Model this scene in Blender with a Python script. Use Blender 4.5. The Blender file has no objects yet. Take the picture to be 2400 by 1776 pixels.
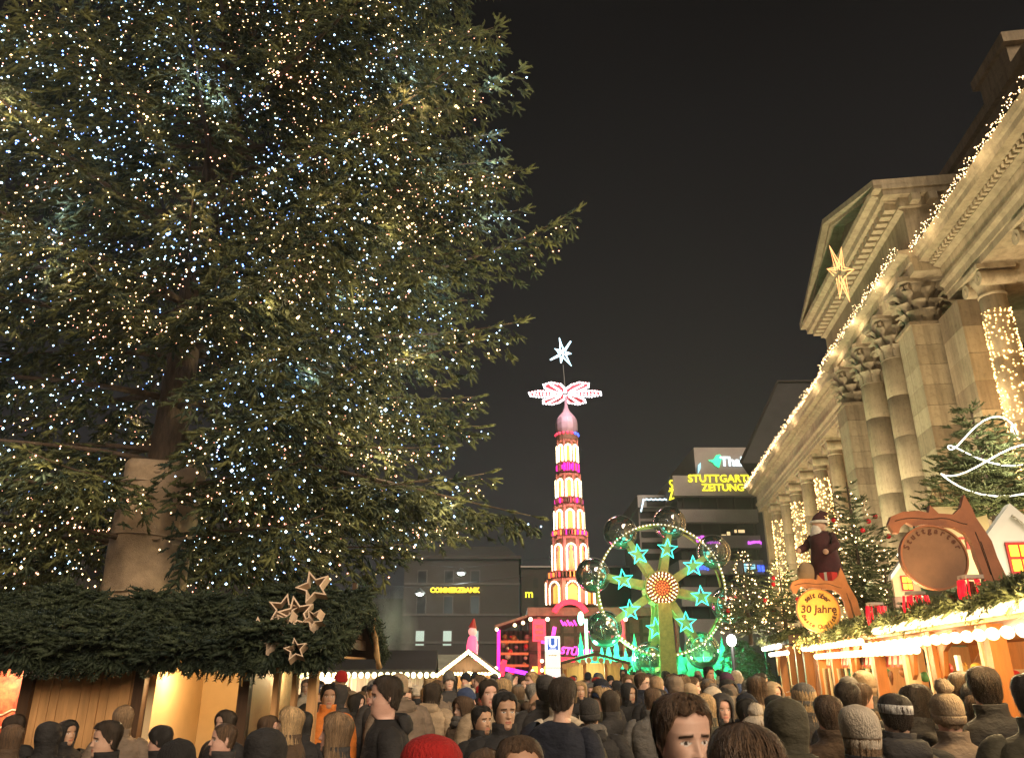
import bpy, math, random
import numpy as np
from mathutils import Vector, Matrix, Euler, noise as mnoise
random.seed(7)
rng = np.random.default_rng(11)
PI = math.pi
R = math.radians
sc = bpy.context.scene
col = sc.collection

# ---------------------------------------------------------------- camera
PITCH = 20.6
EYE = 1.95
FPX = 1794.0
cam_d = bpy.data.cameras.new('camera')
cam = bpy.data.objects.new('camera', cam_d)
col.objects.link(cam)
cam.location = (0, 0, EYE)
cam.rotation_euler = (R(90 + PITCH), 0, 0)
cam_d.sensor_width = 36
cam_d.lens = 36 * FPX / 2400
cam_d.clip_start = 0.05
cam_d.clip_end = 2000
sc.camera = cam

# ---------------------------------------------------------------- night sky over a lit city
w = bpy.data.worlds.new('World')
sc.world = w
w.use_nodes = True
nt = w.node_tree
nt.nodes.clear()
wo = nt.nodes.new('ShaderNodeOutputWorld')
bg = nt.nodes.new('ShaderNodeBackground')
tc = nt.nodes.new('ShaderNodeTexCoord')
sp = nt.nodes.new('ShaderNodeSeparateXYZ')
rp = nt.nodes.new('ShaderNodeValToRGB')
nz = nt.nodes.new('ShaderNodeTexNoise')
nz.inputs['Scale'].default_value = 2.2
nz.inputs['Detail'].default_value = 3
mx = nt.nodes.new('ShaderNodeMath'); mx.operation = 'MULTIPLY_ADD'
mx.inputs[1].default_value = 0.22
nt.links.new(tc.outputs['Generated'], sp.inputs[0])
nt.links.new(tc.outputs['Generated'], nz.inputs['Vector'])
nt.links.new(nz.outputs[0], mx.inputs[0])
nt.links.new(sp.outputs['Z'], mx.inputs[2])
nt.links.new(mx.outputs[0], rp.inputs[0])
e = rp.color_ramp.elements
e[0].position = 0.05; e[0].color = (0.034, 0.031, 0.031, 1)
e[1].position = 0.92; e[1].color = (0.0026, 0.0024, 0.0027, 1)
k_ = rp.color_ramp.elements.new(0.45); k_.color = (0.0150, 0.0140, 0.0142, 1)
nt.links.new(rp.outputs[0], bg.inputs['Color'])
bg.inputs['Strength'].default_value = 0.85
nt.links.new(bg.outputs[0], wo.inputs['Surface'])

# the one soft "sun": the glow of the lit square behind the camera
sun_d = bpy.data.lights.new('city_glow', 'SUN')
sun_d.energy = 2.7
sun_d.angle = R(35)
sun_d.color = (1.0, 0.80, 0.58)
sun = bpy.data.objects.new('city_glow', sun_d)
col.objects.link(sun)
sun.rotation_euler = Vector((-0.40, 0.80, -0.50)).to_track_quat('-Z', 'Y').to_euler()
sun.location = (0, -5, 30)

sc.view_settings.view_transform = 'Standard'
sc.view_settings.look = 'None'
sc.view_settings.exposure = 0.4
sc.view_settings.gamma = 1.0
sc.view_settings.use_curve_mapping = False
sc.render.engine = 'CYCLES'
cy = sc.cycles
cy.use_denoising = True
cy.use_adaptive_sampling = True
cy.adaptive_threshold = 0.035
cy.max_bounces = 6
cy.diffuse_bounces = 2
cy.glossy_bounces = 3
cy.transmission_bounces = 4
cy.transparent_max_bounces = 12
cy.volume_bounces = 0
cy.volume_step_rate = 4
cy.sample_clamp_indirect = 4
cy.sample_clamp_direct = 40
cy.use_light_tree = True
cy.caustics_reflective = False
cy.caustics_refractive = False

# ---------------------------------------------------------------- helpers
_c, _s = math.cos(R(PITCH)), math.sin(R(PITCH))
def ray(px, py):
    a, b = px - 1200, 888 - py
    return a, FPX * _c - b * _s, FPX * _s + b * _c
def P(px, py, Y):                       # photo position + real distance -> world point
    r = ray(px, py); k = Y / r[1]
    return Vector((r[0] * k, Y, EYE + r[2] * k))
K = 2400 / 2232
def Pd(xd, yd, Y):
    return P(xd * K, yd * K, Y)

def tag(o, label=None, cat=None, group=None, kind=None):
    if label: o['label'] = label
    if cat: o['category'] = cat
    if group: o['group'] = group
    if kind: o['kind'] = kind
    return o
def empty(name, loc=(0, 0, 0), rz=0.0):
    o = bpy.data.objects.new(name, None)
    col.objects.link(o)
    o.location = loc
    o.rotation_euler = (0, 0, rz)
    o.empty_display_size = 0.2
    return o
def link(name, me, parent=None, loc=None, rot=None, scale=None):
    o = bpy.data.objects.new(name, me)
    col.objects.link(o)
    if parent: o.parent = parent
    if loc is not None: o.location = loc
    if rot is not None: o.rotation_euler = rot
    if scale is not None: o.scale = scale
    return o

def fast_mesh(name, V, F, mats=(), attr=None, smooth=False):
    """V (n,3), F (m,k) numpy arrays -> mesh, quickly."""
    V = np.ascontiguousarray(V, dtype=np.float32); F = np.ascontiguousarray(F, dtype=np.int32)
    me = bpy.data.meshes.new(name)
    m, k = F.shape
    me.vertices.add(len(V)); me.vertices.foreach_set('co', V.ravel())
    me.loops.add(m * k); me.loops.foreach_set('vertex_index', F.ravel())
    me.polygons.add(m)
    me.polygons.foreach_set('loop_start', np.arange(0, m * k, k, dtype=np.int32))
    me.update(calc_edges=True)
    if attr is not None:
        for an, av in attr.items():
            a = me.attributes.new(an, 'FLOAT', 'POINT'); a.data.foreach_set('value', np.ascontiguousarray(av, dtype=np.float32))
    for mt in mats: me.materials.append(mt)
    if smooth: me.polygons.foreach_set('use_smooth', np.ones(m, dtype=bool))
    me.validate()
    return me

class MB:
    def __init__(s): s.v = []; s.f = []; s.mi = []; s.sm = []; s.cm = 0; s.cs = False
    def add(s, vs, fs):
        b = len(s.v); s.v += [tuple(q) for q in vs]
        for f in fs: s.f.append(tuple(b + i for i in f)); s.mi.append(s.cm); s.sm.append(s.cs)
        return s
    def box(s, c, d, rz=0.0, M=None):
        x, y, z = d[0] / 2, d[1] / 2, d[2] / 2
        vs = [Vector((a, b, cc)) for cc in (-z, z) for a, b in ((-x, -y), (x, -y), (x, y), (-x, y))]
        if rz: m = Matrix.Rotation(rz, 3, 'Z'); vs = [m @ q for q in vs]
        if M is not None: vs = [M @ q for q in vs]
        c = Vector(c)
        return s.add([q + c for q in vs], [(3, 2, 1, 0), (4, 5, 6, 7), (0, 1, 5, 4), (1, 2, 6, 5), (2, 3, 7, 6), (3, 0, 4, 7)])
    def bx(s, x0, x1, y0, y1, z0, z1):
        return s.box(((x0 + x1) / 2, (y0 + y1) / 2, (z0 + z1) / 2), (abs(x1 - x0), abs(y1 - y0), abs(z1 - z0)))
    def cyl(s, p0, p1, r0, r1=None, n=12, cap=True):
        r1 = r0 if r1 is None else r1
        p0, p1 = Vector(p0), Vector(p1); d = (p1 - p0)
        q = d.to_track_quat('Z', 'Y') if d.length > 1e-9 else Euler((0, 0, 0)).to_quaternion()
        vs = []
        for p, r in ((p0, r0), (p1, r1)):
            for i in range(n):
                a = 2 * PI * i / n
                vs.append(p + q @ Vector((r * math.cos(a), r * math.sin(a), 0)))
        old = s.cs; s.cs = True
        s.add(vs, [(i, (i + 1) % n, n + (i + 1) % n, n + i) for i in range(n)])
        s.cs = False
        if cap:
            s.add(vs[:n], [tuple(range(n - 1, -1, -1))]); s.add(vs[n:], [tuple(range(n))])
        s.cs = old
        return s
    def tube(s, path, r, n=6, closed=False):
        pts = [Vector(p) for p in path]; m = len(pts); vs = []
        rs = r if hasattr(r, '__len__') else [r] * m
        for i, p in enumerate(pts):
            a = pts[(i - 1) % m] if (closed or i > 0) else p
            b = pts[(i + 1) % m] if (closed or i < m - 1) else p
            q = (b - a).to_track_quat('Z', 'Y')
            for k in range(n):
                t = 2 * PI * k / n
                vs.append(p + q @ Vector((rs[i] * math.cos(t), rs[i] * math.sin(t), 0)))
        fs = []
        for i in range(m if closed else m - 1):
            j = (i + 1) % m
            for k in range(n): fs.append((i * n + k, i * n + (k + 1) % n, j * n + (k + 1) % n, j * n + k))
        if not closed: fs += [tuple(range(n - 1, -1, -1)), tuple((m - 1) * n + k for k in range(n))]
        old = s.cs; s.cs = True; s.add(vs, fs); s.cs = old
        return s
    def lathe(s, prof, n=24, c=(0, 0, 0), flut=0.0):
        c = Vector(c); vs = []
        for r, z in prof:
            for i in range(n):
                a = 2 * PI * i / n
                rr = r * (1 - flut * (i % 2))
                vs.append(c + Vector((rr * math.cos(a), rr * math.sin(a), z)))
        m = len(prof)
        fs = [(i * n + k, i * n + (k + 1) % n, (i + 1) * n + (k + 1) % n, (i + 1) * n + k) for i in range(m - 1) for k in range(n)]
        fs += [tuple(range(n - 1, -1, -1)), tuple((m - 1) * n + k for k in range(n))]
        return s.add(vs, fs)
    def sphere(s, c, r, n=12, m=8, sq=(1, 1, 1)):
        c = Vector(c); vs = [c + Vector((0, 0, -r * sq[2]))]
        for j in range(1, m):
            t = -PI / 2 + PI * j / m
            for i in range(n):
                a = 2 * PI * i / n
                vs.append(c + Vector((r * sq[0] * math.cos(t) * math.cos(a), r * sq[1] * math.cos(t) * math.sin(a), r * sq[2] * math.sin(t))))
        vs.append(c + Vector((0, 0, r * sq[2])))
        L = len(vs) - 1
        fs = [(0, 1 + (i + 1) % n, 1 + i) for i in range(n)]
        for j in range(m - 2):
            for i in range(n):
                a, b = 1 + j * n + i, 1 + j * n + (i + 1) % n
                fs.append((a, b, b + n, a + n))
        fs += [(L, L - n + i, L - n + (i + 1) % n) for i in range(n)]
        old = s.cs; s.cs = True; s.add(vs, fs); s.cs = old
        return s
    def octa(s, c, r):
        x, y, z = c
        return s.add([(x + r, y, z), (x - r, y, z), (x, y + r, z), (x, y - r, z), (x, y, z + r), (x, y, z - r)],
                     [(0, 2, 4), (2, 1, 4), (1, 3, 4), (3, 0, 4), (2, 0, 5), (1, 2, 5), (3, 1, 5), (0, 3, 5)])
    def plate(s, pts, t, o, ex, ey):
        """2-D outline pts in the frame (o, ex, ey), thickness t along the normal."""
        o, ex, ey = Vector(o), Vector(ex).normalized(), Vector(ey).normalized(); en = ex.cross(ey)
        n = len(pts)
        A = [o + ex * p[0] + ey * p[1] + en * (t / 2) for p in pts]
        B = [q - en * t for q in A]
        return s.add(A + B, [tuple(range(n)), tuple(range(2 * n - 1, n - 1, -1))] + [(i, n + i, n + (i + 1) % n, (i + 1) % n) for i in range(n)])
    def frame(s, pts, inner, t, o, ex, ey):
        """flat ring between two outlines of the same length, with thickness"""
        o, ex, ey = Vector(o), Vector(ex).normalized(), Vector(ey).normalized(); en = ex.cross(ey)
        n = len(pts)
        def g(ps, d): return [o + ex * p[0] + ey * p[1] + en * d for p in ps]
        vs = g(pts, t / 2) + g(inner, t / 2) + g(pts, -t / 2) + g(inner, -t / 2)
        fs = []
        for i in range(n):
            j = (i + 1) % n
            fs += [(i, j, n + j, n + i), (2 * n + j, 2 * n + i, 3 * n + i, 3 * n + j), (j, i, 2 * n + i, 2 * n + j), (n + i, n + j, 3 * n + j, 3 * n + i)]
        return s.add(vs, fs)
    def mesh(s, name, *mats):
        me = bpy.data.meshes.new(name)
        me.from_pydata(s.v, [], s.f)
        for m in mats: me.materials.append(m)
        if len(mats) > 1: me.polygons.foreach_set('material_index', s.mi)
        if any(s.sm): me.polygons.foreach_set('use_smooth', s.sm)
        me.update()
        return me
    def build(s, name, mat, parent=None, loc=None, rot=None):
        mats = mat if isinstance(mat, (list, tuple)) else [mat]
        return link(name, s.mesh(name, *mats), parent, loc, rot)

def part(name, mat, parent, fn):
    m = MB(); fn(m); return m.build(name, mat, parent)

# ---------------------------------------------------------------- materials
def M(name, c, rough=0.75, var=0.18, scale=3.0, bump=0.0, bscale=30.0, metal=0.0, stretch=(1, 1, 1), c2=None, spec=0.4, trans=0.0, coord='Object'):
    m = bpy.data.materials.new(name); m.use_nodes = True
    t = m.node_tree; b = t.nodes['Principled BSDF']
    b.inputs['Roughness'].default_value = rough; b.inputs['Metallic'].default_value = metal
    b.inputs['Specular IOR Level'].default_value = spec
    tcn = t.nodes.new('ShaderNodeTexCoord'); mp = t.nodes.new('ShaderNodeMapping'); mp.inputs['Scale'].default_value = stretch
    t.links.new(tcn.outputs[coord], mp.inputs[0])
    n1 = t.nodes.new('ShaderNodeTexNoise'); n1.inputs['Scale'].default_value = scale; n1.inputs['Detail'].default_value = 5; n1.inputs['Roughness'].default_value = 0.65
    t.links.new(mp.outputs[0], n1.inputs['Vector'])
    cr = t.nodes.new('ShaderNodeValToRGB')
    c2 = c2 or tuple(min(1, q * (1 + var)) for q in c)
    cr.color_ramp.elements[0].position = 0.3; cr.color_ramp.elements[0].color = tuple(q * (1 - var) for q in c) + (1,)
    cr.color_ramp.elements[1].position = 0.7; cr.color_ramp.elements[1].color = tuple(c2) + (1,)
    t.links.new(n1.outputs[0], cr.inputs[0]); t.links.new(cr.outputs[0], b.inputs['Base Color'])
    if bump:
        n2 = t.nodes.new('ShaderNodeTexNoise'); n2.inputs['Scale'].default_value = bscale; n2.inputs['Detail'].default_value = 4
        t.links.new(mp.outputs[0], n2.inputs['Vector'])
        bp = t.nodes.new('ShaderNodeBump'); bp.inputs['Strength'].default_value = bump; bp.inputs['Distance'].default_value = 0.02
        t.links.new(n2.outputs[0], bp.inputs['Height']); t.links.new(bp.outputs[0], b.inputs['Normal'])
    return m
def E(name, c, s, sample='NONE'):
    m = bpy.data.materials.new(name); m.use_nodes = True
    t = m.node_tree; b = t.nodes['Principled BSDF']
    b.inputs['Base Color'].default_value = (*[min(.8, q * .8) for q in c], 1)
    b.inputs['Emission Color'].default_value = (*c, 1); b.inputs['Emission Strength'].default_value = s
    m.cycles.emission_sampling = sample
    return m
def glass_mat(name, tint=(1, 1, 1), refl=0.5, rough=0.02, white_veil=0.0):
    m = bpy.data.materials.new(name); m.use_nodes = True
    t = m.node_tree; t.nodes.clear()
    o = t.nodes.new('ShaderNodeOutputMaterial'); mi = t.nodes.new('ShaderNodeMixShader')
    tr = t.nodes.new('ShaderNodeBsdfTransparent'); gl = t.nodes.new('ShaderNodeBsdfGlossy')
    tr.inputs[0].default_value = (*tint, 1); gl.inputs['Roughness'].default_value = rough
    fr = t.nodes.new('ShaderNodeFresnel'); fr.inputs[0].default_value = 1.45
    ma = t.nodes.new('ShaderNodeMath'); ma.operation = 'MULTIPLY_ADD'; ma.inputs[1].default_value = 1.0; ma.inputs[2].default_value = refl * .3
    ma.use_clamp = True
    t.links.new(fr.outputs[0], ma.inputs[0]); t.links.new(ma.outputs[0], mi.inputs[0])
    df = t.nodes.new('ShaderNodeBsdfDiffuse'); df.inputs[0].default_value = (.8, .8, .8, 1); m2 = t.nodes.new('ShaderNodeMixShader'); m2.inputs[0].default_value = white_veil  # even white share lightens the glass in place of bright reflections
    t.links.new(tr.outputs[0], m2.inputs[1]); t.links.new(df.outputs[0], m2.inputs[2])
    t.links.new(m2.outputs[0], mi.inputs[1]); t.links.new(gl.outputs[0], mi.inputs[2]); t.links.new(mi.outputs[0], o.inputs[0])
    return m

def stone(name, c, var=.16):
    m = M(name, c, .88, var, 1.1, .3, 22)
    t = m.node_tree; b = t.nodes['Principled BSDF']; src = b.inputs['Base Color'].links[0].from_socket
    tcn = t.nodes.new('ShaderNodeTexCoord'); mp = t.nodes.new('ShaderNodeMapping'); mp.inputs['Scale'].default_value = (2.2, 2.2, .16)
    t.links.new(tcn.outputs['Object'], mp.inputs[0])
    n = t.nodes.new('ShaderNodeTexNoise'); n.inputs['Scale'].default_value = 2.0; n.inputs['Detail'].default_value = 7; n.inputs['Roughness'].default_value = .7
    t.links.new(mp.outputs[0], n.inputs['Vector'])
    r = t.nodes.new('ShaderNodeValToRGB'); r.color_ramp.elements[0].position = .38; r.color_ramp.elements[0].color = (.45, .43, .42, 1); r.color_ramp.elements[1].position = .58; r.color_ramp.elements[1].color = (1, 1, 1, 1)
    t.links.new(n.outputs[0], r.inputs[0])
    n2 = t.nodes.new('ShaderNodeTexNoise'); n2.inputs['Scale'].default_value = 9; n2.inputs['Detail'].default_value = 6; t.links.new(tcn.outputs['Object'], n2.inputs['Vector'])
    r2 = t.nodes.new('ShaderNodeValToRGB'); r2.color_ramp.elements[0].position = .30; r2.color_ramp.elements[0].color = (.6, .58, .56, 1); r2.color_ramp.elements[1].position = .46; r2.color_ramp.elements[1].color = (1, 1, 1, 1)
    t.links.new(n2.outputs[0], r2.inputs[0])
    for rr in (r, r2):
        mx_ = t.nodes.new('ShaderNodeMix'); mx_.data_type = 'RGBA'; mx_.blend_type = 'MULTIPLY'; mx_.inputs[0].default_value = .5
        t.links.new(src, mx_.inputs[6]); t.links.new(rr.outputs[0], mx_.inputs[7]); src = mx_.outputs[2]
    t.links.new(src, b.inputs['Base Color'])
    return m
STONE = stone('sandstone', (0.40, 0.325, 0.215))
STONE_D = stone('dark_sandstone', (0.30, 0.235, 0.155), .18)
STONE_L = stone('light_sandstone', (0.47, 0.385, 0.26), .12)
STONE_P = stone('pink_sandstone', (0.44, 0.28, 0.21), .15)
STONE_C = M('weathered_capital', (0.30, 0.245, 0.17), 0.9, 0.3, 5, 0.5, 18)
WOOD = M('pine_boards', (0.56, 0.30, 0.12), 0.6, 0.22, 2.2, 0.15, 20, stretch=(6, 6, .7))
WOOD_D = M('dark_timber', (0.075, 0.038, 0.018), 0.6, 0.3, 3, 0.2, 20, stretch=(5, 5, .6))
WOOD_O = M('orange_timber', (0.42, 0.155, 0.035), 0.55, 0.2, 3, 0.15, 20, stretch=(5, 5, .6))
CREAM = M('cream_board', (0.62, 0.46, 0.26), 0.6, 0.1, 2, 0.05)
BARK = M('bark', (0.085, 0.058, 0.038), 0.9, 0.4, 6, 0.8, 14, stretch=(3, 3, .7))
METAL = M('grey_metal', (0.18, 0.18, 0.18), 0.4, 0.15, 4, 0, metal=0.8)
BLACKM = M('black_metal', (0.02, 0.02, 0.022), 0.45, 0.2, 4)
CONC = M('concrete', (0.34, 0.295, 0.28), 0.85, 0.10, 0.6, 0.1, 8)
CONC_DD = M('sooty_render', (0.028, 0.025, 0.025), 0.9, 0.12, 0.4)  # even base tone, darker than the other render
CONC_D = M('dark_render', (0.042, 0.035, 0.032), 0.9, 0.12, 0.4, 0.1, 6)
GLASSD = M('dark_window', (0.012, 0.012, 0.013), 0.3, 0.3, 0.8, spec=0.3)
ROOF_D = M('dark_roof', (0.035, 0.033, 0.034), 0.8, 0.2, 1)
WHITE = M('white_paint', (0.7, 0.68, 0.62), 0.6, 0.06, 2)
RED = M('red_paint', (0.5, 0.025, 0.02), 0.5, 0.15, 3)
BULB_W = E('warm_bulb', (1.0, 0.58, 0.20), 5)
BULB_WW = E('warm_white_bulb', (1.0, 0.66, 0.32), 6)
BULB_C = E('cool_bulb', (0.48, 0.72, 1.0), 6)
BULB_B = E('blue_bulb', (0.18, 0.36, 1.0), 6)
BULB_P = E('rose_bulb', (1.0, 0.40, 0.26), 5)
LAMPW = E('lamp_tube', (1.0, 0.74, 0.36), 1.9)
GLASS = glass_mat('clear_glass', (0.97, 0.98, 0.97), 1.1, white_veil=.07)
PANE = glass_mat('window_pane', (0.9, 0.9, 0.88), 0.15)

def needles_mat(name, ca, cb):
    m = bpy.data.materials.new(name); m.use_nodes = True
    t = m.node_tree; b = t.nodes['Principled BSDF']; b.inputs['Roughness'].default_value = 0.65
    b.inputs['Specular IOR Level'].default_value = 0.25
    a = t.nodes.new('ShaderNodeAttribute'); a.attribute_name = 'tint'
    r = t.nodes.new('ShaderNodeValToRGB'); r.color_ramp.elements[0].color = (*ca, 1); r.color_ramp.elements[1].color = (*cb, 1)
    t.links.new(a.outputs['Fac'], r.inputs[0]); t.links.new(r.outputs[0], b.inputs['Base Color'])
    return m
FIR = needles_mat('fir_needles', (0.020, 0.033, 0.022), (0.140, 0.142, 0.048))
FIR_D = needles_mat('bough_needles', (0.012, 0.021, 0.014), (0.045, 0.058, 0.028))
FIR_Y = needles_mat('young_fir_needles', (0.05, 0.07, 0.025), (0.14, 0.15, 0.06))

def point(loc, watts, c, r=0.08, name='lamp_light', parent=None):
    d = bpy.data.lights.new(name, 'POINT'); d.energy = watts; d.color = c; d.shadow_soft_size = r
    o = bpy.data.objects.new(name, d); col.objects.link(o); o.location = loc
    if parent: o.parent = parent
    return o
def spot(loc, target, watts, c, size=100, r=0.2, parent=None):
    d = bpy.data.lights.new('flood_light', 'SPOT'); d.energy = watts; d.color = c; d.spot_size = R(size); d.spot_blend = 0.6; d.shadow_soft_size = r
    o = bpy.data.objects.new('flood_light', d); col.objects.link(o); o.location = loc
    o.rotation_euler = (Vector(target) - Vector(loc)).to_track_quat('-Z', 'Y').to_euler()
    return o

def octas(name, pts, r, mat, parent=None, jitter=0.0):
    """many small bulbs as one mesh"""
    pts = np.asarray(pts, dtype=np.float32); n = len(pts)
    base = np.array([(1, 0, 0), (-1, 0, 0), (0, 1, 0), (0, -1, 0), (0, 0, 1), (0, 0, -1)], np.float32)
    fs = np.array([(0, 2, 4), (2, 1, 4), (1, 3, 4), (3, 0, 4), (2, 0, 5), (1, 2, 5), (3, 1, 5), (0, 3, 5)], np.int32)
    rr = np.asarray(r, np.float32) * (1 + jitter * (rng.random(n).astype(np.float32) - .5)) if np.ndim(r) == 0 else np.asarray(r, np.float32)
    V = (pts[:, None, :] + base[None] * np.reshape(rr, (-1, 1, 1))).reshape(-1, 3)
    F = (fs[None] + (np.arange(n) * 6)[:, None, None]).reshape(-1, 3)
    return link(name, fast_mesh(name, V, F, [mat]), parent)

# ---------------------------------------------------------------- lettering
_text_cache = {}
def text_mesh(txt, size, ext, shear=0.0, bold=0.0, align='CENTER', space=1.0):
    cu = bpy.data.curves.new('lettering', 'FONT'); cu.body = txt; cu.size = size; cu.extrude = ext; cu.shear = shear
    cu.align_x = align; cu.align_y = 'CENTER'; cu.offset = bold; cu.space_character = space; cu.resolution_u = 3
    o = bpy.data.objects.new('lettering_tmp', cu); col.objects.link(o)
    me = bpy.data.meshes.new_from_object(o)
    bpy.data.objects.remove(o); bpy.data.curves.remove(cu)
    return me
def lettering(name, txt, size, ext, o, ex, ey, mat, parent=None, **kw):
    me = text_mesh(txt, size, ext, **kw); me.materials.clear(); me.materials.append(mat)
    ob = link(name, me, parent)
    ex, ey = Vector(ex).normalized(), Vector(ey).normalized(); en = ex.cross(ey)
    m = Matrix((ex, ey, en)).transposed().to_4x4(); m.translation = Vector(o)
    ob.matrix_local = m
    return ob
def arc_text(name, txt, size, rad, a0, a1, o, ex, ey, mat, parent=None, flip=False, ext=0.004, bold=0.0, shear=0.0):
    """letters one after the other round an arc, joined into one lettering"""
    ex, ey = Vector(ex).normalized(), Vector(ey).normalized(); en = ex.cross(ey); o = Vector(o)
    V = []; F = []
    for i, ch in enumerate(txt):
        if ch == ' ': continue
        a = R(a0 + (a1 - a0) * (i / max(1, len(txt) - 1)))
        me = text_mesh(ch, size, ext, bold=bold, shear=shear)
        rot = a - PI / 2 if not flip else a + PI / 2
        c, s = math.cos(rot), math.sin(rot)
        b = len(V)
        for v in me.vertices:
            x, y, z = v.co
            X = rad * math.cos(a) + c * x - s * y; Y = rad * math.sin(a) + s * x + c * y
            V.append(o + ex * X + ey * Y + en * z)
        for p in me.polygons: F.append(tuple(b + k for k in p.vertices))
        bpy.data.meshes.remove(me)
    me = bpy.data.meshes.new(name); me.from_pydata([tuple(q) for q in V], [], F); me.materials.append(mat); me.update()
    return link(name, me, parent)

# ---------------------------------------------------------------- fir sprigs
def sprig_base(nm=10, side=7, L=0.22, needle=0.036, wid=0.012, sd=2, core=0.020):
    """one shoot with two side shoots, needles as slim triangles; grows along +X, up +Z"""
    V = []; F = []
    r0 = np.random.default_rng(5)
    def shoot(o, d, l, n):
        d = d / np.linalg.norm(d)
        u = np.cross(d, (0, 0, 1.0)); u /= np.linalg.norm(u); v = np.cross(u, d)
        if core:
            b = len(V); mid = o + d * l * .45
            V.extend([o, mid + u * core, mid + v * core * .8, mid - u * core, mid - v * core * .8, o + d * l])
            F.extend([(b, b + 2, b + 1), (b, b + 3, b + 2), (b, b + 4, b + 3), (b, b + 1, b + 4), (b + 5, b + 1, b + 2), (b + 5, b + 2, b + 3), (b + 5, b + 3, b + 4), (b + 5, b + 4, b + 1)])
        for i in range(n):
            t = (i + .6) / n; p = o + d * l * t * .97
            for k in range(sd):
                a = (i * 2.4 + k * PI * 2 / sd + r0.random() * .5)
                side_ = u * math.cos(a) + v * math.sin(a) * .75
                nd = d * .75 + side_; nd /= np.linalg.norm(nd)
                ln = needle * (0.85 + .3 * r0.random()) * (1 - .25 * t)
                wv = np.cross(nd, r0.normal(size=3)); wv /= np.linalg.norm(wv)
                b = len(V)
                V.extend([p + wv * wid / 2, p - wv * wid / 2, p + nd * ln]); F.append((b, b + 1, b + 2))
    shoot(np.zeros(3), np.array((1, 0, 0.0)), L, nm)
    shoot(np.array((L * .25, 0, 0)), np.array((.75, .66, .05)), L * .62, side)
    shoot(np.array((L * .38, 0, 0)), np.array((.75, -.66, .02)), L * .55, side)
    return np.array(V, np.float32), np.array(F, np.int32)
SPRIG = sprig_base()
SPRIG_S = sprig_base(6, 4, 0.22, 0.045, 0.014)
def scatter(base, pos, fwd, up, scl, tint):
    """copies of a sprig -> V, F, tint arrays"""
    BV, BF = base
    pos = np.asarray(pos, np.float32); n = len(pos)
    f = np.asarray(fwd, np.float32); f = f / np.linalg.norm(f, axis=1, keepdims=True)
    s = np.cross(np.asarray(up, np.float32), f); s /= (np.linalg.norm(s, axis=1, keepdims=True) + 1e-6)
    u = np.cross(f, s)
    sc_ = np.asarray(scl, np.float32)[:, None, None]
    V = pos[:, None, :] + sc_ * (BV[None, :, 0:1] * f[:, None, :] + BV[None, :, 1:2] * s[:, None, :] + BV[None, :, 2:3] * u[:, None, :])
    F = BF[None] + (np.arange(n, dtype=np.int32) * len(BV))[:, None, None]
    T = np.repeat(np.asarray(tint, np.float32), len(BV))
    return V.reshape(-1, 3), F.reshape(-1, 3), T
def bough_mesh(name, parts, mat, parent=None):
    Vs, Fs, Ts = [], [], []; b = 0
    for V, F, T in parts:
        Vs.append(V); Fs.append(F + b); Ts.append(T); b += len(V)
    return link(name, fast_mesh(name, np.concatenate(Vs), np.concatenate(Fs), [mat], {'tint': np.concatenate(Ts)}), parent)
# ================================================================ setting
def mk_ground():
    m = M('paving', (0.10, 0.088, 0.078), 0.7, 0.25, 0.8, 0.2, 6)
    t = m.node_tree; b = t.nodes['Principled BSDF']
    br = t.nodes.new('ShaderNodeTexBrick'); br.inputs['Scale'].default_value = 1.6
    br.inputs['Color1'].default_value = (0.11, 0.095, 0.085, 1); br.inputs['Color2'].default_value = (0.085, 0.075, 0.068, 1); br.inputs['Mortar'].default_value = (0.03, 0.027, 0.025, 1)
    tcn = t.nodes.new('ShaderNodeTexCoord'); t.links.new(tcn.outputs['Object'], br.inputs['Vector'])
    t.links.new(br.outputs[0], b.inputs['Base Color'])
    mb = MB(); mb.add([(-600, -300, 0), (600, -300, 0), (600, 900, 0), (-600, 900, 0)], [(0, 1, 2, 3)])
    o = mb.build('ground', m); tag(o, kind='structure')
mk_ground()

def extrude(mb, prof, s0, s1):
    """profile [(out, z)] swept along the facade direction s"""
    n = len(prof)
    A = [(s0, p[0], p[1]) for p in prof]; B = [(s1, p[0], p[1]) for p in prof]
    mb.add(A + B, [tuple(range(n - 1, -1, -1)), tuple(range(n, 2 * n))] + [(i, (i + 1) % n, n + (i + 1) % n, n + i) for i in range(n)])

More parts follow.
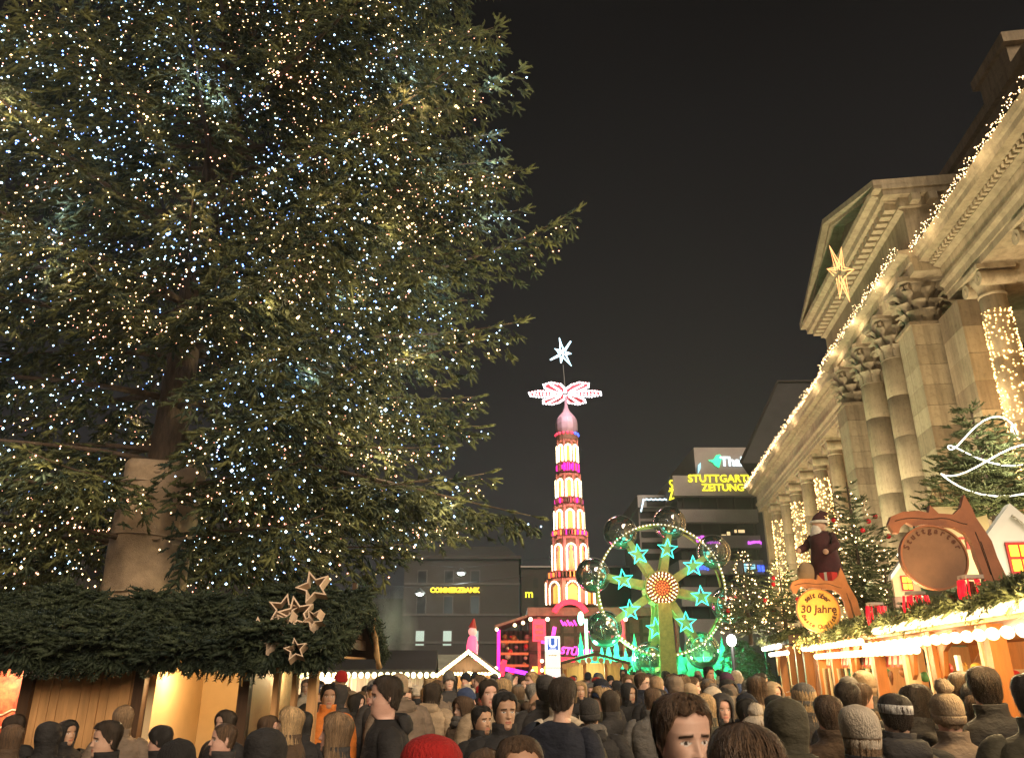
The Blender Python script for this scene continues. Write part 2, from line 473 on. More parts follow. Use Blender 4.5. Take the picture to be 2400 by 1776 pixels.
# ---------------------------------------------------------------- the long colonnaded building on the right
AZ = 7.9
hall = empty('colonnaded_building', (9.45, 0, 0), R(90 - AZ))
tag(hall, 'long sandstone building with columned arcade and pedimented portico, hung with light chains', 'building')
def corinthian():
    mb = MB(); mb.cs = True
    mb.lathe([(.46, 0), (.44, .05), (.40, .12), (.41, .7), (.50, 1.1), (.62, 1.32), (.60, 1.36)], 20)
    rr = np.random.default_rng(2)
    def leaf(a, z0, h, r0, wd, curl):
        pts = []
        n = 6
        for i in range(n + 1):
            t = i / n
            r = r0 + .03 + curl * max(0, t - .45) ** 1.6 * 3.2
            z = z0 + h * (t if t < .85 else .85 - (t - .85) * .9)
            wv = wd * (1 - .15 * abs(t - .4) * 2) * (1 if t < .9 else .6)
            for k, sgn in enumerate((-1, -.35, .35, 1)):
                rr_ = r + (.025 if abs(sgn) < .5 else -.015)
                aa = a + sgn * wv / r0 / 2
                pts.append((rr_ * math.cos(aa), rr_ * math.sin(aa), z))
        fs = []
        for i in range(n):
            for k in range(3): fs.append((i * 4 + k, i * 4 + k + 1, i * 4 + k + 5, i * 4 + k + 4))
        mb.add(pts, fs)
    for j in range(8): leaf(j * PI / 4, .04, .52, .41, .30, .20)
    for j in range(8): leaf(j * PI / 4 + PI / 8, .30, .58, .42, .30, .24)
    for j in range(8): leaf(j * PI / 4, .70, .50, .45, .20, .26)
    mb.cs = False
    for j in range(4):                     # corner volutes
        a = PI / 4 + j * PI / 2
        for k in range(-1, 2, 2):
            c = Vector((.66 * math.cos(a + k * .10), .66 * math.sin(a + k * .10), 1.22))
            d = Vector((-math.sin(a), math.cos(a), 0)) * .05
            mb.cyl(c - d, c + d, .12, n=10)
    ab = []
    for j in range(4):
        a = PI / 4 + j * PI / 2
        ab += [(.92 * math.cos(a - .09), .92 * math.sin(a - .09)), (.92 * math.cos(a + .09), .92 * math.sin(a + .09))]
        ab.append((.60 * math.cos(a + PI / 4), .60 * math.sin(a + PI / 4)))
    mb.plate(ab, .16, (0, 0, 1.42), (1, 0, 0), (0, 1, 0))
    return mb.mesh('capital', STONE_C)
CAP_C = corinthian()
def ionic():
    mb = MB(); mb.cs = True
    mb.lathe([(.33, 0), (.36, .03), (.36, .08), (.33, .11), (.33, .30), (.40, .42), (.44, .52), (.40, .60)], 20); mb.cs = False
    for sg in (-1, 1):
        mb.cyl((sg * .42, -.46, .42), (sg * .42, .46, .42), .20, n=14)
        mb.cyl((sg * .42, -.48, .42), (sg * .42, .48, .42), .07, n=10)
    mb.bx(-.44, .44, -.40, .40, .50, .66); mb.bx(-.56, .56, -.50, .50, .665, .80)
    return mb.mesh('capital', STONE_L)
CAP_I = ionic()
def drum_mesh(r0, r1, h, n=24, mat=STONE, fl=0.0):
    mb = MB(); mb.cs = True
    mb.lathe([(r0 - .012, 0), (r0, .012), (r1, h - .012), (r1 - .012, h)], n, flut=fl)
    return mb.mesh('drum', mat)
def base_mesh(r):
    mb = MB(); mb.bx(-r * 1.45, r * 1.45, -r * 1.45, r * 1.45, 0, .25)
    mb.cs = True; mb.lathe([(r * 1.4, .25), (r * 1.42, .33), (r * 1.15, .42), (r * 1.12, .48), (r * 1.25, .54), (r * 1.02, .62)], 24)
    return mb.mesh('base', STONE_D)
BASE_I, BASE_C = base_mesh(.42), base_mesh(.52)
ND = 6
DR_I = [drum_mesh(.42 - .085 * i / ND, .42 - .085 * (i + 1) / ND, 10.7 / ND, 24) for i in range(ND)]
DRM = [STONE, STONE_L, STONE_D, STONE, STONE_D, STONE_L]
DR_C = [drum_mesh(.53 - .09 * i / 8, .53 - .09 * (i + 1) / 8, 11.15 / 8, 28, [STONE_D, STONE, STONE, STONE_D, STONE, STONE_L, STONE_D, STONE][i]) for i in range(8)]
FLOOR = .2
def ionic_column(s, out):
    c = empty('column'); c.parent = hall; c.location = (s, out, FLOOR)
    link('base', BASE_I, c)
    for i in range(ND): link('drum', DR_I[i], c, (0, 0, .5 + i * 10.7 / ND))
    link('capital', CAP_I, c, (0, 0, 11.2))
    return c
def cor_column(s, out):
    c = empty('column'); c.parent = hall; c.location = (s, out, FLOOR)
    link('base', BASE_C, c)
    for i in range(8): link('drum', DR_C[i], c, (0, 0, .5 + i * 11.15 / 8))
    link('capital', CAP_C, c, (0, 0, 11.58))
    return c
OUT_C = -1.1
NEAR = [10.1, 13.15, 16.2, 19.2]
FAR = [33.1, 36.15, 39.2, 42.25, 45.3, 48.35, 51.4]
for s in NEAR + FAR: ionic_column(s, OUT_C)
for s in (24.76, 27.24): cor_column(s, -.35)
def pier(s, wd, out0, out1, first):
    p = empty('pier'); p.parent = hall; p.location = (s, (out0 + out1) / 2, FLOOR)
    n = 18; h = 11.5 / n
    r = random.Random(int(s * 10))
    me = {}
    for i in range(n):
        mt = (STONE_L, STONE_D, STONE)[r.choice([0, 0, 1, 2, 2])] if i % 2 else (STONE_D, STONE, STONE_L)[r.choice([0, 1, 1])]
        key = mt.name
        if key not in me:
            mb = MB(); mb.box((0, 0, h / 2), (wd, out1 - out0, h - .012)); me[key] = mb.mesh('stone', mt)
        link('stone', me[key], p, (0, 0, i * h))
    mb = MB(); mb.bx(-wd / 2 - .08, wd / 2 + .08, (out0 - out1) / 2 - .08, (out1 - out0) / 2 + .08, 11.5, 11.6)
    mb.build('necking', STONE_D, p)
    link('capital', CAP_C, p, (0, 0, 11.6), scale=(1.12, 1.12, 1))
    return p
pier(22.1, 1.2, -1.0, .2, 1); pier(29.75, 1.2, -1.0, .2, 0)
# flanking pilaster walls of the portico: banded stone behind the near pier
def banded_wall(s0, s1, out0, out1, z1, name='pier_wall', mats=None):
    p = empty(name); p.parent = hall; p.location = (0, 0, FLOOR)
    n = 14; h = z1 / n; r = random.Random(int(s0 * 7))
    for i in range(n):
        mt = (mats or [STONE_L, STONE_D, STONE])[i % 3 if r.random() < .7 else r.randrange(3)]
        mb = MB(); mb.bx(s0, s1, out0, out1, i * h + .006, (i + 1) * h - .006)
        mb.build('stone', mt, p)
banded_wall(20.0, 21.35, -1.75, -.55, 11.6)
banded_wall(30.5, 31.0, -1.75, -.55, 11.6)
# entablature of the low wings
def profile(o):
    return [(-5, 12.2), (-.72 + o, 12.2), (-.72 + o, 12.40), (-.68 + o, 12.41), (-.68 + o, 12.6), (-.58 + o, 12.68), (-.58 + o, 12.78), (-.70 + o, 12.80), (-.70 + o, 13.3),
            (-.50 + o, 13.36), (-.50 + o, 13.52), (-.12 + o, 13.55), (-.12 + o, 13.72), (-.05 + o, 13.78), (0 + o, 13.95), (-5, 14.1)]
for (a, b, o) in ((4, 20.88, 0), (31.0, 54.6, .22)):
    m_ = MB(); extrude(m_, profile(o), a, b); m_.build('entablature', STONE, hall)
    dm = MB()
    for i in range(int((b - a) / .2)):
        dm.bx(a + i * .2 + .02, a + i * .2 + .13, -.50 + o + .003, -.36 + o, 13.38, 13.51)
    d_ = dm.build('dentil_course', STONE_L, hall); d_['kind'] = 'stuff'
# back wall of the arcade with tall openings, ceiling and floor
m_ = MB()
m_.bx(4, 54.6, -5.6, -5.0, 0, 12.3)
m_.build('wall', STONE_P, hall)
for i in range(17):
    s = 5.2 + i * 2.88
    mb = MB(); mb.bx(s, s + 1.5, -4.99, -4.93, .3, 4.6); wn = mb.build('shop_window', GLASSD, hall)
    mb = MB(); mb.bx(s - .12, s, -4.99, -4.85, .2, 4.7); mb.bx(s + 1.5, s + 1.62, -4.99, -4.85, .2, 4.7); mb.bx(s - .12, s + 1.62, -4.99, -4.85, 4.702, 4.9); mb.build('frame', STONE_D, wn)
part('floor', STONE_D, hall, lambda m: m.bx(4, 54.6, -5, .9, 0.004, FLOOR))
part('end_wall', STONE, hall, lambda m: m.bx(54.0, 54.6, -5.0, -.75, FLOOR + .01, 12.19))
# portico: architrave ledge, frieze, cornice, pediment
S0, S1 = 20.9, 30.98
pt = [(-6, 13.25), (.05, 13.25), (.05, 13.55), (.12, 13.57), (.12, 13.82), (.40, 13.88), (.42, 13.98), (.0, 14.02), (.0, 15.35), (.16, 15.45), (.16, 15.72), (.62, 15.78), (.66, 15.95), (.86, 16.02), (.9, 16.15), (-6, 16.16)]
m_ = MB(); extrude(m_, pt, S0, S1); m_.build('portico_entablature', STONE, hall)
mb = MB(); mb.bx(0, .24, 0, .34, 0, .24); dent = mb.mesh('dentil', STONE_L)
for i in range(25): link('dentil', dent, hall, (S0 + .1 + i * .405, .165, 15.50))
mb = MB(); mb.bx(0, .29, 0, .26, 0, .24); dent2 = mb.mesh('dentil', STONE_L)
# returns of the cornice on the two sides of the portico
for sgn, s in ((-1, S0), (1, S1)):
    a, b = (s - .003, s - .40) if sgn < 0 else (s + .003, s + .40)
    m_ = MB(); m_.bx(a, b, -6, .895, 16.02, 16.15); m_.bx(a, s + sgn * .36, -6, .65, 15.78, 16.018); m_.bx(a, s + sgn * .15, -6, .15, 15.46, 15.778)
    m_.build('cornice_return', STONE, hall)
    for i in range(11):
        link('dentil', dent2, hall, (s - .45 if sgn < 0 else s + .153, -.4 - i * .5, 15.50))
SM = (S0 + S1) / 2
def gable(mb, z0, zt, o0, o1, sa, sb):
    mb.add([(sa, o0, z0), (sb, o0, z0), (SM, o0, zt), (sa, o1, z0), (sb, o1, z0), (SM, o1, zt)], [(0, 2, 1), (3, 4, 5), (0, 3, 5, 2), (1, 2, 5, 4), (0, 1, 4, 3)])
part('tympanum', STONE_D, hall, lambda m: gable(m, 16.165, 17.95, -6, .1, S0 - .2, S1 + .2))
for sgn in (-1, 1):                    # raking cornices
    e = S0 - .42 if sgn < 0 else S1 + .42
    m_ = MB()
    for (d0, d1, oo) in ((0, .14, .66), (.14, .32, .9)):
        zb, zt = 16.0, 17.98
        m_.add([(e, -6, zb + d0 - .02), (e, oo, zb + d0 - .02), (SM, oo, zt + d0 - .02), (SM, -6, zt + d0 - .02), (e, -6, zb + d1), (e, oo, zb + d1), (SM, oo, zt + d1), (SM, -6, zt + d1)],
               [(0, 1, 2, 3), (7, 6, 5, 4), (0, 4, 5, 1), (1, 5, 6, 2), (2, 6, 7, 3), (3, 7, 4, 0)])
    m_.build('raking_cornice', STONE_L if sgn < 0 else STONE, hall)
# attic set back above the near wing, with its corner block
part('attic', STONE_D, hall, lambda m: (m.bx(4, 27.2, -10, -4.4, 14, 19.5), m.bx(4, 27.3, -10, -4.2, 19.5, 19.95), m.bx(4, 27.4, -10, -4.0, 19.95, 20.35), m.bx(4, 27.2, -10, -4.33, 18.4, 18.6)))
part('attic_block', STONE_D, hall, lambda m: (m.bx(20.6, 22.6, -6, -4.1, 20.352, 21.2), m.bx(20.4, 22.8, -6.1, -3.95, 21.2, 21.6)))
part('roof', ROOF_D, hall, lambda m: m.bx(27.5, 54, -12, -5.3, 14.0, 15.0))

# ---------------------------------------------------------------- light chains on that building
def hallpt(s, o, z):
    a = R(90 - AZ); return Vector((9.45 + s * math.cos(a) - o * math.sin(a), s * math.sin(a) + o * math.cos(a), z))
def chain(label, s0, s1, o, z, n):
    pts = []
    for i in range(n):
        s = s0 + (s1 - s0) * i / n + random.gauss(0, .03)
        pts.append(hallpt(s, o + random.gauss(0, .07), z + random.gauss(.02, .07)))
    ob = octas('light_chain', pts, .019 if s0 > 25 else .015, BULB_WW, jitter=.8)
    tag(ob, label, 'light chain', 'light chains along the cornice', 'stuff')
    return ob
chain('chain of tiny warm bulbs along the near wing cornice, closest to the camera', 11, 20.9, .03, 13.97, 430)
chain('chain of tiny warm bulbs along the ledge under the pediment', 20.9, 31.0, .42, 14.0, 430)
chain('chain of tiny warm bulbs along the far wing cornice beyond the portico', 31.0, 54.6, .25, 13.97, 820)
for s in (12.5, 16, 19.5, 23, 26, 29, 33, 38, 43, 48, 53): point(hallpt(s, .6, 13.75), 26, (1, .76, .45), .1, 'chain_light')
def net(s, label, n=760, top=11.0, bot=2.2):
    pts = []
    while len(pts) < n:
        a = random.random() * 2 * PI; z = bot + (top - bot) * random.random()
        r = .42 - .085 * (z / 10.5) + .03
        k = round(a / (2 * PI) * 17) / 17 * 2 * PI + random.gauss(0, .07)   # bulbs hang in strands
        pts.append(hallpt(s + r * math.cos(k), OUT_C + r * math.sin(k), z))
    ob = octas('light_net', pts, .024 if s < 25 else .040, BULB_W, jitter=.9)
    tag(ob, label, 'light net', 'light nets round the columns', 'stuff')
    for z in (4.5, 8.5): point(hallpt(s, OUT_C + .75, z), 22, (1, .72, .38), .15, 'net_light')
net(16.2, 'net of warm bulbs round the column cut off by the right picture edge', 1500)
net(19.2, 'net of warm bulbs round the nearest whole column, left of the edge one', 1500)
net(33.1, 'narrow net of bulbs on the column half hidden behind the portico')
net(39.2, 'net of bulbs on the column right behind the roof figure in red')
net(45.3, 'net of bulbs round the column left of the one behind the roof figure')
net(51.4, 'net of bulbs round the farthest lit column beside the office tower')

# the wire star hung in front of the pediment
def wire_star():
    c = P(1970, 640, 14)
    root = empty('wire_star', c); tag(root, 'slender wire star with glowing orange tubes hanging before the pediment', 'star')
    tube_m = E('orange_tube', (1.0, .45, .16), 1.6)
    def spike(L, ang, wd):
        d = Vector((math.sin(ang), 0, math.cos(ang))); sd = Vector((math.cos(ang), 0, -math.sin(ang)))
        for yy in (-.06, .06):
            mb = MB(); b1 = sd * wd + d * .1; b2 = -sd * wd + d * .1; tip = d * L
            o = Vector((0, yy, 0)); mb.tube([b1 + o, tip, b2 + o], .011, 5)
            mb.build('spike', tube_m, root)
    spike(.66, R(-12), .05); spike(.62, R(10), .05); spike(.66, R(172), .05); spike(.60, R(190), .06)
    spike(.30, R(75), .07); spike(.28, R(-70), .07)
wire_star()

# added flood lamps, unseen fixtures on posts, put in to light the facade
def flood(x, y, z, s, o, zt, watts):
    root = empty('flood_lamp', (x, y, 0))
    mb = MB(); mb.cyl((0, 0, 0), (0, 0, z - .15), .04, n=8); mb.build('post', BLACKM, root)
    t = hallpt(s, o, zt); d = (t - Vector((x, y, z))).normalized()
    mb = MB(); Mx = d.to_track_quat('Y', 'Z').to_matrix(); mb.box((0, 0, z), (.34, .14, .24), M=Mx); mb.build('housing', BLACKM, root)
    mb = MB(); mb.box(Vector((0, 0, z)) + d * .075, (.28, .01, .18), M=Mx); mb.build('lens', E('flood_glass', (1, .85, .6), 4), root)
    spot(Vector((x, y, z)) + d * .15, t, watts, (1.0, .80, .50), 120, .15)
    return root
FL = [(8.2, 14.5, 2.9, 14, 0, 10, 1900), (8.6, 20.5, 2.9, 22, 0, 13, 2300), (9.2, 26.5, 2.9, 30, 0, 12, 2300), (10.6, 34, 2.9, 39, 0, 11, 2100), (12.0, 43, 2.9, 48, 0, 11, 2100)]
for i, a in enumerate(FL):
    tag(flood(*a), ['black flood lamp on a post behind the near food stall, lighting the arcade', 'black flood lamp on a post before the portico piers', 'black flood lamp on a post past the portico',
        'black flood lamp on a post before the middle far columns', 'black flood lamp on a post before the farthest columns'][i], 'flood lamp', 'flood lamps lighting the facade')

# ---------------------------------------------------------------- office tower with roof signs, behind the wheel
tower = empty('office_building', (15, 75, 0)); tag(tower, 'stepped concrete office block with yellow and green rooftop signs behind the wheel', 'building')
def TZ(y): return P(1600, y, 75).z
TX = lambda x, y=1140: P(x, y, 75).x - 15
xl, xr = TX(1578), TX(2050)
bands = [(1114, 1161), (1193, 1223), (1254, 1283), (1312, 1345), (1375, 1420), (1450, 1600)]
prev = None
for i, (a, b) in enumerate(bands):
    z1, z0 = TZ(a), TZ(b)
    mb = MB(); mb.bx(xl - .25 * i * 0, xr, 0, 16, z0, z1); mb.build('spandrel', CONC, tower)
    if prev is not None:
        g = MB(); g.bx(xl + .5, xr, .9, 15, z1, prev); wn = g.build('window_band', GLASSD, tower)
        for k in range(9):
            mm = MB(); mm.bx(xl + 1.0 + k * 1.7, xl + 1.14 + k * 1.7, .78, .9, z1 + .005, prev - .005); mm.build('mullion', CONC_D, wn)
    prev = z0
litw = E('lit_office', (1, .72, .35), .8)
for (x, y, ww, hh) in ((1713, 1247, .32, .4), (1739, 1241, 1.0, .28), (1700, 1250, .6, .1)):
    p = P(x, y, 75); mb = MB(); mb.box((p.x - 15, .85, p.z), (ww, .05, hh)); mb.build('lit_window', litw, tower)
mb = MB(); mb.bx(TX(1645), xr, 2, 15, TZ(1113.5), TZ(1036)); mb.build('roof_storey', CONC, tower)
mb = MB(); mb.bx(TX(1508), xl - .05, 4, 16, TZ(1170), TZ(1140)); mb.bx(TX(1512), xl - .06, 5, 16, 0, TZ(1170) - .01); mb.build('side_wing', CONC, tower)
mb = MB(); mb.bx(TX(1530), xl - .1, 3.9, 3.99, TZ(1168), TZ(1146)); mb.build('window', GLASSD, tower)
for y0, y1 in ((1176, 1192), (1200, 1216), (1226, 1240), (1252, 1268), (1280, 1296)):
    mb = MB(); mb.bx(TX(1516), xl - .1, 4.9, 4.99, TZ(y1), TZ(y0)); mb.build('window', GLASSD, tower)
YEL = E('yellow_neon', (.95, .85, .04), 1.15); GRN = E('green_neon', (.02, .9, .35), 1.3); WHT = E('white_neon', (.75, .92, 1), 1.3); MAG = E('magenta_neon', (1, .05, .55), 2.2)
VIO = E('violet_neon', (.75, .12, .95), 1.3); BLU = E('blue_neon', (.05, .12, 1), 1.6); CYA = E('cyan_neon', (.35, .8, .95), .9); REDN = E('red_neon', (1, .02, .06), 1.8)
p = P(1695, 1122, 75); lettering('sign_lettering', 'STUTTGARTER', 1.06, .06, (p.x - 15, -.08, p.z), (1, 0, 0), (0, 0, 1), YEL, tower, bold=.012)
p = P(1694, 1143, 75); lettering('sign_lettering', 'ZEITUNG', 1.0, .06, (p.x - 15, -.08, p.z), (1, 0, 0), (0, 0, 1), YEL, tower, bold=.012)
p = P(1574, 1148, 75); lettering('sign_lettering', 'S', 1.4, .06, (p.x - 15, .1, p.z + .5), (.35, -1, 0), (0, 0, 1), YEL, tower); lettering('sign_lettering', 'Z', 1.4, .06, (p.x - 15.05, .1, p.z - .5), (.35, -1, 0), (0, 0, 1), YEL, tower)
p = P(1737, 1071, 75); lettering('sign_lettering', 'Thalia', 1.35, .06, (p.x - 15, 1.9, p.z), (1, 0, 0), (0, 0, 1), WHT, tower, bold=.04)
mb = MB(); p = P(1688, 1068, 75)
mb.plate([(-.75, .05), (-.2, .1), (.1, .55), (.5, .65), (.65, .3), (.45, -.3), (.3, -.75), (-.1, -.5), (-.3, -.2)], .08, (p.x - 15, 1.9, p.z), (1, 0, 0), (0, 0, 1)); mb.build('sign_emblem', GRN, tower)
mb = MB(); p = P(1648, 1087, 75); mb.plate([(-.2, -.6), (.1, -.1), (.2, .6), (-.1, .3)], .08, (p.x - 15, 1.7, p.z), (1, 0, 0), (0, 0, 1)); mb.build('sign_emblem', CYA, tower)
# small neon strips lower on the facade
def neon_strip(x0, x1, y, mat, h=.35, n=9):
    a, b = P(x0, y, 75), P(x1, y, 75); mb = MB(); r = random.Random(int(x0))
    st = (b.x - a.x) / n
    for i in range(n): mb.box((a.x - 15 + st * (i + .5), -.06, a.z + r.uniform(-.05, .05)), (st * .7, .08, h * r.uniform(.6, 1)))
    mb.build('neon_sign', mat, tower)
neon_strip(1630, 1652, 1263, VIO, .7, 2); neon_strip(1655, 1692, 1271, VIO, .28); neon_strip(1752, 1790, 1271, VIO, .28)
neon_strip(1632, 1662, 1331, BLU, .5, 4); neon_strip(1740, 1772, 1331, CYA, .9, 2); neon_strip(1774, 1802, 1331, BLU, .7, 3); neon_strip(1660, 1735, 1400, REDN, .35, 14)
# pale string on the side wing's terrace
pts = [P(1508 + 56 * i / 26, 1170 + math.sin(i * 1.3), 78.6) for i in range(27)] + [P(1508 - 6 * i / 12, 1172 + 28 * i / 12, 78.6) for i in range(12)]
tag(octas('terrace_lights', pts, .10, E('pale_bulb', (.7, .9, 1), 1.5)), 'string of pale blue lights along the office terrace railing', 'string lights')
# dark modern roof block behind the colonnaded building
blk = empty('dark_building', (18, 62, 0)); tag(blk, 'dark flat-roofed block rising behind the far arcade cornice', 'building')
def f_(m):
    q = [P(1735, 1085, 62), P(1822, 894, 62), P(2010, 894, 62), P(2010, 1085, 62)]
    A = [(v.x - 18, 0, v.z) for v in q]; B = [(v.x - 18 + 9, 20, v.z) for v in q]
    m.add(A + B, [(0, 1, 2, 3), (7, 6, 5, 4), (0, 4, 5, 1), (1, 5, 6, 2), (2, 6, 7, 3), (3, 7, 4, 0)]); m.bx(q[1].x - 18 + 1.2, q[3].x - 18, .1, 19, 0, q[0].z - .01)
part('wall', ROOF_D, blk, f_)
part('roof_edge', CONC_D, blk, lambda m: m.tube([(P(1735, 1085, 62).x - 18, -.1, P(1735, 1085, 62).z), (P(1822, 894, 62).x - 18, -.1, P(1822, 894, 62).z), (P(2010, 894, 62).x - 18, -.1, P(2010, 894, 62).z)], .12, 4))

# ---------------------------------------------------------------- bank building across the square, left of the pyramid
CONC_M = M('grey_trim', (.075, .066, .062), .9)
bank = empty('bank_building', (-8, 80, 0)); tag(bank, 'grey stone bank building with yellow lit name across the square', 'building')
BZ = lambda y: P(1100, y, 80).z
BX = lambda x, y=1400: P(x, y, 80).x + 8
def f_(m):
    m.bx(BX(945), BX(1216), 0, 14, 0, BZ(1310)); m.bx(BX(940), BX(1222), -.35, 14.2, BZ(1310), BZ(1302))
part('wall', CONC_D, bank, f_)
def f_(m):
    x0, x1 = BX(965), BX(1210); z0, z1 = BZ(1301), BZ(1272)
    m.add([(x0, 0, z0), (x1, 0, z0), (x1, 14, z0), (x0, 14, z0), (x0 + 1, 2.5, z1), (x1 - 1, 2.5, z1), (x1 - 1, 12, z1), (x0 + 1, 12, z1)], [(0, 1, 5, 4), (1, 2, 6, 5), (2, 3, 7, 6), (3, 0, 4, 7), (4, 5, 6, 7)])
part('roof', ROOF_D, bank, f_)
for k in range(3): part('string_course', CONC_M, bank, lambda m: m.bx(BX(945), BX(1216) + .1, -.12, -.003, BZ((1368, 1440, 1505)[k]) - .12, BZ((1368, 1440, 1505)[k]) + .12))
litb = E('pale_lit_window', (.55, .75, .72), .22)
for i, x in enumerate([988, 1051, 1113, 1175]):
    for j, (y0, y1) in enumerate(((1338, 1366), (1398, 1440), (1478, 1512))):
        if x > 1120 and j < 2 and x > 1170: continue
        lit = (j == 2 and x in (988, 1051, 1113))
        fr = MB(); fr.bx(BX(x - 12), BX(x + 12), -.06, -.004, BZ(y1 + 3), BZ(y0 - 3)); w_ = fr.build('window', CONC_M, bank)
        g = MB(); g.bx(BX(x - 9.5), BX(x + 9.5), -.09, -.064, BZ(y1), BZ(y0)); g.build('pane', litb if lit else GLASSD, w_)
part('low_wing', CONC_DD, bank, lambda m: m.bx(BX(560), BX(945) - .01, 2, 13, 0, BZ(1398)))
p = P(1066, 1383, 79.8); lettering('sign_lettering', 'COMMERZBANK', .66, .05, (p.x + 8, -.3, p.z), (1, 0, 0), (0, 0, 1), E('amber_neon', (1, .68, .02), 2.2), bank, bold=.025)
nb = empty('side_building', (2.5, 88, 0)); tag(nb, 'plain dark facade with a tiny yellow emblem left of the pyramid', 'building')
NX = lambda x: P(x, 1380, 88).x - 2.5
part('wall', CONC_D, nb, lambda m: m.bx(NX(1222), NX(1560), 0, 12, 0, P(1240, 1330, 88).z))
part('cornice', CONC, nb, lambda m: m.bx(NX(1220), NX(1560), -.3, 12.1, P(1240, 1330, 88).z + .003, P(1240, 1326, 88).z))
for i in range(5):
    for j in range(2):
        z0 = P(1240, 1378 + j * 45, 88).z; x0 = NX(1250 + i * 26)
        mb = MB(); mb.bx(x0, x0 + .55, -.03, -.004, z0, z0 + 1.1); mb.build('window', GLASSD, nb)
p = P(1240, 1391, 87.9); lettering('emblem', 'm', 1.25, .04, (p.x - 2.5, -.06, p.z), (1, 0, 0), (0, 0, 1), YEL, nb, bold=.02)
# far building on the left behind the tree
lb = empty('corner_building', (-26, 45, 0)); tag(lb, 'dim brownish building seen through the lower branches of the spruce', 'building')
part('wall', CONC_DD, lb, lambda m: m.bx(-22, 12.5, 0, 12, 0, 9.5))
part('cornice', CONC_DD, lb, lambda m: m.bx(-22, 12.8, -.3, 12, 9.503, 9.9))
for i in range(12):
    for j in range(2):
        mb = MB(); mb.bx(-20 + i * 2.7, -18.8 + i * 2.7, -.03, -.004, 3.6 + j * 3, 5.4 + j * 3); mb.build('window', GLASSD, lb)
# street lamps on wires across the square
for (x, y, D_, lab) in ((1081, 1344, 62, 'upper of two white street lamps hanging over the square'), (984, 1392, 62, 'lower of two white street lamps hanging over the square')):
    p = P(x, y, D_); root = empty('street_lamp', p); tag(root, lab, 'street lamp', 'hanging street lamps')
    mb = MB(); mb.cs = True; mb.lathe([(.05, .45), (.12, .4), (.42, .12), (.45, .05), (.2, .04)], 14); mb.build('shade', METAL, root)
    mb = MB(); mb.sphere((0, 0, 0), .30, 12, 6, (1, 1, .4)); mb.build('globe', E('street_globe', (.85, 1, .92), 3.0), root)
    mb = MB(); mb.tube([(-9, 0, 1.3), (-4, 0, .8), (0, 0, .45), (4, 0, .9), (9, 0, 1.5)], .015, 4); mb.build('wire', BLACKM, root)
    point(p + Vector((0, -.4, -.3)), 900, (.9, 1, .9), .3, 'street_light')
# ================================================================ the great spruce
TREE = Vector((-5.80, 12.5, 0))
tree = empty('spruce_tree', TREE); tag(tree, 'giant spruce covered in thousands of tiny white and warm lights, its trunk wrapped in burlap', 'tree')
def f_(m):
    m.cs = True
    prof = [(.34, 2.2), (.30, 4.6), (.25, 7), (.20, 11), (.15, 15), (.08, 21), (.02, 25.5)]
    n = 16; vs = []
    rr = random.Random(3)
    zs = np.linspace(2.2, 25.5, 60)
    for z in zs:
        r = np.interp(z, [p[1] for p in prof], [p[0] for p in prof])
        for i in range(n):
            a = 2 * PI * i / n; k = 1 + rr.uniform(-.05, .05)
            vs.append((r * k * math.cos(a), r * k * math.sin(a), z))
    m.add(vs, [(i * n + k, i * n + (k + 1) % n, (i + 1) * n + (k + 1) % n, (i + 1) * n + k) for i in range(len(zs) - 1) for k in range(n)])
part('trunk', BARK, tree, f_)
RT = ([3.4, 4.6, 7.5, 10.7, 15.5, 20, 24, 26], [5.2, 5.9, 6.2, 6.2, 5.1, 3.3, 1.2, .2])
tocam = math.atan2(-TREE.y, -TREE.x)
br_mb = MB(); br_mb.cs = True
S_pos, S_fwd, S_up, S_scl, S_tint = [], [], [], [], []
L_pos, L_kind = [], []
tr = np.random.default_rng(21)
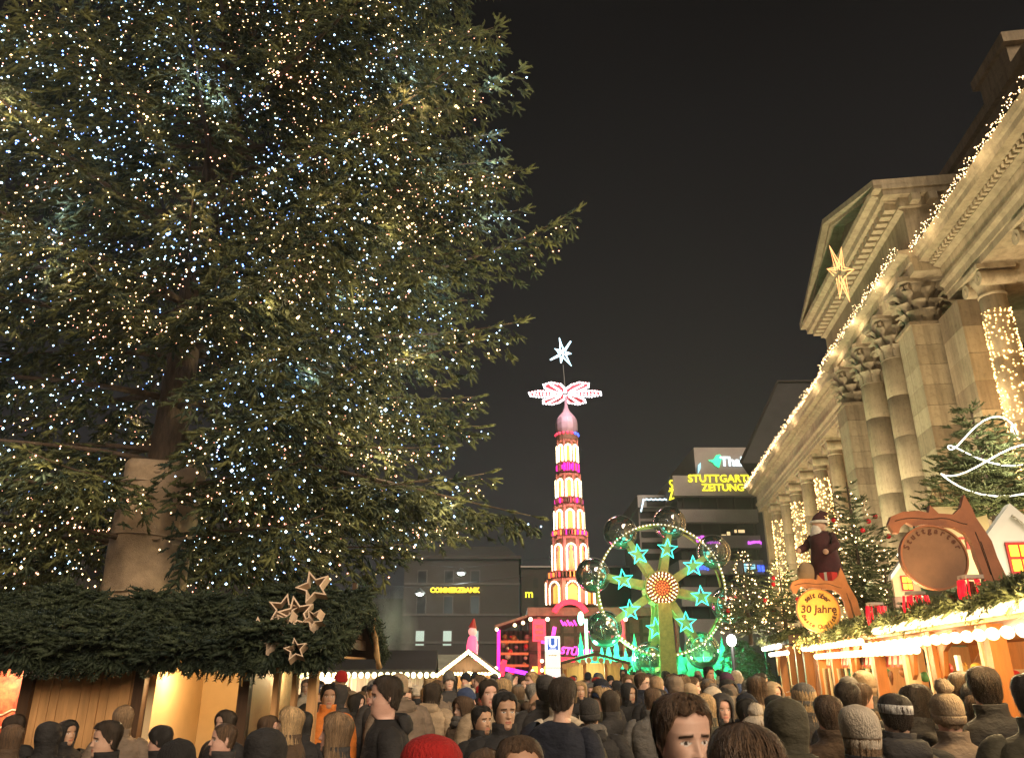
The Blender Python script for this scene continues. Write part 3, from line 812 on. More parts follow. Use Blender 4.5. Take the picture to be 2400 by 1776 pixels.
def branch(z0, az, L, rise=.10, droop=-.42, tip=.30, dens=1.0, lights=1.0, tone=None):
    ds = np.array((math.cos(az), math.sin(az), 0)); sd = np.array((-ds[1], ds[0], 0))
    n = max(6, int(L / .45))
    sway = tr.normal(0, .05)
    def pt(t):
        return ds * (L * t) + sd * (sway * L * t * t) + np.array((0, 0, z0 + L * (rise * t + droop * t * t + tip * t ** 3)))
    path = [pt(i / n) for i in range(n + 1)]
    br_mb.tube([Vector(q) for q in path], [max(.008, .06 * (L / 6) * (1 - i / n) + .006) for i in range(n + 1)], 5)
    if lights > 0:
        tone = tr.choice(['c', 'w', 'c', 'w', 'm', 'b']) if tone is None else tone
    st = .105 / dens
    k = 0
    for t in np.arange(.16, 1.0, st / L):
        p = pt(t); tg = pt(min(1, t + .02)) - pt(t - .02); tg /= np.linalg.norm(tg)
        for sg in (-1, 1):
            l2 = min(1.35, .22 + 1.5 * (1 - t) * (.35 + t)) * tr.uniform(.65, 1.15)
            d2 = tg * tr.uniform(.55, .95) + sd * sg * tr.uniform(.6, 1.0) + np.array((0, 0, tr.uniform(-.85, -.10)))
            d2 /= np.linalg.norm(d2)
            m2 = max(1, int(l2 / .16)); qm = p + d2 * l2 * .6; nzv = mnoise.noise(Vector(qm) * .85) + .5 * mnoise.noise(Vector(qm) * 2.1 + Vector((7, 3, 1)))
            lit2 = tr.random() < np.clip(.70 + 1.8 * nzv, .10, 1.0) * lights; tv = mnoise.noise(Vector(qm) * .62 + Vector((13, 5, 9)))
            tone2 = ('b' if tv > .32 else 'c') if tv > .06 else ('m' if tv > -.05 else 'w'); tn_ = tr.uniform(.05, .75)
            for j in range(m2):
                u = (j + tr.uniform(.5, 1)) / m2
                q = p + d2 * (l2 * u) + np.array((0, 0, -.38 * l2 * u * u))
                fd = d2 + np.array((0, 0, -.5 * u)) + tr.normal(0, .28, 3)
                S_pos.append(q); S_fwd.append(fd); S_up.append((tr.normal(0, .3), tr.normal(0, .3), 1)); S_scl.append(tr.uniform(.75, 1.25))
                S_tint.append(np.clip(tn_ + tr.normal(0, .16), 0, 1))
                if lit2 and tr.random() < .78:
                    L_pos.append(q + ds * .05 + np.array((.02 + tr.normal(0, .05), -.06 + tr.normal(0, .05), tr.uniform(-.12, .05)))); L_kind.append(tone2)
        k += 1
    for t in np.linspace(.55, 1.0, max(3, int(L * 1.2))):
        S_pos.append(pt(t)); S_fwd.append(pt(min(1.02, t + .03)) - pt(t - .02) + tr.normal(0, .02, 3)); S_up.append((0, 0, 1)); S_scl.append(tr.uniform(1.0, 1.3)); S_tint.append(.75)
z = 3.75
ph = 0.0
while z < 25:
    nb_ = 8 if z < 14 else (7 if z < 19 else 5)
    ph += 1.1
    for i in range(nb_):
        az = ph + 2 * PI * i / nb_ + tr.normal(0, .13)
        rel = (az - tocam + PI) % (2 * PI) - PI
        zz = z + tr.normal(0, .12)
        Lr = np.interp(zz, *RT) * tr.uniform(.74, 1.04)
        if zz < 9.2 and -.55 < rel < .48: Lr *= (.0 if abs(rel) < .40 else .5) if zz < 6.5 else .62
        if zz < 5.2 and abs(((az + PI) % (2 * PI)) - PI) < .6: Lr *= .80
        if Lr < .3: continue
        back = abs(rel) > 1.9
        high = z > 17.5
        dn = .42 if back else (.5 if high else .95)
        branch(zz, az, Lr, rise=.14 if z < 9 else .22, droop=-.44, tip=.30 if z < 12 else .25, dens=dn, lights=.0 if (back and z < 0) else (1.0 if not high else .6) / max(dn, .4) ** .5)
    z += .86 if z < 16 else 1.05
for zz in np.arange(4.6, 16.5, .7):       # thicken the side towards the square
    branch(zz + tr.normal(0, .1), R(tr.uniform(-48, 22)), np.interp(zz, *RT) * tr.uniform(.82, 1.0), .18, -.40, .28, 1.0, 1.0)
# a few long boughs that stand out against the sky on the right
branch(7.9, R(-2), 6.9, .16, -.10, .22, 1.3, 1.0, 'c')
branch(5.3, R(-4), 6.1, .02, -.36, .16, 1.1, .9, 'm')
branch(9.8, R(-12), 6.0, .16, -.2, .12, 1.1, .9, 'w')
branch(13.0, R(-6), 5.5, .22, -.3, .2, 1.1, .9, 'c')
branch(15.2, R(-16), 5.1, .22, -.3, .2, 1.1, .9, 'w')
br_mb.build('branches', BARK, tree)['kind'] = 'stuff'
print('sprigs', len(S_pos), 'leds', len(L_pos))
cr_ = bough_mesh('crown', [scatter(SPRIG, S_pos, S_fwd, S_up, np.array(S_scl) * 1.34, S_tint)], FIR, tree)
cr_['kind'] = 'stuff'
LP = np.array(L_pos, np.float32); LK = np.array(L_kind)
mixr = tr.random(len(LP))
kind = np.where(LK == 'c', np.where(mixr < .8, 0, 2), np.where(LK == 'w', np.where(mixr < .72, 1, 3), np.where(LK == 'b', np.where(mixr < .6, 2, 0), np.where(mixr < .4, 0, np.where(mixr < .75, 1, 3)))))
for k, (mt, lab) in enumerate(((BULB_C, 'cool white'), (BULB_WW, 'warm white'), (BULB_B, 'bluish'), (BULB_P, 'rosy'))):
    nk = int((kind == k).sum()); rad_ = .0120 * np.exp(tr.normal(0, .30, nk)); rad_[tr.random(nk) < .05] *= 1.7
    o = octas('fairy_lights', LP[kind == k] + np.array(TREE, np.float32), rad_, mt)
    tag(o, f'tiny {lab} fairy lights strewn all through the giant spruce', 'fairy lights', 'fairy lights on the spruce', 'stuff')
# light shed by clusters of those bulbs
sel = [i for i in range(len(LP)) if LP[i][2] < 16 and (LP[i][1] < 3.5) and math.hypot(LP[i][0], LP[i][1]) > 2.6]
for i in tr.choice(sel, 84, replace=False):
    p = LP[i] + np.array(TREE) + np.array((0, -.25, -.1))
    c = ((.62, .80, 1), (1, .80, .5), (.45, .6, 1), (1, .68, .45))[kind[i]]
    point(p, 17, c, .14, 'fairy_light')
# burlap wrap and the tub at the foot
def burlap():
    n, rows = 48, 60; vs = []
    rr = np.random.default_rng(4); ph_ = rr.uniform(0, 6, 8)
    for j in range(rows + 1):
        t = j / rows; zz = 2.5 + 2.6 * t
        for i in range(n):
            a = 2 * PI * i / n
            rad = .60 + .03 * t + .007 * math.sin(3 * a + ph_[0] + zz * 1.2) + .013 * math.sin(7 * a + ph_[1] + zz * 3) + .006 * math.sin(11 * a - zz * 9) + .006 * math.sin(5 * zz + 2 * a + ph_[2])
            for zc in (2.98, 3.85, 4.72):     # ropes cut in, the cloth bulges just below
                d = zz - zc - .05 * math.sin(a + zc)
                rad += -.006 * math.exp(-(d / .025) ** 2) + .003 * math.exp(-((d + .06) / .05) ** 2)
            if t > .95: rad *= 1 - .10 * ((t - .95) / .05) ** 2
            vs.append((rad * math.cos(a) + .06 * t - .03, rad * math.sin(a), zz + .05 * math.sin(a * 2 + 1) * t))
    fs = [(j * n + i, j * n + (i + 1) % n, (j + 1) * n + (i + 1) % n, (j + 1) * n + i) for j in range(rows) for i in range(n)]
    fs.append(tuple(rows * n + i for i in range(n)))
    m = MB(); m.cs = True; m.add(vs, fs)
    mt = M('burlap', (0.40, 0.29, 0.185), .95, .3, 3.5, .7, 70)
    o = m.build('burlap_wrap', mt, tree)
    for zc in (2.98, 3.85, 4.72):
        r = MB(); r.tube([Vector((.632 * math.cos(a) + .01, .632 * math.sin(a), zc + .05 * math.sin(a + zc))) for a in np.linspace(0, 2 * PI, 40)[:-1]], .014, 5, True); r.build('rope', M('rope', (.4, .3, .2), .9), o)
    for (a, zc) in ((R(-75), 4.85), (R(-62), 3.80)):
        k = MB(); k.sphere((.64 * math.cos(a), .64 * math.sin(a), zc), .045, 8, 6, (1.5, .8, .7))
        k.build('knot', M('knot', (.36, .26, .17), .9), o)
burlap()
part('tub', M('green_tub', (.03, .09, .07), .45, .2, 3), tree, lambda m: (setattr(m, 'cs', True), m.lathe([(.70, 0), (.74, .1), (.70, 2.0), (.66, 2.3), (.60, 2.42)], 32)))
# ================================================================ market: left stall
def star_pts(r, q=.45, n=5, rot=PI / 2):
    return [((r if i % 2 == 0 else r * q) * math.cos(rot + i * PI / n), (r if i % 2 == 0 else r * q) * math.sin(rot + i * PI / n)) for i in range(2 * n)]
def sprigs_on(fn, n, scl, rs, tint=(.2, .7), base=None, lump=0.0):
    """fn(u, v) -> (pos, outward normal, downslope) ; scatter boughs over a surface"""
    pos, fwd, up, sc_, ti = [], [], [], [], []
    for i in range(n):
        p, nn, dn = fn(rs.random(), rs.random())
        p, nn, dn = np.array(p, float), np.array(nn, float), np.array(dn, float)
        sd = np.cross(nn, dn)
        pos.append(p + nn * (rs.uniform(-.02, .05) + lump * (math.sin(p[0] * 3.1) * math.sin(p[1] * 4 + p[0]) + .7 * math.sin(p[0] * 7.3 + p[2] * 5)))); fwd.append(dn + sd * rs.normal(0, .75) + nn * rs.uniform(.0, .55)); up.append(nn + rs.normal(0, .2, 3)); sc_.append(scl * rs.uniform(.7, 1.25)); ti.append(rs.uniform(*tint))
    return scatter(base or SPRIG_S, pos, fwd, up, sc_, ti)

FY = 8.3                                  # front of the left stall
XR = P(742, 1560, FY).x                   # its right end
XL = P(-260, 1560, FY).x
ZE = P(400, 1538, FY).z                   # eaves
lst = empty('wooden_stall', (XR, FY, 0)); tag(lst, 'wooden market stall with fir-covered roof and straw stars, under the giant spruce', 'stall')
DEP = 2.95; ZR = ZE + .56
wl = XL - XR
def f_(m):
    m.add([(wl, -.12, ZE), (.1, -.12, ZE), (.1, DEP / 2, ZR), (wl, DEP / 2, ZR), (wl, DEP + .12, ZE), (.1, DEP + .12, ZE),
           (wl, -.12, ZE + .07), (.1, -.12, ZE + .07), (.1, DEP / 2, ZR + .07), (wl, DEP / 2, ZR + .07), (wl, DEP + .12, ZE + .07), (.1, DEP + .12, ZE + .07)],
          [(0, 1, 2, 3), (3, 2, 5, 4), (9, 8, 7, 6), (10, 11, 8, 9), (0, 6, 7, 1), (4, 5, 11, 10), (1, 7, 8, 2), (2, 8, 11, 5), (0, 3, 9, 6), (3, 4, 10, 9)])
part('roof', WOOD_D, lst, f_)
rs = np.random.default_rng(8)
sl = np.array((0, DEP / 2 + .12, ZR - ZE)); ln = np.linalg.norm(sl); sl /= ln
nf = np.array((0, -sl[2], sl[1])); nbk = np.array((0, sl[2], sl[1]))
P1 = sprigs_on(lambda u, v: ((wl * u + .12, -.15 + sl[1] * ln * v, ZE + .10 + sl[2] * ln * v), nf, -sl), 3400, 1.6, rs, (.0, 1.0), SPRIG, .10)
P2 = sprigs_on(lambda u, v: ((wl * u + .12, -.16, ZE + .08 - .10 * v), (0, -1, .1), (rs.normal(0, .5), -.3, -1)), 620, 1.0, rs, (.0, .8), SPRIG, .05)
P3 = sprigs_on(lambda u, v: ((.14, DEP * u, ZE + .12 + (ZR - ZE) * (1 - abs(2 * u - 1)) - .04 + .1 * v), (1, 0, .3), (0, (1 if u > .5 else -1) * .8, -.6)), 800, 1.0, rs, (.1, .9))
P4 = sprigs_on(lambda u, v: ((wl * u + .12, DEP / 2 + sl[1] * ln * v, ZR + .10 - sl[2] * ln * v), nbk, (0, sl[1], -sl[2])), 900, 1.3, rs, (.1, .6))
bough_mesh('fir_boughs', [P1, P2, P3, P4], FIR_D, lst)['kind'] = 'stuff'
def lx(px, py=1640): return P(px, py, FY + .12).x - XR
# plank wall: each board its own piece
x = lx(72); r = random.Random(4)
while x < lx(318):
    wd = r.uniform(.085, .115)
    mb = MB(); mb.bx(x, x + wd - .006, .12 + r.uniform(0, .012), .15, .1, ZE - .02); mb.build('plank', WOOD, lst); x += wd
for (a, b, mt, nm) in ((50, 76, WOOD_D, 'post'), (314, 338, WOOD_D, 'post'), (560, 585, WOOD_D, 'post'), (640, 652, WOOD, 'mullion'), (684, 694, WOOD, 'mullion'), (722, 742, WOOD, 'post')):
    part(nm, mt, lst, lambda m: m.bx(lx(a), lx(b), .06, .18, .02, ZE))
part('back_wall', CREAM, lst, lambda m: m.bx(lx(200), lx(556), 1.5, 1.55, .02, ZE + .35))
part('partition', CREAM, lst, lambda m: m.bx(lx(556), lx(566), .2, 2.3, .02, ZE))
part('side_panel', CREAM, lst, lambda m: m.bx(lx(334), lx(352), .2, 1.5, .02, ZE))
part('ceiling', WOOD, lst, lambda m: m.bx(wl + .1, -.02, .05, DEP - .05, ZE - .003, ZE + .02))
part('counter', WOOD_D, lst, lambda m: m.bx(lx(338), -.02, .0, .45, .9, .98))
part('counter_front', WOOD_D, lst, lambda m: m.bx(lx(338), -.02, .05, .12, .02, .9))
for (a, b) in ((586, 640), (652, 684), (694, 722)): part('pane', PANE, lst, lambda m: m.bx(lx(a), lx(b), .10, .106, .98, ZE - .03))
for i in range(6):                        # gable boards
    z0 = ZE + .1 + i * .13; hw = max(.05, (DEP / 2) * (1 - (z0 + .12 - ZE) / (ZR - ZE)))
    part('gable_board', WOOD_D, lst, lambda m: m.bx(.02, .06 + .01 * (i % 2), DEP / 2 - hw, DEP / 2 + hw, z0, z0 + .12))
part('bargeboard', M('straw', (.55, .36, .18), .8, .25, 8), lst, lambda m: m.tube([(.22, DEP / 2 + .25 + .12 * i, ZR - .02 - .095 * i + .03 * math.sin(i * 2.1)) for i in range(8)], [.03 + .012 * (i % 2) for i in range(8)], 6))
part('shop_shelf', WOOD_O, lst, lambda m: (m.bx(lx(480), lx(552), 1.2, 1.5, 1.1, 1.14), m.bx(lx(480), lx(552), 1.2, 1.5, 1.5, 1.54)))
lamp_in = E('stall_lamp', (1, .66, .28), 9)
for xx in (lx(400), lx(500)):
    part('ceiling_lamp', lamp_in, lst, lambda m: m.sphere((xx, .45, ZE - .12), .05, 10, 6))
    point((XR + xx, FY + .42, ZE - .22), 15, (1, .66, .30), .06, 'stall_light')
point((XR - .6, FY + 1.4, ZE - .2), 10, (1, .74, .42), .06, 'stall_light')
# straw ornament bunch under the eaves
part('straw_ornament', M('gold_straw', (.7, .42, .08), .5, .25, 9), lst, lambda m: [m.cyl((lx(545) + .02 * i, -.02 + .01 * (i % 3), ZE - .05), (lx(545) + .02 * i - .12 + .03 * i, -.04, ZE - .22 - .03 * (i % 3)), .012, .006, 6) for i in range(7)])
# wooden stars leaning on the roof
STW = M('raw_wood', (.66, .49, .35), .7, .2, 7)
for i, (px, py, rad, tl, lab) in enumerate(((736, 1365, 38, .35, 'topmost outline star, leaning over the stall ridge'), (665, 1418, 35, -.3, 'outline star at the left of the tall middle pair'), (694, 1428, 40, .25, 'outline star at the right of the tall middle pair'),
        (738, 1440, 24, -.5, 'small folded star near the roof end'), (606, 1468, 30, .1, 'outermost left star on the fir roof'), (645, 1486, 34, .5, 'lowest star of the middle cluster'), (694, 1512, 25, .15, 'flat star alone at the lower right near the eaves'), (672, 1452, 30, .9, 'star wedged in the centre of the cluster'))):
    v = (1545 - py) / 190; py += 14; Y = FY - .60 + max(0, v) * DEP / 2 * .75
    c = P(px, py, Y); rr = 1.12 * rad / 1880 * Y
    mb = MB(); a = rs.uniform(-.5, .5)
    ps = star_pts(rr, .44, 5, PI / 2 + tl); pi_ = [(q[0] * .80, q[1] * .80) for q in ps]
    ex = Vector((math.cos(a), math.sin(a), rs.uniform(-.15, .15))).normalized(); ey = (Vector((0, .35, 1)) - ex * ex.dot(Vector((0, .35, 1)))).normalized()
    mb.frame(ps, pi_, .13, (0, 0, 0), ex, ey)
    o = mb.build('wooden_star', STW, None, c); tag(o, 'raw wood ' + lab, 'star', 'wooden stars on the fir roof')
# red poster at the far left
pb = empty('poster_board', P(20, 1700, 9.0)); pb.location.z = 0; tag(pb, 'glowing red poster board left of the plank wall', 'poster')
c = P(24, 1650, 9.0)
part('panel', M('red_print', (.75, .04, .035), .5, .5, 9, c2=(.85, .35, .12)), pb, lambda m: m.box((c.x - pb.location.x, 0, 1.45), (.62, .03, 1.0)))
part('post', BLACKM, pb, lambda m: (m.cyl((-.3, .05, 0), (-.3, .05, 2.0), .03), m.cyl((.3, .05, 0), (.3, .05, 2.0), .03)))
def f_(m):
    for i in range(3): m.tube([(c.x - pb.location.x - .2 + .05 * k, -.02, 1.25 + .12 * i + .03 * math.sin(k * 1.1 + i)) for k in range(9)], .012, 4)
part('print_lines', M('cream_print', (.8, .6, .35), .6), pb, f_)
point((pb.location.x - .1, 8.55, 1.9), 34, (1, .6, .45), .1, 'poster_light')  # added fill that brightens the poster, no lamp stands here

# ================================================================ market: far stalls behind, left of centre
BULBS = E('festoon_bulb', (1.0, .86, .42), 4.5)
def bulb_row(p0, p1, n, r, parent, sag=0.0, mat=None, name='bulb'):
    p0, p1 = Vector(p0), Vector(p1); mb = MB(); mb.sphere((0, 0, 0), r, 8, 6, (1, 1, 1.2)); me = mb.mesh(name, mat or BULBS)
    for i in range(n):
        t = i / max(1, n - 1); p = p0.lerp(p1, t); p.z -= sag * 4 * t * (1 - t)
        link(name, me, parent, p)
def stall(label, x, y, wd, dp, he, hr, rz=0, bulbs=14, roofm=None, gable_front=False, light=60, lightc=(1, .8, .45), front=None, grp=None):
    s = empty('market_stall', (x, y, 0), rz); tag(s, label, 'stall', grp)
    rm = roofm or WOOD_D
    if gable_front:
        def f(m):
            for sg in (-1, 1):
                a = [(sg * (wd / 2 + .2), -.2, he - .1), (0, -.2, hr), (0, dp + .2, hr), (sg * (wd / 2 + .2), dp + .2, he - .1)]
                m.add(a + [(q[0], q[1], q[2] + .08) for q in a], [(0, 1, 2, 3), (7, 6, 5, 4), (0, 4, 5, 1), (1, 5, 6, 2), (2, 6, 7, 3), (3, 7, 4, 0)])
        part('roof', rm, s, f)
        part('gable', WOOD_D, s, lambda m: m.add([(-wd / 2, 0, he), (wd / 2, 0, he), (0, 0, hr - .1), (-wd / 2, .05, he), (wd / 2, .05, he), (0, .05, hr - .1)], [(0, 1, 2), (5, 4, 3), (0, 3, 4, 1), (1, 4, 5, 2), (2, 5, 3, 0)]))
        for sg in (-1, 1): bulb_row((sg * (wd / 2 + .18), -.26, he - .1), (0, -.26, hr + .02), bulbs, .045, s)
        bulb_row((-wd / 2, -.1, he - .06), (wd / 2, -.1, he - .06), bulbs, .04, s)
    else:
        def f(m):
            for sg in (-1, 1):
                y0, y1 = (-.25, dp / 2) if sg < 0 else (dp / 2, dp + .25)
                z0, z1 = (he, hr) if sg < 0 else (hr, he)
                a = [(-wd / 2 - .15, y0, z0), (wd / 2 + .15, y0, z0), (wd / 2 + .15, y1, z1), (-wd / 2 - .15, y1, z1)]
                m.add(a + [(q[0], q[1], q[2] + .08) for q in a], [(3, 2, 1, 0), (4, 5, 6, 7), (0, 1, 5, 4), (1, 2, 6, 5), (2, 3, 7, 6), (3, 0, 4, 7)])
        part('roof', rm, s, f)
        bulb_row((-wd / 2 - .1, -.28, he - .03), (wd / 2 + .1, -.28, he - .03), bulbs, .05, s)
    part('back_wall', WOOD, s, lambda m: m.bx(-wd / 2, wd / 2, dp - .1, dp, .02, he))
    for sg in (-1, 1):
        part('side_wall', WOOD, s, lambda m: m.bx(sg * wd / 2 - .04, sg * wd / 2 + .04, .05, dp - .11, .02, he))
        part('post', WOOD_D, s, lambda m: m.bx(sg * wd / 2 - .06, sg * wd / 2 + .06, -.07, .04, .02, he))
    part('counter', WOOD_O, s, lambda m: (m.bx(-wd / 2 + .07, wd / 2 - .07, .0, .08, .02, .95), m.bx(-wd / 2 + .07, wd / 2 - .07, -.1, .4, .95, 1.0)))
    gd = part('goods', M('goods', (.5, .3, .2), .7, .6, 14, c2=(.75, .62, .5)), s, lambda m: [m.box((-wd / 2 + .3 + .24 * k, dp - .3, 1.25 + .22 * (k % 3)), (.18, .2, .2 + .1 * (k % 2))) for k in range(int((wd - .4) / .24))]); gd['kind'] = 'stuff'
    m4 = Matrix.Translation((x, y, 0)) @ Matrix.Rotation(rz, 4, 'Z')
    point(m4 @ Vector((0, -.35, he - .25)), light, lightc, .12, 'stall_light')
    point(m4 @ Vector((0, dp * .5, he - .3)), light * .4, lightc, .1, 'stall_light')
    return s
c = P(800, 1580, 17)
s_ = stall('stall with a long row of yellow bulbs beside the fir-roofed stall', c.x - .3, 17, 4.2, 2.4, c.z + .02, c.z + .42, R(4), 34, ROOF_D, False, 45)
part('curtain', M('striped_cloth', (.55, .25, .22), .8, .5, 1, stretch=(22, 1, .1), c2=(.8, .75, .68)), s_, lambda m: m.bx(-2, 2, -.02, .02, c.z - .38, c.z - .05))
c = P(1098, 1575, 23)
stall('small stall with a peaked gable outlined in bulbs, right of the dark one', c.x, 23, 1.35, 2.2, c.z + .02, c.z + .52, 0, 15, None, True, 70, (1, .85, .55))
c = P(985, 1575, 25)
stall('dark low stall with a long pale roof between the bulb-lit stalls', c.x, 25, 2.8, 2.4, c.z + .05, c.z + .45, 0, 6, M('pale_tarp', (.3, .3, .24), .8), False, 40)
# a red striped figure standing on a roof far left of the pyramid
fg = empty('roof_figure', P(1106, 1560, 30)); tag(fg, 'pink and red striped toy-like figure lit up above the small peaked stall', 'figure')
b0 = P(1106, 1512, 30) - fg.location
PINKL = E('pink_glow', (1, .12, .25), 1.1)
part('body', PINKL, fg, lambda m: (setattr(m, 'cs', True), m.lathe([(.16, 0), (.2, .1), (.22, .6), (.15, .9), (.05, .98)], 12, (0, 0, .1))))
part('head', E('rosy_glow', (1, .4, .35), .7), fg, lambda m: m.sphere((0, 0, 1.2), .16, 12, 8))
part('hat', RED, fg, lambda m: m.cyl((0, 0, 1.33), (.05, 0, 1.66), .16, .03, 12))
part('pole', BLACKM, fg, lambda m: m.cyl((0, 0, -fg.location.z), (0, 0, .15), .05))

# ================================================================ ferris wheel
WY = 33.0
hub = P(1547, 1380, WY)
wheel = empty('ferris_wheel', (hub.x, WY, 0)); tag(wheel, 'small ferris wheel with glass ball gondolas and turquoise stars lit green', 'ferris wheel')
WH = hub.z; RW = 2.62
GOLD = M('yellow_paint', (.55, .40, .13), .5, .25, 5, .1)
TEAL = E('turquoise_neon', (.06, 1.0, .72), 2.6)
BULBR = E('rim_bulb', (1, .86, .62), 2.4)
for yy in (-.35, .35):
    part('rim', GOLD, wheel, lambda m: m.tube([(RW * math.cos(a), yy, WH + RW * math.sin(a)) for a in np.linspace(0, 2 * PI, 97)[:-1]], .05, 6, True))
mb = MB(); mb.sphere((0, 0, 0), .033, 6, 4); bm_ = mb.mesh('bulb', BULBR)
for i in range(104):
    a = 2 * PI * i / 104; link('bulb', bm_, wheel, (RW * math.cos(a), -.42, WH + RW * math.sin(a)))
ANG = [78 - 45 * i for i in range(8)]
for a_ in ANG:
    a = R(a_); d = Vector((math.cos(a), 0, math.sin(a))); sd = Vector((-math.sin(a), 0, math.cos(a)))
    for yy in (-.35, .35):
        mb = MB(); c0 = d * .55; c1 = d * RW
        mb.plate([(.5, -.17), (.5, .17), (RW, .10), (RW, -.10)], .06, (0, yy, WH), d, sd); sp_ = mb.build('spoke', GOLD, wheel)
    st = d * 1.62 + Vector((0, -.47, WH))
    s1 = star_pts(.43, .40, 5, PI / 2 + R(random.uniform(-8, 8)))
    mb = MB(); mb.tube([st + Vector((q[0], 0, q[1])) for q in s1], .030, 5, True)
    mb.build('neon_star', TEAL, wheel)
    # gondola: glass ball with ring, floor bowl and bench
    bc = d * (RW + .22) + Vector((0, 0, WH - .02))
    g = empty('gondola'); g.parent = wheel; g.location = bc
    mb = MB(); mb.sphere((0, 0, 0), .70, 32, 20); mb.build('glass_ball', GLASS, g)
    part('ring', METAL, g, lambda m: m.tube([(.71 * math.cos(t), 0, .71 * math.sin(t)) for t in np.linspace(0, 2 * PI, 49)[:-1]], .022, 5, True))
    def f_(m):
        m.cs = True; n = 20; vs = []
        for j in range(6):
            t = -PI / 2 + .1 + (PI / 4.4) * j / 5
            for i in range(n): vs.append((.66 * math.cos(t) * math.cos(2 * PI * i / n), .66 * math.cos(t) * math.sin(2 * PI * i / n), .66 * math.sin(t)))
        m.add(vs, [(j * n + i, j * n + (i + 1) % n, (j + 1) * n + (i + 1) % n, (j + 1) * n + i) for j in range(5) for i in range(n)] + [tuple(range(n))])
    part('bowl', M('green_lacquer', (.06, .34, .2), .35, .2, 4), g, f_)
    part('bench', WOOD_D, g, lambda m: (m.bx(-.42, .42, .05, .3, -.25, -.2), m.bx(-.42, .42, .28, .33, -.2, .15)))
    part('centre_post', METAL, g, lambda m: m.cyl((0, 0, -.6), (0, 0, .1), .03, n=8))
part('hub', GOLD, wheel, lambda m: m.cyl((0, -.5, WH), (0, .5, WH), .70, n=32))
mbulbs = [E('amber_bulb', (1, .13, .03), 2.6), E('gold_bulb', (1, .60, .14), 2.6), E('white_gold_bulb', (1, .82, .42), 3.5)]
part('hub_face', M('hub_face', (.16, .035, .015), .5), wheel, lambda m: m.cyl((0, -.515, WH), (0, -.502, WH), .66, n=32))
for ring, (rr_, nn_, mt, ln_) in enumerate(((.06, 4, 0, 0), (.15, 9, 0, 0), (.25, 14, 0, .0), (.36, 16, 1, .07), (.48, 20, 2, .09), (.60, 26, 2, .08))):
    mb = MB()
    if ln_: mb.tube([(-ln_ / 2, 0, 0), (0, 0, 0), (ln_ / 2, 0, 0)], [.016, .026, .016], 6)
    else: mb.sphere((0, 0, 0), .027, 6, 4)
    me = mb.mesh('hub_bulb', mbulbs[mt])
    for i in range(nn_):
        a = 2 * PI * i / nn_ + ring * .3; link('hub_bulb', me, wheel, (rr_ * math.cos(a), -.54, WH + rr_ * math.sin(a)), (0, -a, 0))
part('front_support', GOLD, wheel, lambda m: m.add([(-.36, -.62, .4), (.36, -.62, .4), (.26, -.62, WH - .6), (-.26, -.62, WH - .6), (-.36, -.78, .4), (.36, -.78, .4), (.26, -.78, WH - .6), (-.26, -.78, WH - .6)],
     [(0, 1, 2, 3), (7, 6, 5, 4), (0, 4, 5, 1), (1, 5, 6, 2), (2, 6, 7, 3), (3, 7, 4, 0)]))
part('rear_support', GOLD, wheel, lambda m: m.bx(-.3, .3, .62, .8, .4, WH))
part('platform', WOOD_D, wheel, lambda m: m.bx(-4.2, 4.2, -1.4, 1.6, .02, .4))
# painted forest scenery round the foot
GREENP = M('painted_green', (.05, .30, .17), .7, .4, 2.5, c2=(.12, .48, .27))
TEALP = M('painted_teal', (.04, .26, .19), .7, .4, 3, c2=(.10, .45, .35))
part('painted_meadow', GREENP, wheel, lambda m: m.bx(-3.5, 3.1, 1.52, 1.58, .4, 2.35))
fr_ = random.Random(8)
for k in range(30):                       # painted firs, each cut out of board
    back = k < 17; nn = 17 if back else 13; kk = k if back else k - 17
    cx_ = -3.4 + 6.4 * (kk + .5) / nn + fr_.uniform(-.08, .08); hh = fr_.uniform(2.3, 3.0) if back else fr_.uniform(1.3, 1.9); ww_ = fr_.uniform(.46, .6)
    pts = [(-.05, 0)]
    for q in range(5): z_ = hh * (.10 + .17 * q); pts += [(-ww_ * (1 - q / 5.2), z_), (-ww_ * (1 - q / 5.2) * .5, z_ + hh * .10)]
    pts += [(0, hh)] + [(-a_, b_) for a_, b_ in reversed(pts[1:])] + [(.05, 0)]
    part('painted_fir', TEALP if (k % 3) else GREENP, wheel, lambda m: m.plate(pts[::-1], .03, (cx_, (1.45 if back else 1.2) - .035 * (kk % 2), .4), (1, 0, 0), (0, 0, 1)))
rs = np.random.default_rng(19)
for (cx_, cz_, rr_, nn_) in ((2.8, 1.9, .75, 420), (-1.9, 1.5, .5, 260), (3.4, 1.6, .6, 260)):
    def fn(u, v, cx_=cx_, cz_=cz_, rr_=rr_):
        a = u * 2 * PI; zz = (v * 2 - 1); q = math.sqrt(max(0, 1 - zz * zz)); k = rr_ * (1 - .4 * (zz + 1) / 2)
        return ((cx_ + k * q * math.cos(a), -.9 + k * q * math.sin(a) * .6, cz_ + rr_ * 1.5 * zz), (q * math.cos(a), q * math.sin(a), .3), (q * math.cos(a), q * math.sin(a), -.5))
    bough_mesh('fir_bush', [sprigs_on(fn, nn_, 1.2, rs, (.3, 1))], FIR_Y, wheel)['kind'] = 'stuff'
for (dx, zz, w_, c) in ((-1.6, 2.3, 700, (.12, 1, .42)), (1.7, 2.3, 700, (.12, 1, .42)), (-2.9, 2.7, 300, (.1, 1, .4)), (3.2, 2.5, 300, (.12, 1, .4)), (.0, 1.6, 200, (.3, 1, .45))):
    point((hub.x + dx, WY + .1, zz), w_, c, .15, 'green_light')
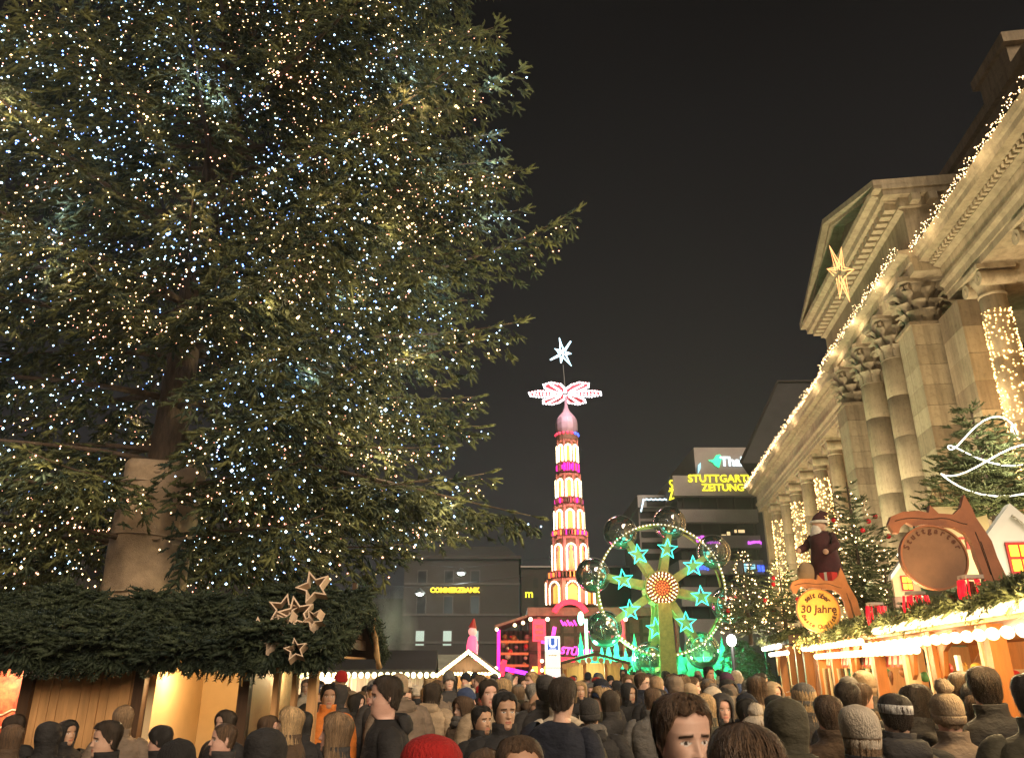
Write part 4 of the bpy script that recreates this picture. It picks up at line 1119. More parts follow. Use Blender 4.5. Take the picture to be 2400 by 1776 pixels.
for (dx, dz) in ((-1.2, 1.2), (1.2, 1.2), (-1.3, -1.0), (1.3, -1.0)): point((hub.x + dx, WY - 1.1, WH + dz), 10, (.15, 1, .75), .3, 'star_light')
point((hub.x, WY - 1.3, WH), 25, (1, .6, .2), .3, 'hub_light')
# green lamp and its white post left of the wheel
gl = empty('green_lamp_post', P(1377, 1570, 31)); gl.location.z = 0; tag(gl, 'white lit post with bright green lamp left of the wheel', 'lamp post')
zt = P(1374, 1450, 31).z
part('post', E('pale_green_tube', (.75, 1, .7), 1.4), gl, lambda m: m.cyl((0, 0, 1.0), (0, 0, zt), .06, n=8))
part('lamp', E('green_lamp', (.25, 1, .55), 6), gl, lambda m: m.sphere((-.2, -.05, zt + .02), .17, 10, 8, (.7, .7, 1.5)))
part('base', BLACKM, gl, lambda m: m.cyl((0, 0, 0), (0, 0, 1.0), .1, n=8))
point((gl.location.x - .2, 30.7, zt), 200, (.1, 1, .35), .1, 'green_light')
# ticket hut with scalloped roof before the wheel
c = P(1395, 1560, 27); hut = empty('ticket_hut', (c.x, 27, 0)); tag(hut, 'little ticket hut with dark scalloped roof left of the wheel foot', 'hut')
part('roof', WOOD_D, hut, lambda m: m.add([(-1.15, -.2, c.z + .12), (0, -.2, c.z + .42), (1.15, -.2, c.z + .12), (1.15, 1.6, c.z + .12), (0, 1.6, c.z + .42), (-1.15, 1.6, c.z + .12), (-1.15, -.2, c.z + .04), (0, -.2, c.z + .32), (1.15, -.2, c.z + .04)],
     [(0, 1, 4, 5), (1, 2, 3, 4), (0, 6, 7, 1), (1, 7, 8, 2)]))
for i in range(11): part('scallop', WOOD, hut, lambda m: m.cyl((-1.02 + .2 * i, -.22, c.z + .1 + .24 * (1 - abs(i - 5) / 5) - .12), (-1.02 + .2 * i, -.19, c.z + .1 + .24 * (1 - abs(i - 5) / 5) - .12), .09, n=10))
part('wall', WOOD, hut, lambda m: m.bx(-1, 1, 1.3, 1.35, .02, c.z + .1))
part('counter', WOOD, hut, lambda m: m.bx(-1, 1, -.02, .02, .02, 1.0))
for xx in (-1, -.35, .35, 1): part('post', WOOD_O, hut, lambda m: m.bx(xx - .05, xx + .05, -.05, .05, .02, c.z + .12))
point((c.x, 27.5, c.z - .15), 40, (.9, 1, .5), .1, 'hut_light')

# ================================================================ christmas pyramid tower
PY = 42.0
px0 = P(1336, 1300, PY).x
pyr = empty('christmas_pyramid', (px0, PY, 0)); tag(pyr, 'tall tiered christmas pyramid outlined in bulbs with red winged rotor and star on top', 'pyramid')
PZ = lambda yd: P(1336, yd * K, PY).z
PINKW = M('magenta_wood', (.42, .16, .14), .6, .3, 4); BROWNW = M('brown_wood', (.20, .10, .07), .6, .3, 4)
GLOWO = E('orange_glow', (1, .30, .06), 1.0); GLOWR = E('red_glow', (1, .06, .12), .8); GLOWM = E('magenta_glow', (.95, .02, .42), 1.2)
PB = E('pyramid_bulb', (1, .80, .46), 7)
mb = MB(); mb.sphere((0, 0, 0), .045, 6, 4); pbm = mb.mesh('bulb', PB)
def octring(m, r, z0, z1, r1=None, n=8):
    m.lathe([(r, z0), (r1 or r, z1)], n)
def tier(yd0, yd1, wd, glow, figures=False, n=8):
    z1, z0 = PZ(yd0), PZ(yd1); r = wd * .01255 / math.cos(PI / n) * .97
    t = empty('tier'); t.parent = pyr
    part('drum', BROWNW, t, lambda m: octring(m, r * .80, z0, z1))
    part('floor', BROWNW, t, lambda m: octring(m, r * 1.04, z0 - .08, z0))
    part('top', PINKW, t, lambda m: octring(m, r * 1.02, z1 - .10, z1))
    ap = r * math.cos(PI / n); hw = r * math.sin(PI / n)
    for i in range(n):
        a = -PI / 2 + 2 * PI * i / n
        if math.sin(a) > .5: continue
        nrm = Vector((math.cos(a), math.sin(a), 0)); ex = Vector((-math.sin(a), math.cos(a), 0))
        h = z1 - .1 - z0; aw = hw * .60
        part('panel', GLOWO if glow else GLOWR, t, lambda m: m.plate([(-aw * .8, 0), (aw * .8, 0), (aw * .8, h * .72), (0, h * .88), (-aw * .8, h * .72)], .03, nrm * ap * .86 + Vector((0, 0, z0)), ex, (0, 0, 1)))
        part('pilaster', PINKW, t, lambda m: m.plate([(-hw, 0), (-aw * 1.12, 0), (-aw * 1.12, h), (-hw, h)], .05, nrm * ap * .97 + Vector((0, 0, z0)), ex, (0, 0, 1)))
        part('pilaster', PINKW, t, lambda m: m.plate([(aw * 1.12, 0), (hw, 0), (hw, h), (aw * 1.12, h)], .05, nrm * ap * .97 + Vector((0, 0, z0)), ex, (0, 0, 1)))
        path = [(-aw, z) for z in np.arange(0, h * .68, .085)] + [(-aw * math.cos(q), h * .68 + aw * 1.0 * math.sin(q)) for q in np.linspace(0, PI, 9)] + [(aw, z) for z in np.arange(h * .68, 0, -.085)]
        for (u_, v_) in path: link('bulb', pbm, t, nrm * (ap + .03) + ex * u_ + Vector((0, 0, z0 + min(v_, h * .98))))
        if figures:
            part('figure', E('figure_glow', (1, .30, .10), .9), t, lambda m: (setattr(m, 'cs', True), m.lathe([(.17, 0), (.14, .35), (.10, .7), (.13, .95), (.05, 1.05), (.08, 1.12), (.085, 1.2), (.03, 1.3)], 10, nrm * ap * .93 + Vector((0, 0, z0 + .02)))))
    for k in range(n):
        a = -PI / 2 + PI / n + 2 * PI * k / n
        if math.sin(a) < .3: part('post', PINKW, t, lambda m: m.cyl((r * math.cos(a), r * math.sin(a), z0), (r * math.cos(a), r * math.sin(a), z1), .045, n=6))
def gallery(yd0, yd1, wd, mats):
    z1, z0 = PZ(yd0), PZ(yd1); r = wd * .01255 * 1.05; t = empty('gallery'); t.parent = pyr
    part('deck', BROWNW, t, lambda m: octring(m, r, z0 - .05, z0 + .02))
    rr = random.Random(int(yd0))
    for k in range(20):
        a = -PI + PI * k / 19; part('baluster', rr.choice(mats), t, lambda m: m.box((r * math.cos(a), r * math.sin(a), (z0 + z1) / 2 - .02), (.11, .06, (z1 - z0) * rr.uniform(.5, 1)), rz=a))
    part('rail', PINKW, t, lambda m: m.tube([(r * math.cos(a), r * math.sin(a), z1) for a in np.linspace(0, 2 * PI, 25)[:-1]], .03, 5, True))
tier(962, 1008, 46, True); gallery(1012, 1030, 46, [GLOWM, GLOWM, PINKW])
tier(1036, 1086, 54, True); gallery(1088, 1100, 57, [GLOWR, GLOWM, PINKW, BROWNW])
tier(1104, 1156, 64, True); gallery(1158, 1170, 72, [GLOWR, GLOWM, GLOWO, BROWNW])
tier(1173, 1246, 76, False, True); gallery(1248, 1262, 92, [GLOWR, PINKW, GLOWO, BROWNW])
tier(1265, 1318, 106, True)
zt = PZ(962)
part('crown_band', BROWNW, pyr, lambda m: octring(m, .64, zt + .01, PZ(950), n=16))
for k in range(9):
    a = -PI + PI * k / 8; part('crown_light', GLOWR if k < 6 else BLU, pyr, lambda m: m.sphere((.63 * math.cos(a), .63 * math.sin(a), PZ(949)), .09, 8, 6))
ON = M('onion_dome', (.30, .21, .24), .45, .15, 3)
part('onion_dome', ON, pyr, lambda m: m.lathe([(.56, PZ(949) + .05), (.63, PZ(938)), (.64, PZ(925)), (.58, PZ(914)), (.42, PZ(906)), (.24, PZ(899)), (.13, PZ(891)), (.09, PZ(884)), (.08, PZ(866))], 12))
part('mast', METAL, pyr, lambda m: m.cyl((0, 0, PZ(870)), (-.12, 0, PZ(795)), .045, .025, 8))
RED_L = M('red_wing', (.75, .02, .04), .5, .1, 3); WB = E('wing_bulb', (1, .93, .95), 6)
zc = PZ(857)
mb = MB(); mb.sphere((0, 0, 0), .055, 6, 4); wbm = mb.mesh('bulb', WB)
rot = empty('rotor'); rot.parent = pyr; rot.location = (-.04, 0, zc)
for k in range(6):
    a = R(60 * k); d = Vector((math.cos(a), math.sin(a), 0)); sd = Vector((-math.sin(a), math.cos(a), .0)).normalized()
    out = [(.25, -.10), (.6, -.42), (1.5, -.55), (2.0, -.36), (2.1, .18), (1.6, .50), (.7, .38), (.3, .10)]
    part('blade', RED_L, rot, lambda m: m.plate(out, .03, (0, 0, 0), d, sd))
    for i in range(len(out)):
        p0, p1 = out[i], out[(i + 1) % len(out)]; L_ = math.dist(p0, p1)
        for j in range(max(1, int(L_ / .15))):
            t = j / max(1, int(L_ / .15)); q = (p0[0] + (p1[0] - p0[0]) * t, p0[1] + (p1[1] - p0[1]) * t)
            v = d * q[0] + sd * q[1]
            link('bulb', wbm, rot, v + Vector((0, 0, -.04)))
    for j in range(7): link('bulb', wbm, rot, d * (.6 + .2 * j) + Vector((0, 0, -.05)))
point((px0, PY - 1.5, zc - 1.2), 130, (1, .75, .85), .5, 'rotor_light')
pst = empty('top_star'); pst.parent = pyr; pst.location = (-.13, 0, PZ(770))
for k in range(7):
    a = R(90 + k * 360 / 7 + 12); d = Vector((math.cos(a) * .8, 0, math.sin(a)))
    L_ = 1.0 if k % 2 == 0 else .62
    part('ray', E('ice_neon', (.62, .88, 1), 3.0), pst, lambda m: (m.tube([d * .12 + Vector((.09, 0, .09)), d * L_, d * .12 - Vector((.09, 0, .09))], .05, 5)))
for (yd, dx, wt, c) in ((985, 0, 50, (1, .6, .35)), (1060, 0, 60, (1, .45, .4)), (1130, 0, 75, (1, .35, .42)), (1210, 0, 90, (1, .30, .40)), (1290, 0, 80, (1, .5, .3))):
    point((px0 + dx, PY - 2.2, PZ(yd)), wt, c, .2, 'pyramid_light')

# the timber inn the pyramid stands on
inn = empty('timber_inn', (px0, PY, 0)); tag(inn, 'dark timber inn under the pyramid, lit magenta and red, with curved red sign', 'building')
IZ = lambda yd: P(1290, yd * K, PY - 2).z
IX = lambda xd, yd=1400: P(xd * K, yd * K, PY - 2).x - px0
part('deck', BROWNW, inn, lambda m: m.bx(IX(1150), IX(1480), -2.3, 4, IZ(1342), IZ(1324)))
part('body', BROWNW, inn, lambda m: m.bx(IX(1155), IX(1475), -.4, 3.8, .02, IZ(1342)))
def f_(m):
    a = [(IX(1078), -2.2, IZ(1368)), (IX(1150) - .01, -2.2, IZ(1345)), (IX(1150) - .01, 3, IZ(1345)), (IX(1078), 3, IZ(1368))]
    m.add(a + [(q[0], q[1], q[2] + .12) for q in a], [(3, 2, 1, 0), (4, 5, 6, 7), (0, 1, 5, 4), (1, 2, 6, 5), (2, 3, 7, 6), (3, 0, 4, 7)])
part('lean_to_roof', BROWNW, inn, f_)
part('back_panel', BROWNW, inn, lambda m: m.bx(IX(1085), IX(1154), 1.5, 1.6, .02, IZ(1368)))
ir = random.Random(5)
for k in range(7): part('beam', WOOD_D, inn, lambda m: m.bx(IX(1087 + 11 * k) - .06, IX(1087 + 11 * k) + .06, 1.36, 1.48, .02, IZ(1366)))
for k in range(3): part('rail', WOOD_O, inn, lambda m: m.bx(IX(1088), IX(1152), -2.0, -1.9, IZ(1398 + 26 * k) - .06, IZ(1398 + 26 * k) + .06))
for k in range(22): part('hanging_ornament', ir.choice([PINKW, WOOD_O, BROWNW, RED, CREAM]), inn, lambda m: m.sphere((IX(ir.uniform(1092, 1150)), -1.6 + ir.random(), IZ(ir.uniform(1385, 1450))), ir.uniform(.06, .16), 8, 6))
for k in range(9): part('window_bar', WOOD_D, inn, lambda m: m.bx(IX(1200 + 30 * k) - .08, IX(1200 + 30 * k) + .08, -.52, -.41, .02, IZ(1346)))
for k in range(2): part('window_bar', WOOD_D, inn, lambda m: m.bx(IX(1156), IX(1474), -.55, -.525, IZ(1380 + 40 * k) - .08, IZ(1380 + 40 * k) + .08))
for xd in (1087, 1175, 1360, 1476): part('post', GLOWM if xd < 1100 else PINKW, inn, lambda m: m.bx(IX(xd) - .08, IX(xd) + .08, -2.2, -2.05, .02, IZ(1345 if xd > 1150 else 1372)))
for xd in (1175, 1345):
    pn = MB(); pn.bx(IX(xd) - .32, IX(xd) + .32, -2.42, -2.34, IZ(1398), IZ(1350)); pnl = pn.build('red_panel', GLOWR, inn)
    for k in range(3): part('slot', PINKW, pnl, lambda m: m.bx(IX(xd) - .2, IX(xd) + .2, -2.46, -2.425, IZ(1392 - 12 * k) - .05, IZ(1392 - 12 * k) + .12))
    for sx in (-.42, .42): part('bulb', BULB_WW, inn, lambda m: m.sphere((IX(xd) + sx, -2.4, IZ(1350)), .10, 8, 6))
def f_(m):
    vs = []
    for k in range(17):
        a = R(155 - 130 * k / 16); vs.append((math.cos(a), math.sin(a)))
    cx_, cz_, ro, ri = IX(1243), IZ(1352), 1.0, .74
    m.plate([(ro * q[0], ro * q[1]) for q in vs] + [(ri * q[0], ri * q[1]) for q in reversed(vs)], .08, (cx_, -2.5, cz_), (1, 0, 0), (0, 0, 1))
part('arched_sign', REDN, inn, f_)
lettering('sign_lettering', 'STÜBLE', .46, .05, (IX(1253), -2.5, IZ(1421)), (1, 0, -.12), (.1, 0, 1), MAG, inn, bold=.015, shear=.2)
part('sign_base', REDN, inn, lambda m: m.plate([(-.75, 0), (.95, -.1), (.7, .16), (-.7, .2)], .06, (IX(1250), -2.48, IZ(1441)), (1, 0, 0), (0, 0, 1)))
for i in range(5): part('neon_stroke', MAG, inn, lambda m: m.tube([(IX(1222 + 7 * i), -2.5, IZ(1352 + 4 * (i % 2))), (IX(1228 + 7 * i), -2.5, IZ(1364))], .045, 5))
for (xd, yd, mt, sx, sz) in ((1207, 1375, MAG, .12, .25), (1208, 1390, MAG, .25, .12), (1195, 1402, MAG, .5, .08), (1078, 1475, MAG, .3, .35), (1097, 1455, REDN, .16, .5), (1115, 1462, REDN, .18, .25), (1130, 1463, E('violet_led', (.4, .03, 1), 2.2), .85, .12)):
    part('neon_shape', mt, inn, lambda m: m.box((IX(xd), -2.45, IZ(yd)), (sx * 1.5, .06, sz * 1.5), M=Matrix.Rotation(.2, 3, 'Y')))
for (xd, yd) in ((1083, 1372), (1122, 1363), (1140, 1358), (1082, 1456), (1180, 1460), (1160, 1462), (1335, 1348), (1180, 1440)): part('bulb', BULB_WW, inn, lambda m: m.sphere((IX(xd), -2.5, IZ(yd)), .085, 8, 6))
for sx in (1165, 1190): part('lantern', E('lantern', (1, .42, .04), 3.5), inn, lambda m: m.cyl((IX(sx), -2.45, IZ(1468)), (IX(sx), -2.45, IZ(1452)), .11, .13, 8))
for (xd, yd, w_, c) in ((1120, 1410, 110, (1, .10, .28)), (1180, 1380, 90, (1, .08, .15)), (1240, 1370, 80, (1, .14, .25)), (1345, 1375, 70, (1, .08, .12))):
    point((px0 + IX(xd), PY - 4.2, IZ(yd)), w_, c, .2, 'neon_light')

# ================================================================ underground sign column
us = empty('underground_sign', P(1298, 1700, 24)); us.location.z = 0; tag(us, 'white illuminated column sign with a blue U above the crowd', 'sign')
LB = E('lightbox', (1, .96, .84), .95)
ww = .43
zt, z1, z2, z3 = P(1298, 1491, 24).z, P(1298, 1527, 24).z, P(1298, 1565, 24).z, P(1298, 1605, 24).z
for i, (a, b, mt) in enumerate(((zt, z1 + .012, LB), (z1, z2 + .012, E('cream_lightbox', (1, .88, .68), .75)), (z2, 1.0, E('grey_lightbox', (.85, .87, .86), .55)))):
    part('lightbox', mt, us, lambda m: m.bx(-ww / 2, ww / 2, -ww / 2, ww / 2, b, a))
part('frame', METAL, us, lambda m: (m.bx(-.17, .17, -.17, .17, .02, 1.0),))
BLUE = E('sign_blue', (.02, .09, .42), .8)
zm = (zt + z1) / 2
part('blue_square', BLUE, us, lambda m: m.bx(-.155, .155, -ww / 2 - .008, -ww / 2 - .003, zm - .165, zm + .165))
lettering('letter', 'U', .36, .003, (0, -ww / 2 - .013, zm + .02), (1, 0, 0), (0, 0, 1), E('letter_white', (1, 1, .95), 1.0), us, bold=.012)
part('caption_bar', E('caption_white', (.8, .85, 1), .9), us, lambda m: m.bx(-.1, .1, -ww / 2 - .012, -ww / 2 - .009, zm - .145, zm - .125))
part('caption', BLACKM, us, lambda m: [m.box((-.11 + .03 * k, -ww / 2 - .004, z1 - .10 + .006 * (k % 2)), (.02, .006, .02 + .012 * (k % 3 == 0))) for k in range(8)])
# ================================================================ market: the long sausage stall on the right
RAZ = math.degrees(math.atan(.197))
ra = R(90 - RAZ)
rst = empty('food_stall', (2.59, 0, 0), ra); tag(rst, 'long food stall on the right with glowing lamp tubes under a fir-trimmed roof', 'stall')
def rw(s, o, z):                          # stall frame -> world : s along the counter, o out to the street
    return Vector((2.59 + s * math.cos(ra) - o * math.sin(ra), s * math.sin(ra) + o * math.cos(ra), z))
def r_s(px, Y): return Y / math.sin(ra)
SA, SB = 4.4, 14.9
ZL = 2.28                                 # lamp line
# roof: low slope rising away from the street
def f_(m):
    prof = [(.12, ZL + .08), (.12, ZL + .20), (-2.8, ZL + .75), (-2.8, ZL + .62)]
    extrude(m, prof, SA, SB)
part('roof', WOOD_D, rst, f_)
part('fascia', WOOD_O, rst, lambda m: m.bx(SA, SB, .125, .16, ZL - .01, ZL + .19))
rs = np.random.default_rng(31)
Q1 = sprigs_on(lambda u, v: ((SA + (SB - SA) * u, .20 - .32 * v, ZL + .13 + .08 * v + .03 * math.sin(u * 60)), (0, 1, .25), (rs.normal(0, .8), .5, -.5)), 3000, .75, rs, (.3, 1.0))
Q2 = sprigs_on(lambda u, v: ((SA + (SB - SA) * u, -.1 - 1.2 * v, ZL + .24 + .25 * v), (0, .2, 1), (rs.normal(0, .7), .9, -.2)), 1200, .9, rs, (.1, .8))
bough_mesh('fir_boughs', [Q1, Q2], FIR_Y, rst)['kind'] = 'stuff'
# lamp tubes: two rows of short glowing bulbs
mb = MB(); mb.cyl((-.09, 0, 0), (.09, 0, 0), .042, n=10); tubm = mb.mesh('lamp_tube', LAMPW)
mb = MB(); mb.sphere((0, 0, 0), .047, 10, 6); rbm = mb.mesh('round_bulb', E('round_bulb', (1, .78, .42), 3.2))
s = 4.6
while s < SB - .2:
    if s < 9.2: link('lamp_tube', tubm, rst, (s, .26, ZL + .05))
    link('round_bulb', rbm, rst, (s + .1, .20, ZL - .10 if s < 10 else ZL - .03))
    s += .27
for k in range(26): link('round_bulb', rbm, rst, (8.6 + k * .24, .05, ZL - .16))
link('round_bulb', rbm, rst, (SB + .05, .2, ZL - .02))
for k in range(9): point(rw(5.2 + k * 1.15, .42, ZL - .03), 36, (1, .70, .34), .10, 'tube_light')
for k in range(4): point(rw(6 + k * 2.5, -1.0, ZL - .25), 50, (1, .72, .36), .10, 'stall_light')
# posts, counter, back wall, shelves
for s in (5.2, 6.7, 8.2, 9.2, 10.6, 12.0, 13.4, 14.7):
    part('post', WOOD_O if s != 9.2 else CREAM, rst, lambda m: m.bx(s - .07, s + .07, -.10, .03, .02, ZL))
for s in (6.95, 8.45, 10.85): part('trim', CREAM, rst, lambda m: m.bx(s - .035, s + .035, -.08, .0, .02, ZL - .002))
part('counter', WOOD_O, rst, lambda m: (m.bx(SA, SB, -.06, .02, .02, 1.02), m.bx(SA, SB, -.45, .12, 1.021, 1.07)))
part('back_wall', WOOD_O, rst, lambda m: m.bx(SA, SB, -2.6, -2.5, .02, ZL + .4))
part('end_wall', WOOD, rst, lambda m: m.bx(SB - .08, SB, -2.5, -.12, .02, ZL))
part('ceiling', WOOD_O, rst, lambda m: m.bx(SA, SB - .1, -2.5, -.02, ZL + .02, ZL + .06))
# carved brackets between post and fascia
for s in (8.2, 9.2, 12.0):
    for sg in (-1, 1):
        part('bracket', WOOD_O, rst, lambda m: m.plate([(0, 0), (sg * .55, 0), (sg * .42, -.10), (sg * .2, -.18), (sg * .10, -.40), (0, -.45)], .04, (s + sg * .07, -.03, ZL - .01), (1, 0, 0), (0, 0, 1)))
STRIPE = M('awning_cloth', (.62, .10, .08), .8, .3, 1, stretch=(1, 1, 1))
CLOTH_W = M('white_cloth', (.75, .68, .58), .8, .1, 3)
for i in range(44):                       # striped valance: strips of cloth
    s0 = 9.3 + i * .125
    part('awning_strip', STRIPE if i % 2 else CLOTH_W, rst, lambda m: m.add([(s0, -.14, ZL - .06), (s0 + .123, -.14, ZL - .06), (s0 + .123, -.10, ZL - .30 - .03 * (i % 2)), (s0, -.10, ZL - .30 - .03 * (i % 2)), (s0, -.15, ZL - .06), (s0 + .123, -.15, ZL - .06), (s0 + .123, -.11, ZL - .30 - .03 * (i % 2)), (s0, -.11, ZL - .30 - .03 * (i % 2))], [(0, 1, 2, 3), (7, 6, 5, 4), (0, 3, 7, 4), (1, 5, 6, 2), (3, 2, 6, 7)]))
for (a, b) in ((10.7, 11.9), (12.1, 13.3), (13.5, 14.6)):
    [part('mullion', CREAM, rst, lambda m: m.bx(a + (b - a) * k / 2 - .025, a + (b - a) * k / 2 + .025, -.07, -.02, 1.075, ZL - .35)) for k in range(3)]
    part('pane', PANE, rst, lambda m: m.bx(a, b, -.05, -.044, 1.08, ZL - .35))
part('menu_board', CREAM, rst, lambda m: m.bx(5.35, 6.0, -.08, -.05, 1.35, 2.1))
part('menu_board', CREAM, rst, lambda m: m.bx(8.55, 9.05, -2.48, -2.45, 1.3, 2.2))
part('red_cloth', RED, rst, lambda m: [m.bx(8.3 + .3 * k, 8.45 + .3 * k, -1.9, -1.87, 1.1, 1.9) for k in range(3)])
part('serving_hatch', WHITE, rst, lambda m: (m.bx(7.55, 7.63, -.03, .0, 1.075, 2.05), m.bx(7.2, 8.0, -.031, -.001, 1.72, 1.80)))
part('price_box', WHITE, rst, lambda m: m.box((6.1, .05, 1.32), (.5, .06, .45)))
part('price_box_band', RED, rst, lambda m: m.box((6.1, .05, 1.0), (.5, .06, .18)))
for (s, o) in ((5.9, -.8), (9.7, -1.0)):
    lp = MB(); lp.cs = True; lp.lathe([(.05, .16), (.07, .14), (.17, .0), (.18, -.02)], 14, (s, o, ZL - .3)); l_ = lp.build('pendant_lamp', M('lampshade', (.5, .3, .15), .5), rst)
    part('lamp_bulb', E('pendant_bulb', (1, .85, .55), 8), l_, lambda m: m.sphere((s, o, ZL - .34), .08, 10, 6))
    part('lamp_cord', BLACKM, l_, lambda m: m.cyl((s, o, ZL - .14), (s, o, ZL + .02), .008, n=5))
for k in range(10): part('goods', M('bottle_goods' + str(k), (random.uniform(.2, .6), random.uniform(.1, .4), random.uniform(.04, .15)), .4), rst, lambda m: m.lathe([(.05, 0), (.06, .16), (.03, .22), (.025, .3)], 10, (6.4 + .78 * k, -2.2, 1.3)))
GC = [M('goods_red', (.5, .03, .03), .5), M('goods_gold', (.7, .42, .08), .4), M('goods_cream', (.7, .58, .4), .6), M('goods_green', (.06, .2, .07), .5), M('goods_brown', (.3, .12, .04), .5)]
gr = random.Random(12)
heart = [(0, -.09), (.08, .0), (.085, .05), (.05, .08), (.015, .065), (0, .04), (-.015, .065), (-.05, .08), (-.085, .05), (-.08, 0)]
for k in range(34):                       # gingerbread hearts and baubles hung in the opening
    s = 5.3 + k * .275; mt = gr.choice(GC)
    if k % 3: part('hanging_heart', mt, rst, lambda m: m.plate(heart, .015, (s, -.2 - .1 * (k % 2), ZL - .36 - gr.uniform(0, .12)), (1, 0, 0), (0, 0, 1)))
    else: part('hanging_bauble', mt, rst, lambda m: m.sphere((s, -.22, ZL - .34 - gr.uniform(0, .1)), .055, 10, 8))
for k in range(40):
    s = 5.1 + k * .235; h = gr.uniform(.14, .32)
    part('packed_goods', gr.choice(GC), rst, lambda m: m.box((s, -2.25, 1.62 + h / 2), (.2, .22, h)))
part('shelf', WOOD, rst, lambda m: m.bx(5.0, 14.6, -2.48, -2.1, 1.56, 1.61))
part('shelf', WOOD, rst, lambda m: m.bx(5.2, 14.5, -2.48, -2.1, 1.24, 1.29))
# string of small gold lights low on the roof trim of the far half
pts = [rw(random.uniform(12.2, 16.2), random.uniform(.05, .32), ZL + .06 + random.gauss(0, .07)) for _ in range(170)]
tag(octas('gold_lights', pts, .014, E('gold_led', (1, .62, .10), 5), jitter=1.0), 'strand of small golden lights twined in the roof greenery past the round yellow sign', 'fairy lights', None, 'stuff')

# --- round hanging signs on carved branch arms
def hang_sign(label, px, py, Y, rad_px, wood, arm_wood, lit):
    c = P(px, py, Y); rad = rad_px / 1890 * Y
    root = empty('round_sign', (c.x, Y, ZL)); tag(root, label, 'sign')
    zc = c.z - ZL
    ex = Vector((1, -.12, 0)).normalized(); ey = Vector((0, 0, 1)); en = ex.cross(ey)
    mb = MB(); mb.plate([(rad * math.cos(a), rad * math.sin(a)) for a in np.linspace(0, 2 * PI, 49)[:-1]], .05, (0, 0, zc), ex, ey); d = mb.build('disc', wood, root)
    mb = MB(); mb.frame([(rad * 1.02 * math.cos(a), rad * 1.02 * math.sin(a)) for a in np.linspace(0, 2 * PI, 49)[:-1]], [(rad * .96 * math.cos(a), rad * .96 * math.sin(a)) for a in np.linspace(0, 2 * PI, 49)[:-1]], .07, (0, 0, zc), ex, ey); mb.build('rim', arm_wood, d)
    # the branch: a thick bough curling over the disc and running down to the roof on the right
    k = rad
    arm = [(-1.0, .82), (-1.12, 1.1), (-1.0, 1.35), (-.6, 1.5), (-.1, 1.52), (.2, 1.45), (.28, 1.70), (.5, 1.42), (.95, 1.38), (1.22, 1.60), (1.40, 2.02), (1.55, 1.6), (1.62, 1.25), (1.80, .85), (1.94, .5), (2.0, .0), (2.12, -.5), (2.2, -.85), (2.0, -.78), (1.88, -.95), (1.7, -.82),
           (1.5, -.98), (1.46, -.5), (1.36, 0), (1.34, .4), (1.2, .75), (.9, .96), (.3, 1.04), (-.1, 1.08), (-.35, 1.02), (-.55, 1.15), (-.75, 1.0), (-.85, .80)]
    mb = MB(); mb.plate([(q[0] * k, q[1] * k) for q in arm], .07, Vector((0, 0, zc)) - en * .0 + Vector((0, .065, 0)), ex, ey); a_ = mb.build('branch_arm', arm_wood, root)
    for j, (x0, y0, x1, y1) in enumerate(((-.9, 1.2, .4, 1.3), (.4, 1.25, 1.3, 1.1), (1.5, .8, 1.7, -.5), (1.6, .5, 1.75, -.7))):
        part('groove', WOOD_D, a_, lambda m: m.tube([Vector((0, .065, zc)) + en * .037 + ex * (k * (x0 + (x1 - x0) * t)) + ey * (k * (y0 + (y1 - y0) * t + .05 * math.sin(t * 5))) for t in np.linspace(0, 1, 8)], .004, 4))
    for j in (-.35, .35): part('hook', BLACKM, root, lambda m: m.cyl(Vector((0, .03, zc)) + ex * (j * k) + ey * (k * .93), Vector((0, .05, zc)) + ex * (j * k) + ey * (k * 1.13), .008, n=5))
    part('stand', WOOD_D, root, lambda m: m.cyl(Vector((0, .07, zc)) + ex * (1.72 * k) + ey * (-.7 * k), Vector((0, .07, .12)) + ex * (1.72 * k), .03, n=6))
    return root, Vector((0, 0, zc)) + en * .027, ex, ey, rad, d
INK = M('dark_lettering', (.10, .03, .01), .7, .1, 4)
YW = M('golden_wood', (.78, .42, .07), .5, .22, 5, .1, 20); OW = M('carved_orange', (.55, .20, .06), .55, .2, 5, .1, 20); BW = M('brown_carved', (.30, .10, .035), .6, .2, 5, .1, 20); BD = M('brown_disc', (.22, .11, .055), .7, .2, 4)  # near sign's browns have its backlit dark tone put into the colour
root, o, ex, ey, rad, d = hang_sign('round golden wooden sign reading 30 Jahre on an orange carved branch', 1917, 1430, 12.2, 49, YW, OW, True)
arc_text('lettering', 'seit über', rad * .34, rad * .70, 138, 42, o, ex, ey, INK, d, bold=.004, shear=.15)
lettering('lettering', '30 Jahre', rad * .50, .004, o + ey * (.04 * rad), ex, ey, INK, d, bold=.004, shear=.15)
arc_text('lettering', 'Beste Qualität', rad * .28, rad * .76, 200, 345, o, ex, ey, INK, d, flip=True, bold=.003, shear=.15)
point(P(1880, 1500, 11.4), 20, (1, .7, .3), .1, 'sign_light')  # added fill for the sign, in place of light from nearby bulbs
root, o, ex, ey, rad, d = hang_sign('large dark round wooden sign on a brown carved branch, seen against the light', 2187, 1306, 7.2, 76, BD, BW, False)
arc_text('lettering', 'Stuttgarter', rad * .26, rad * .84, 158, 22, o, ex, ey, INK, d, bold=.002, shear=.1)
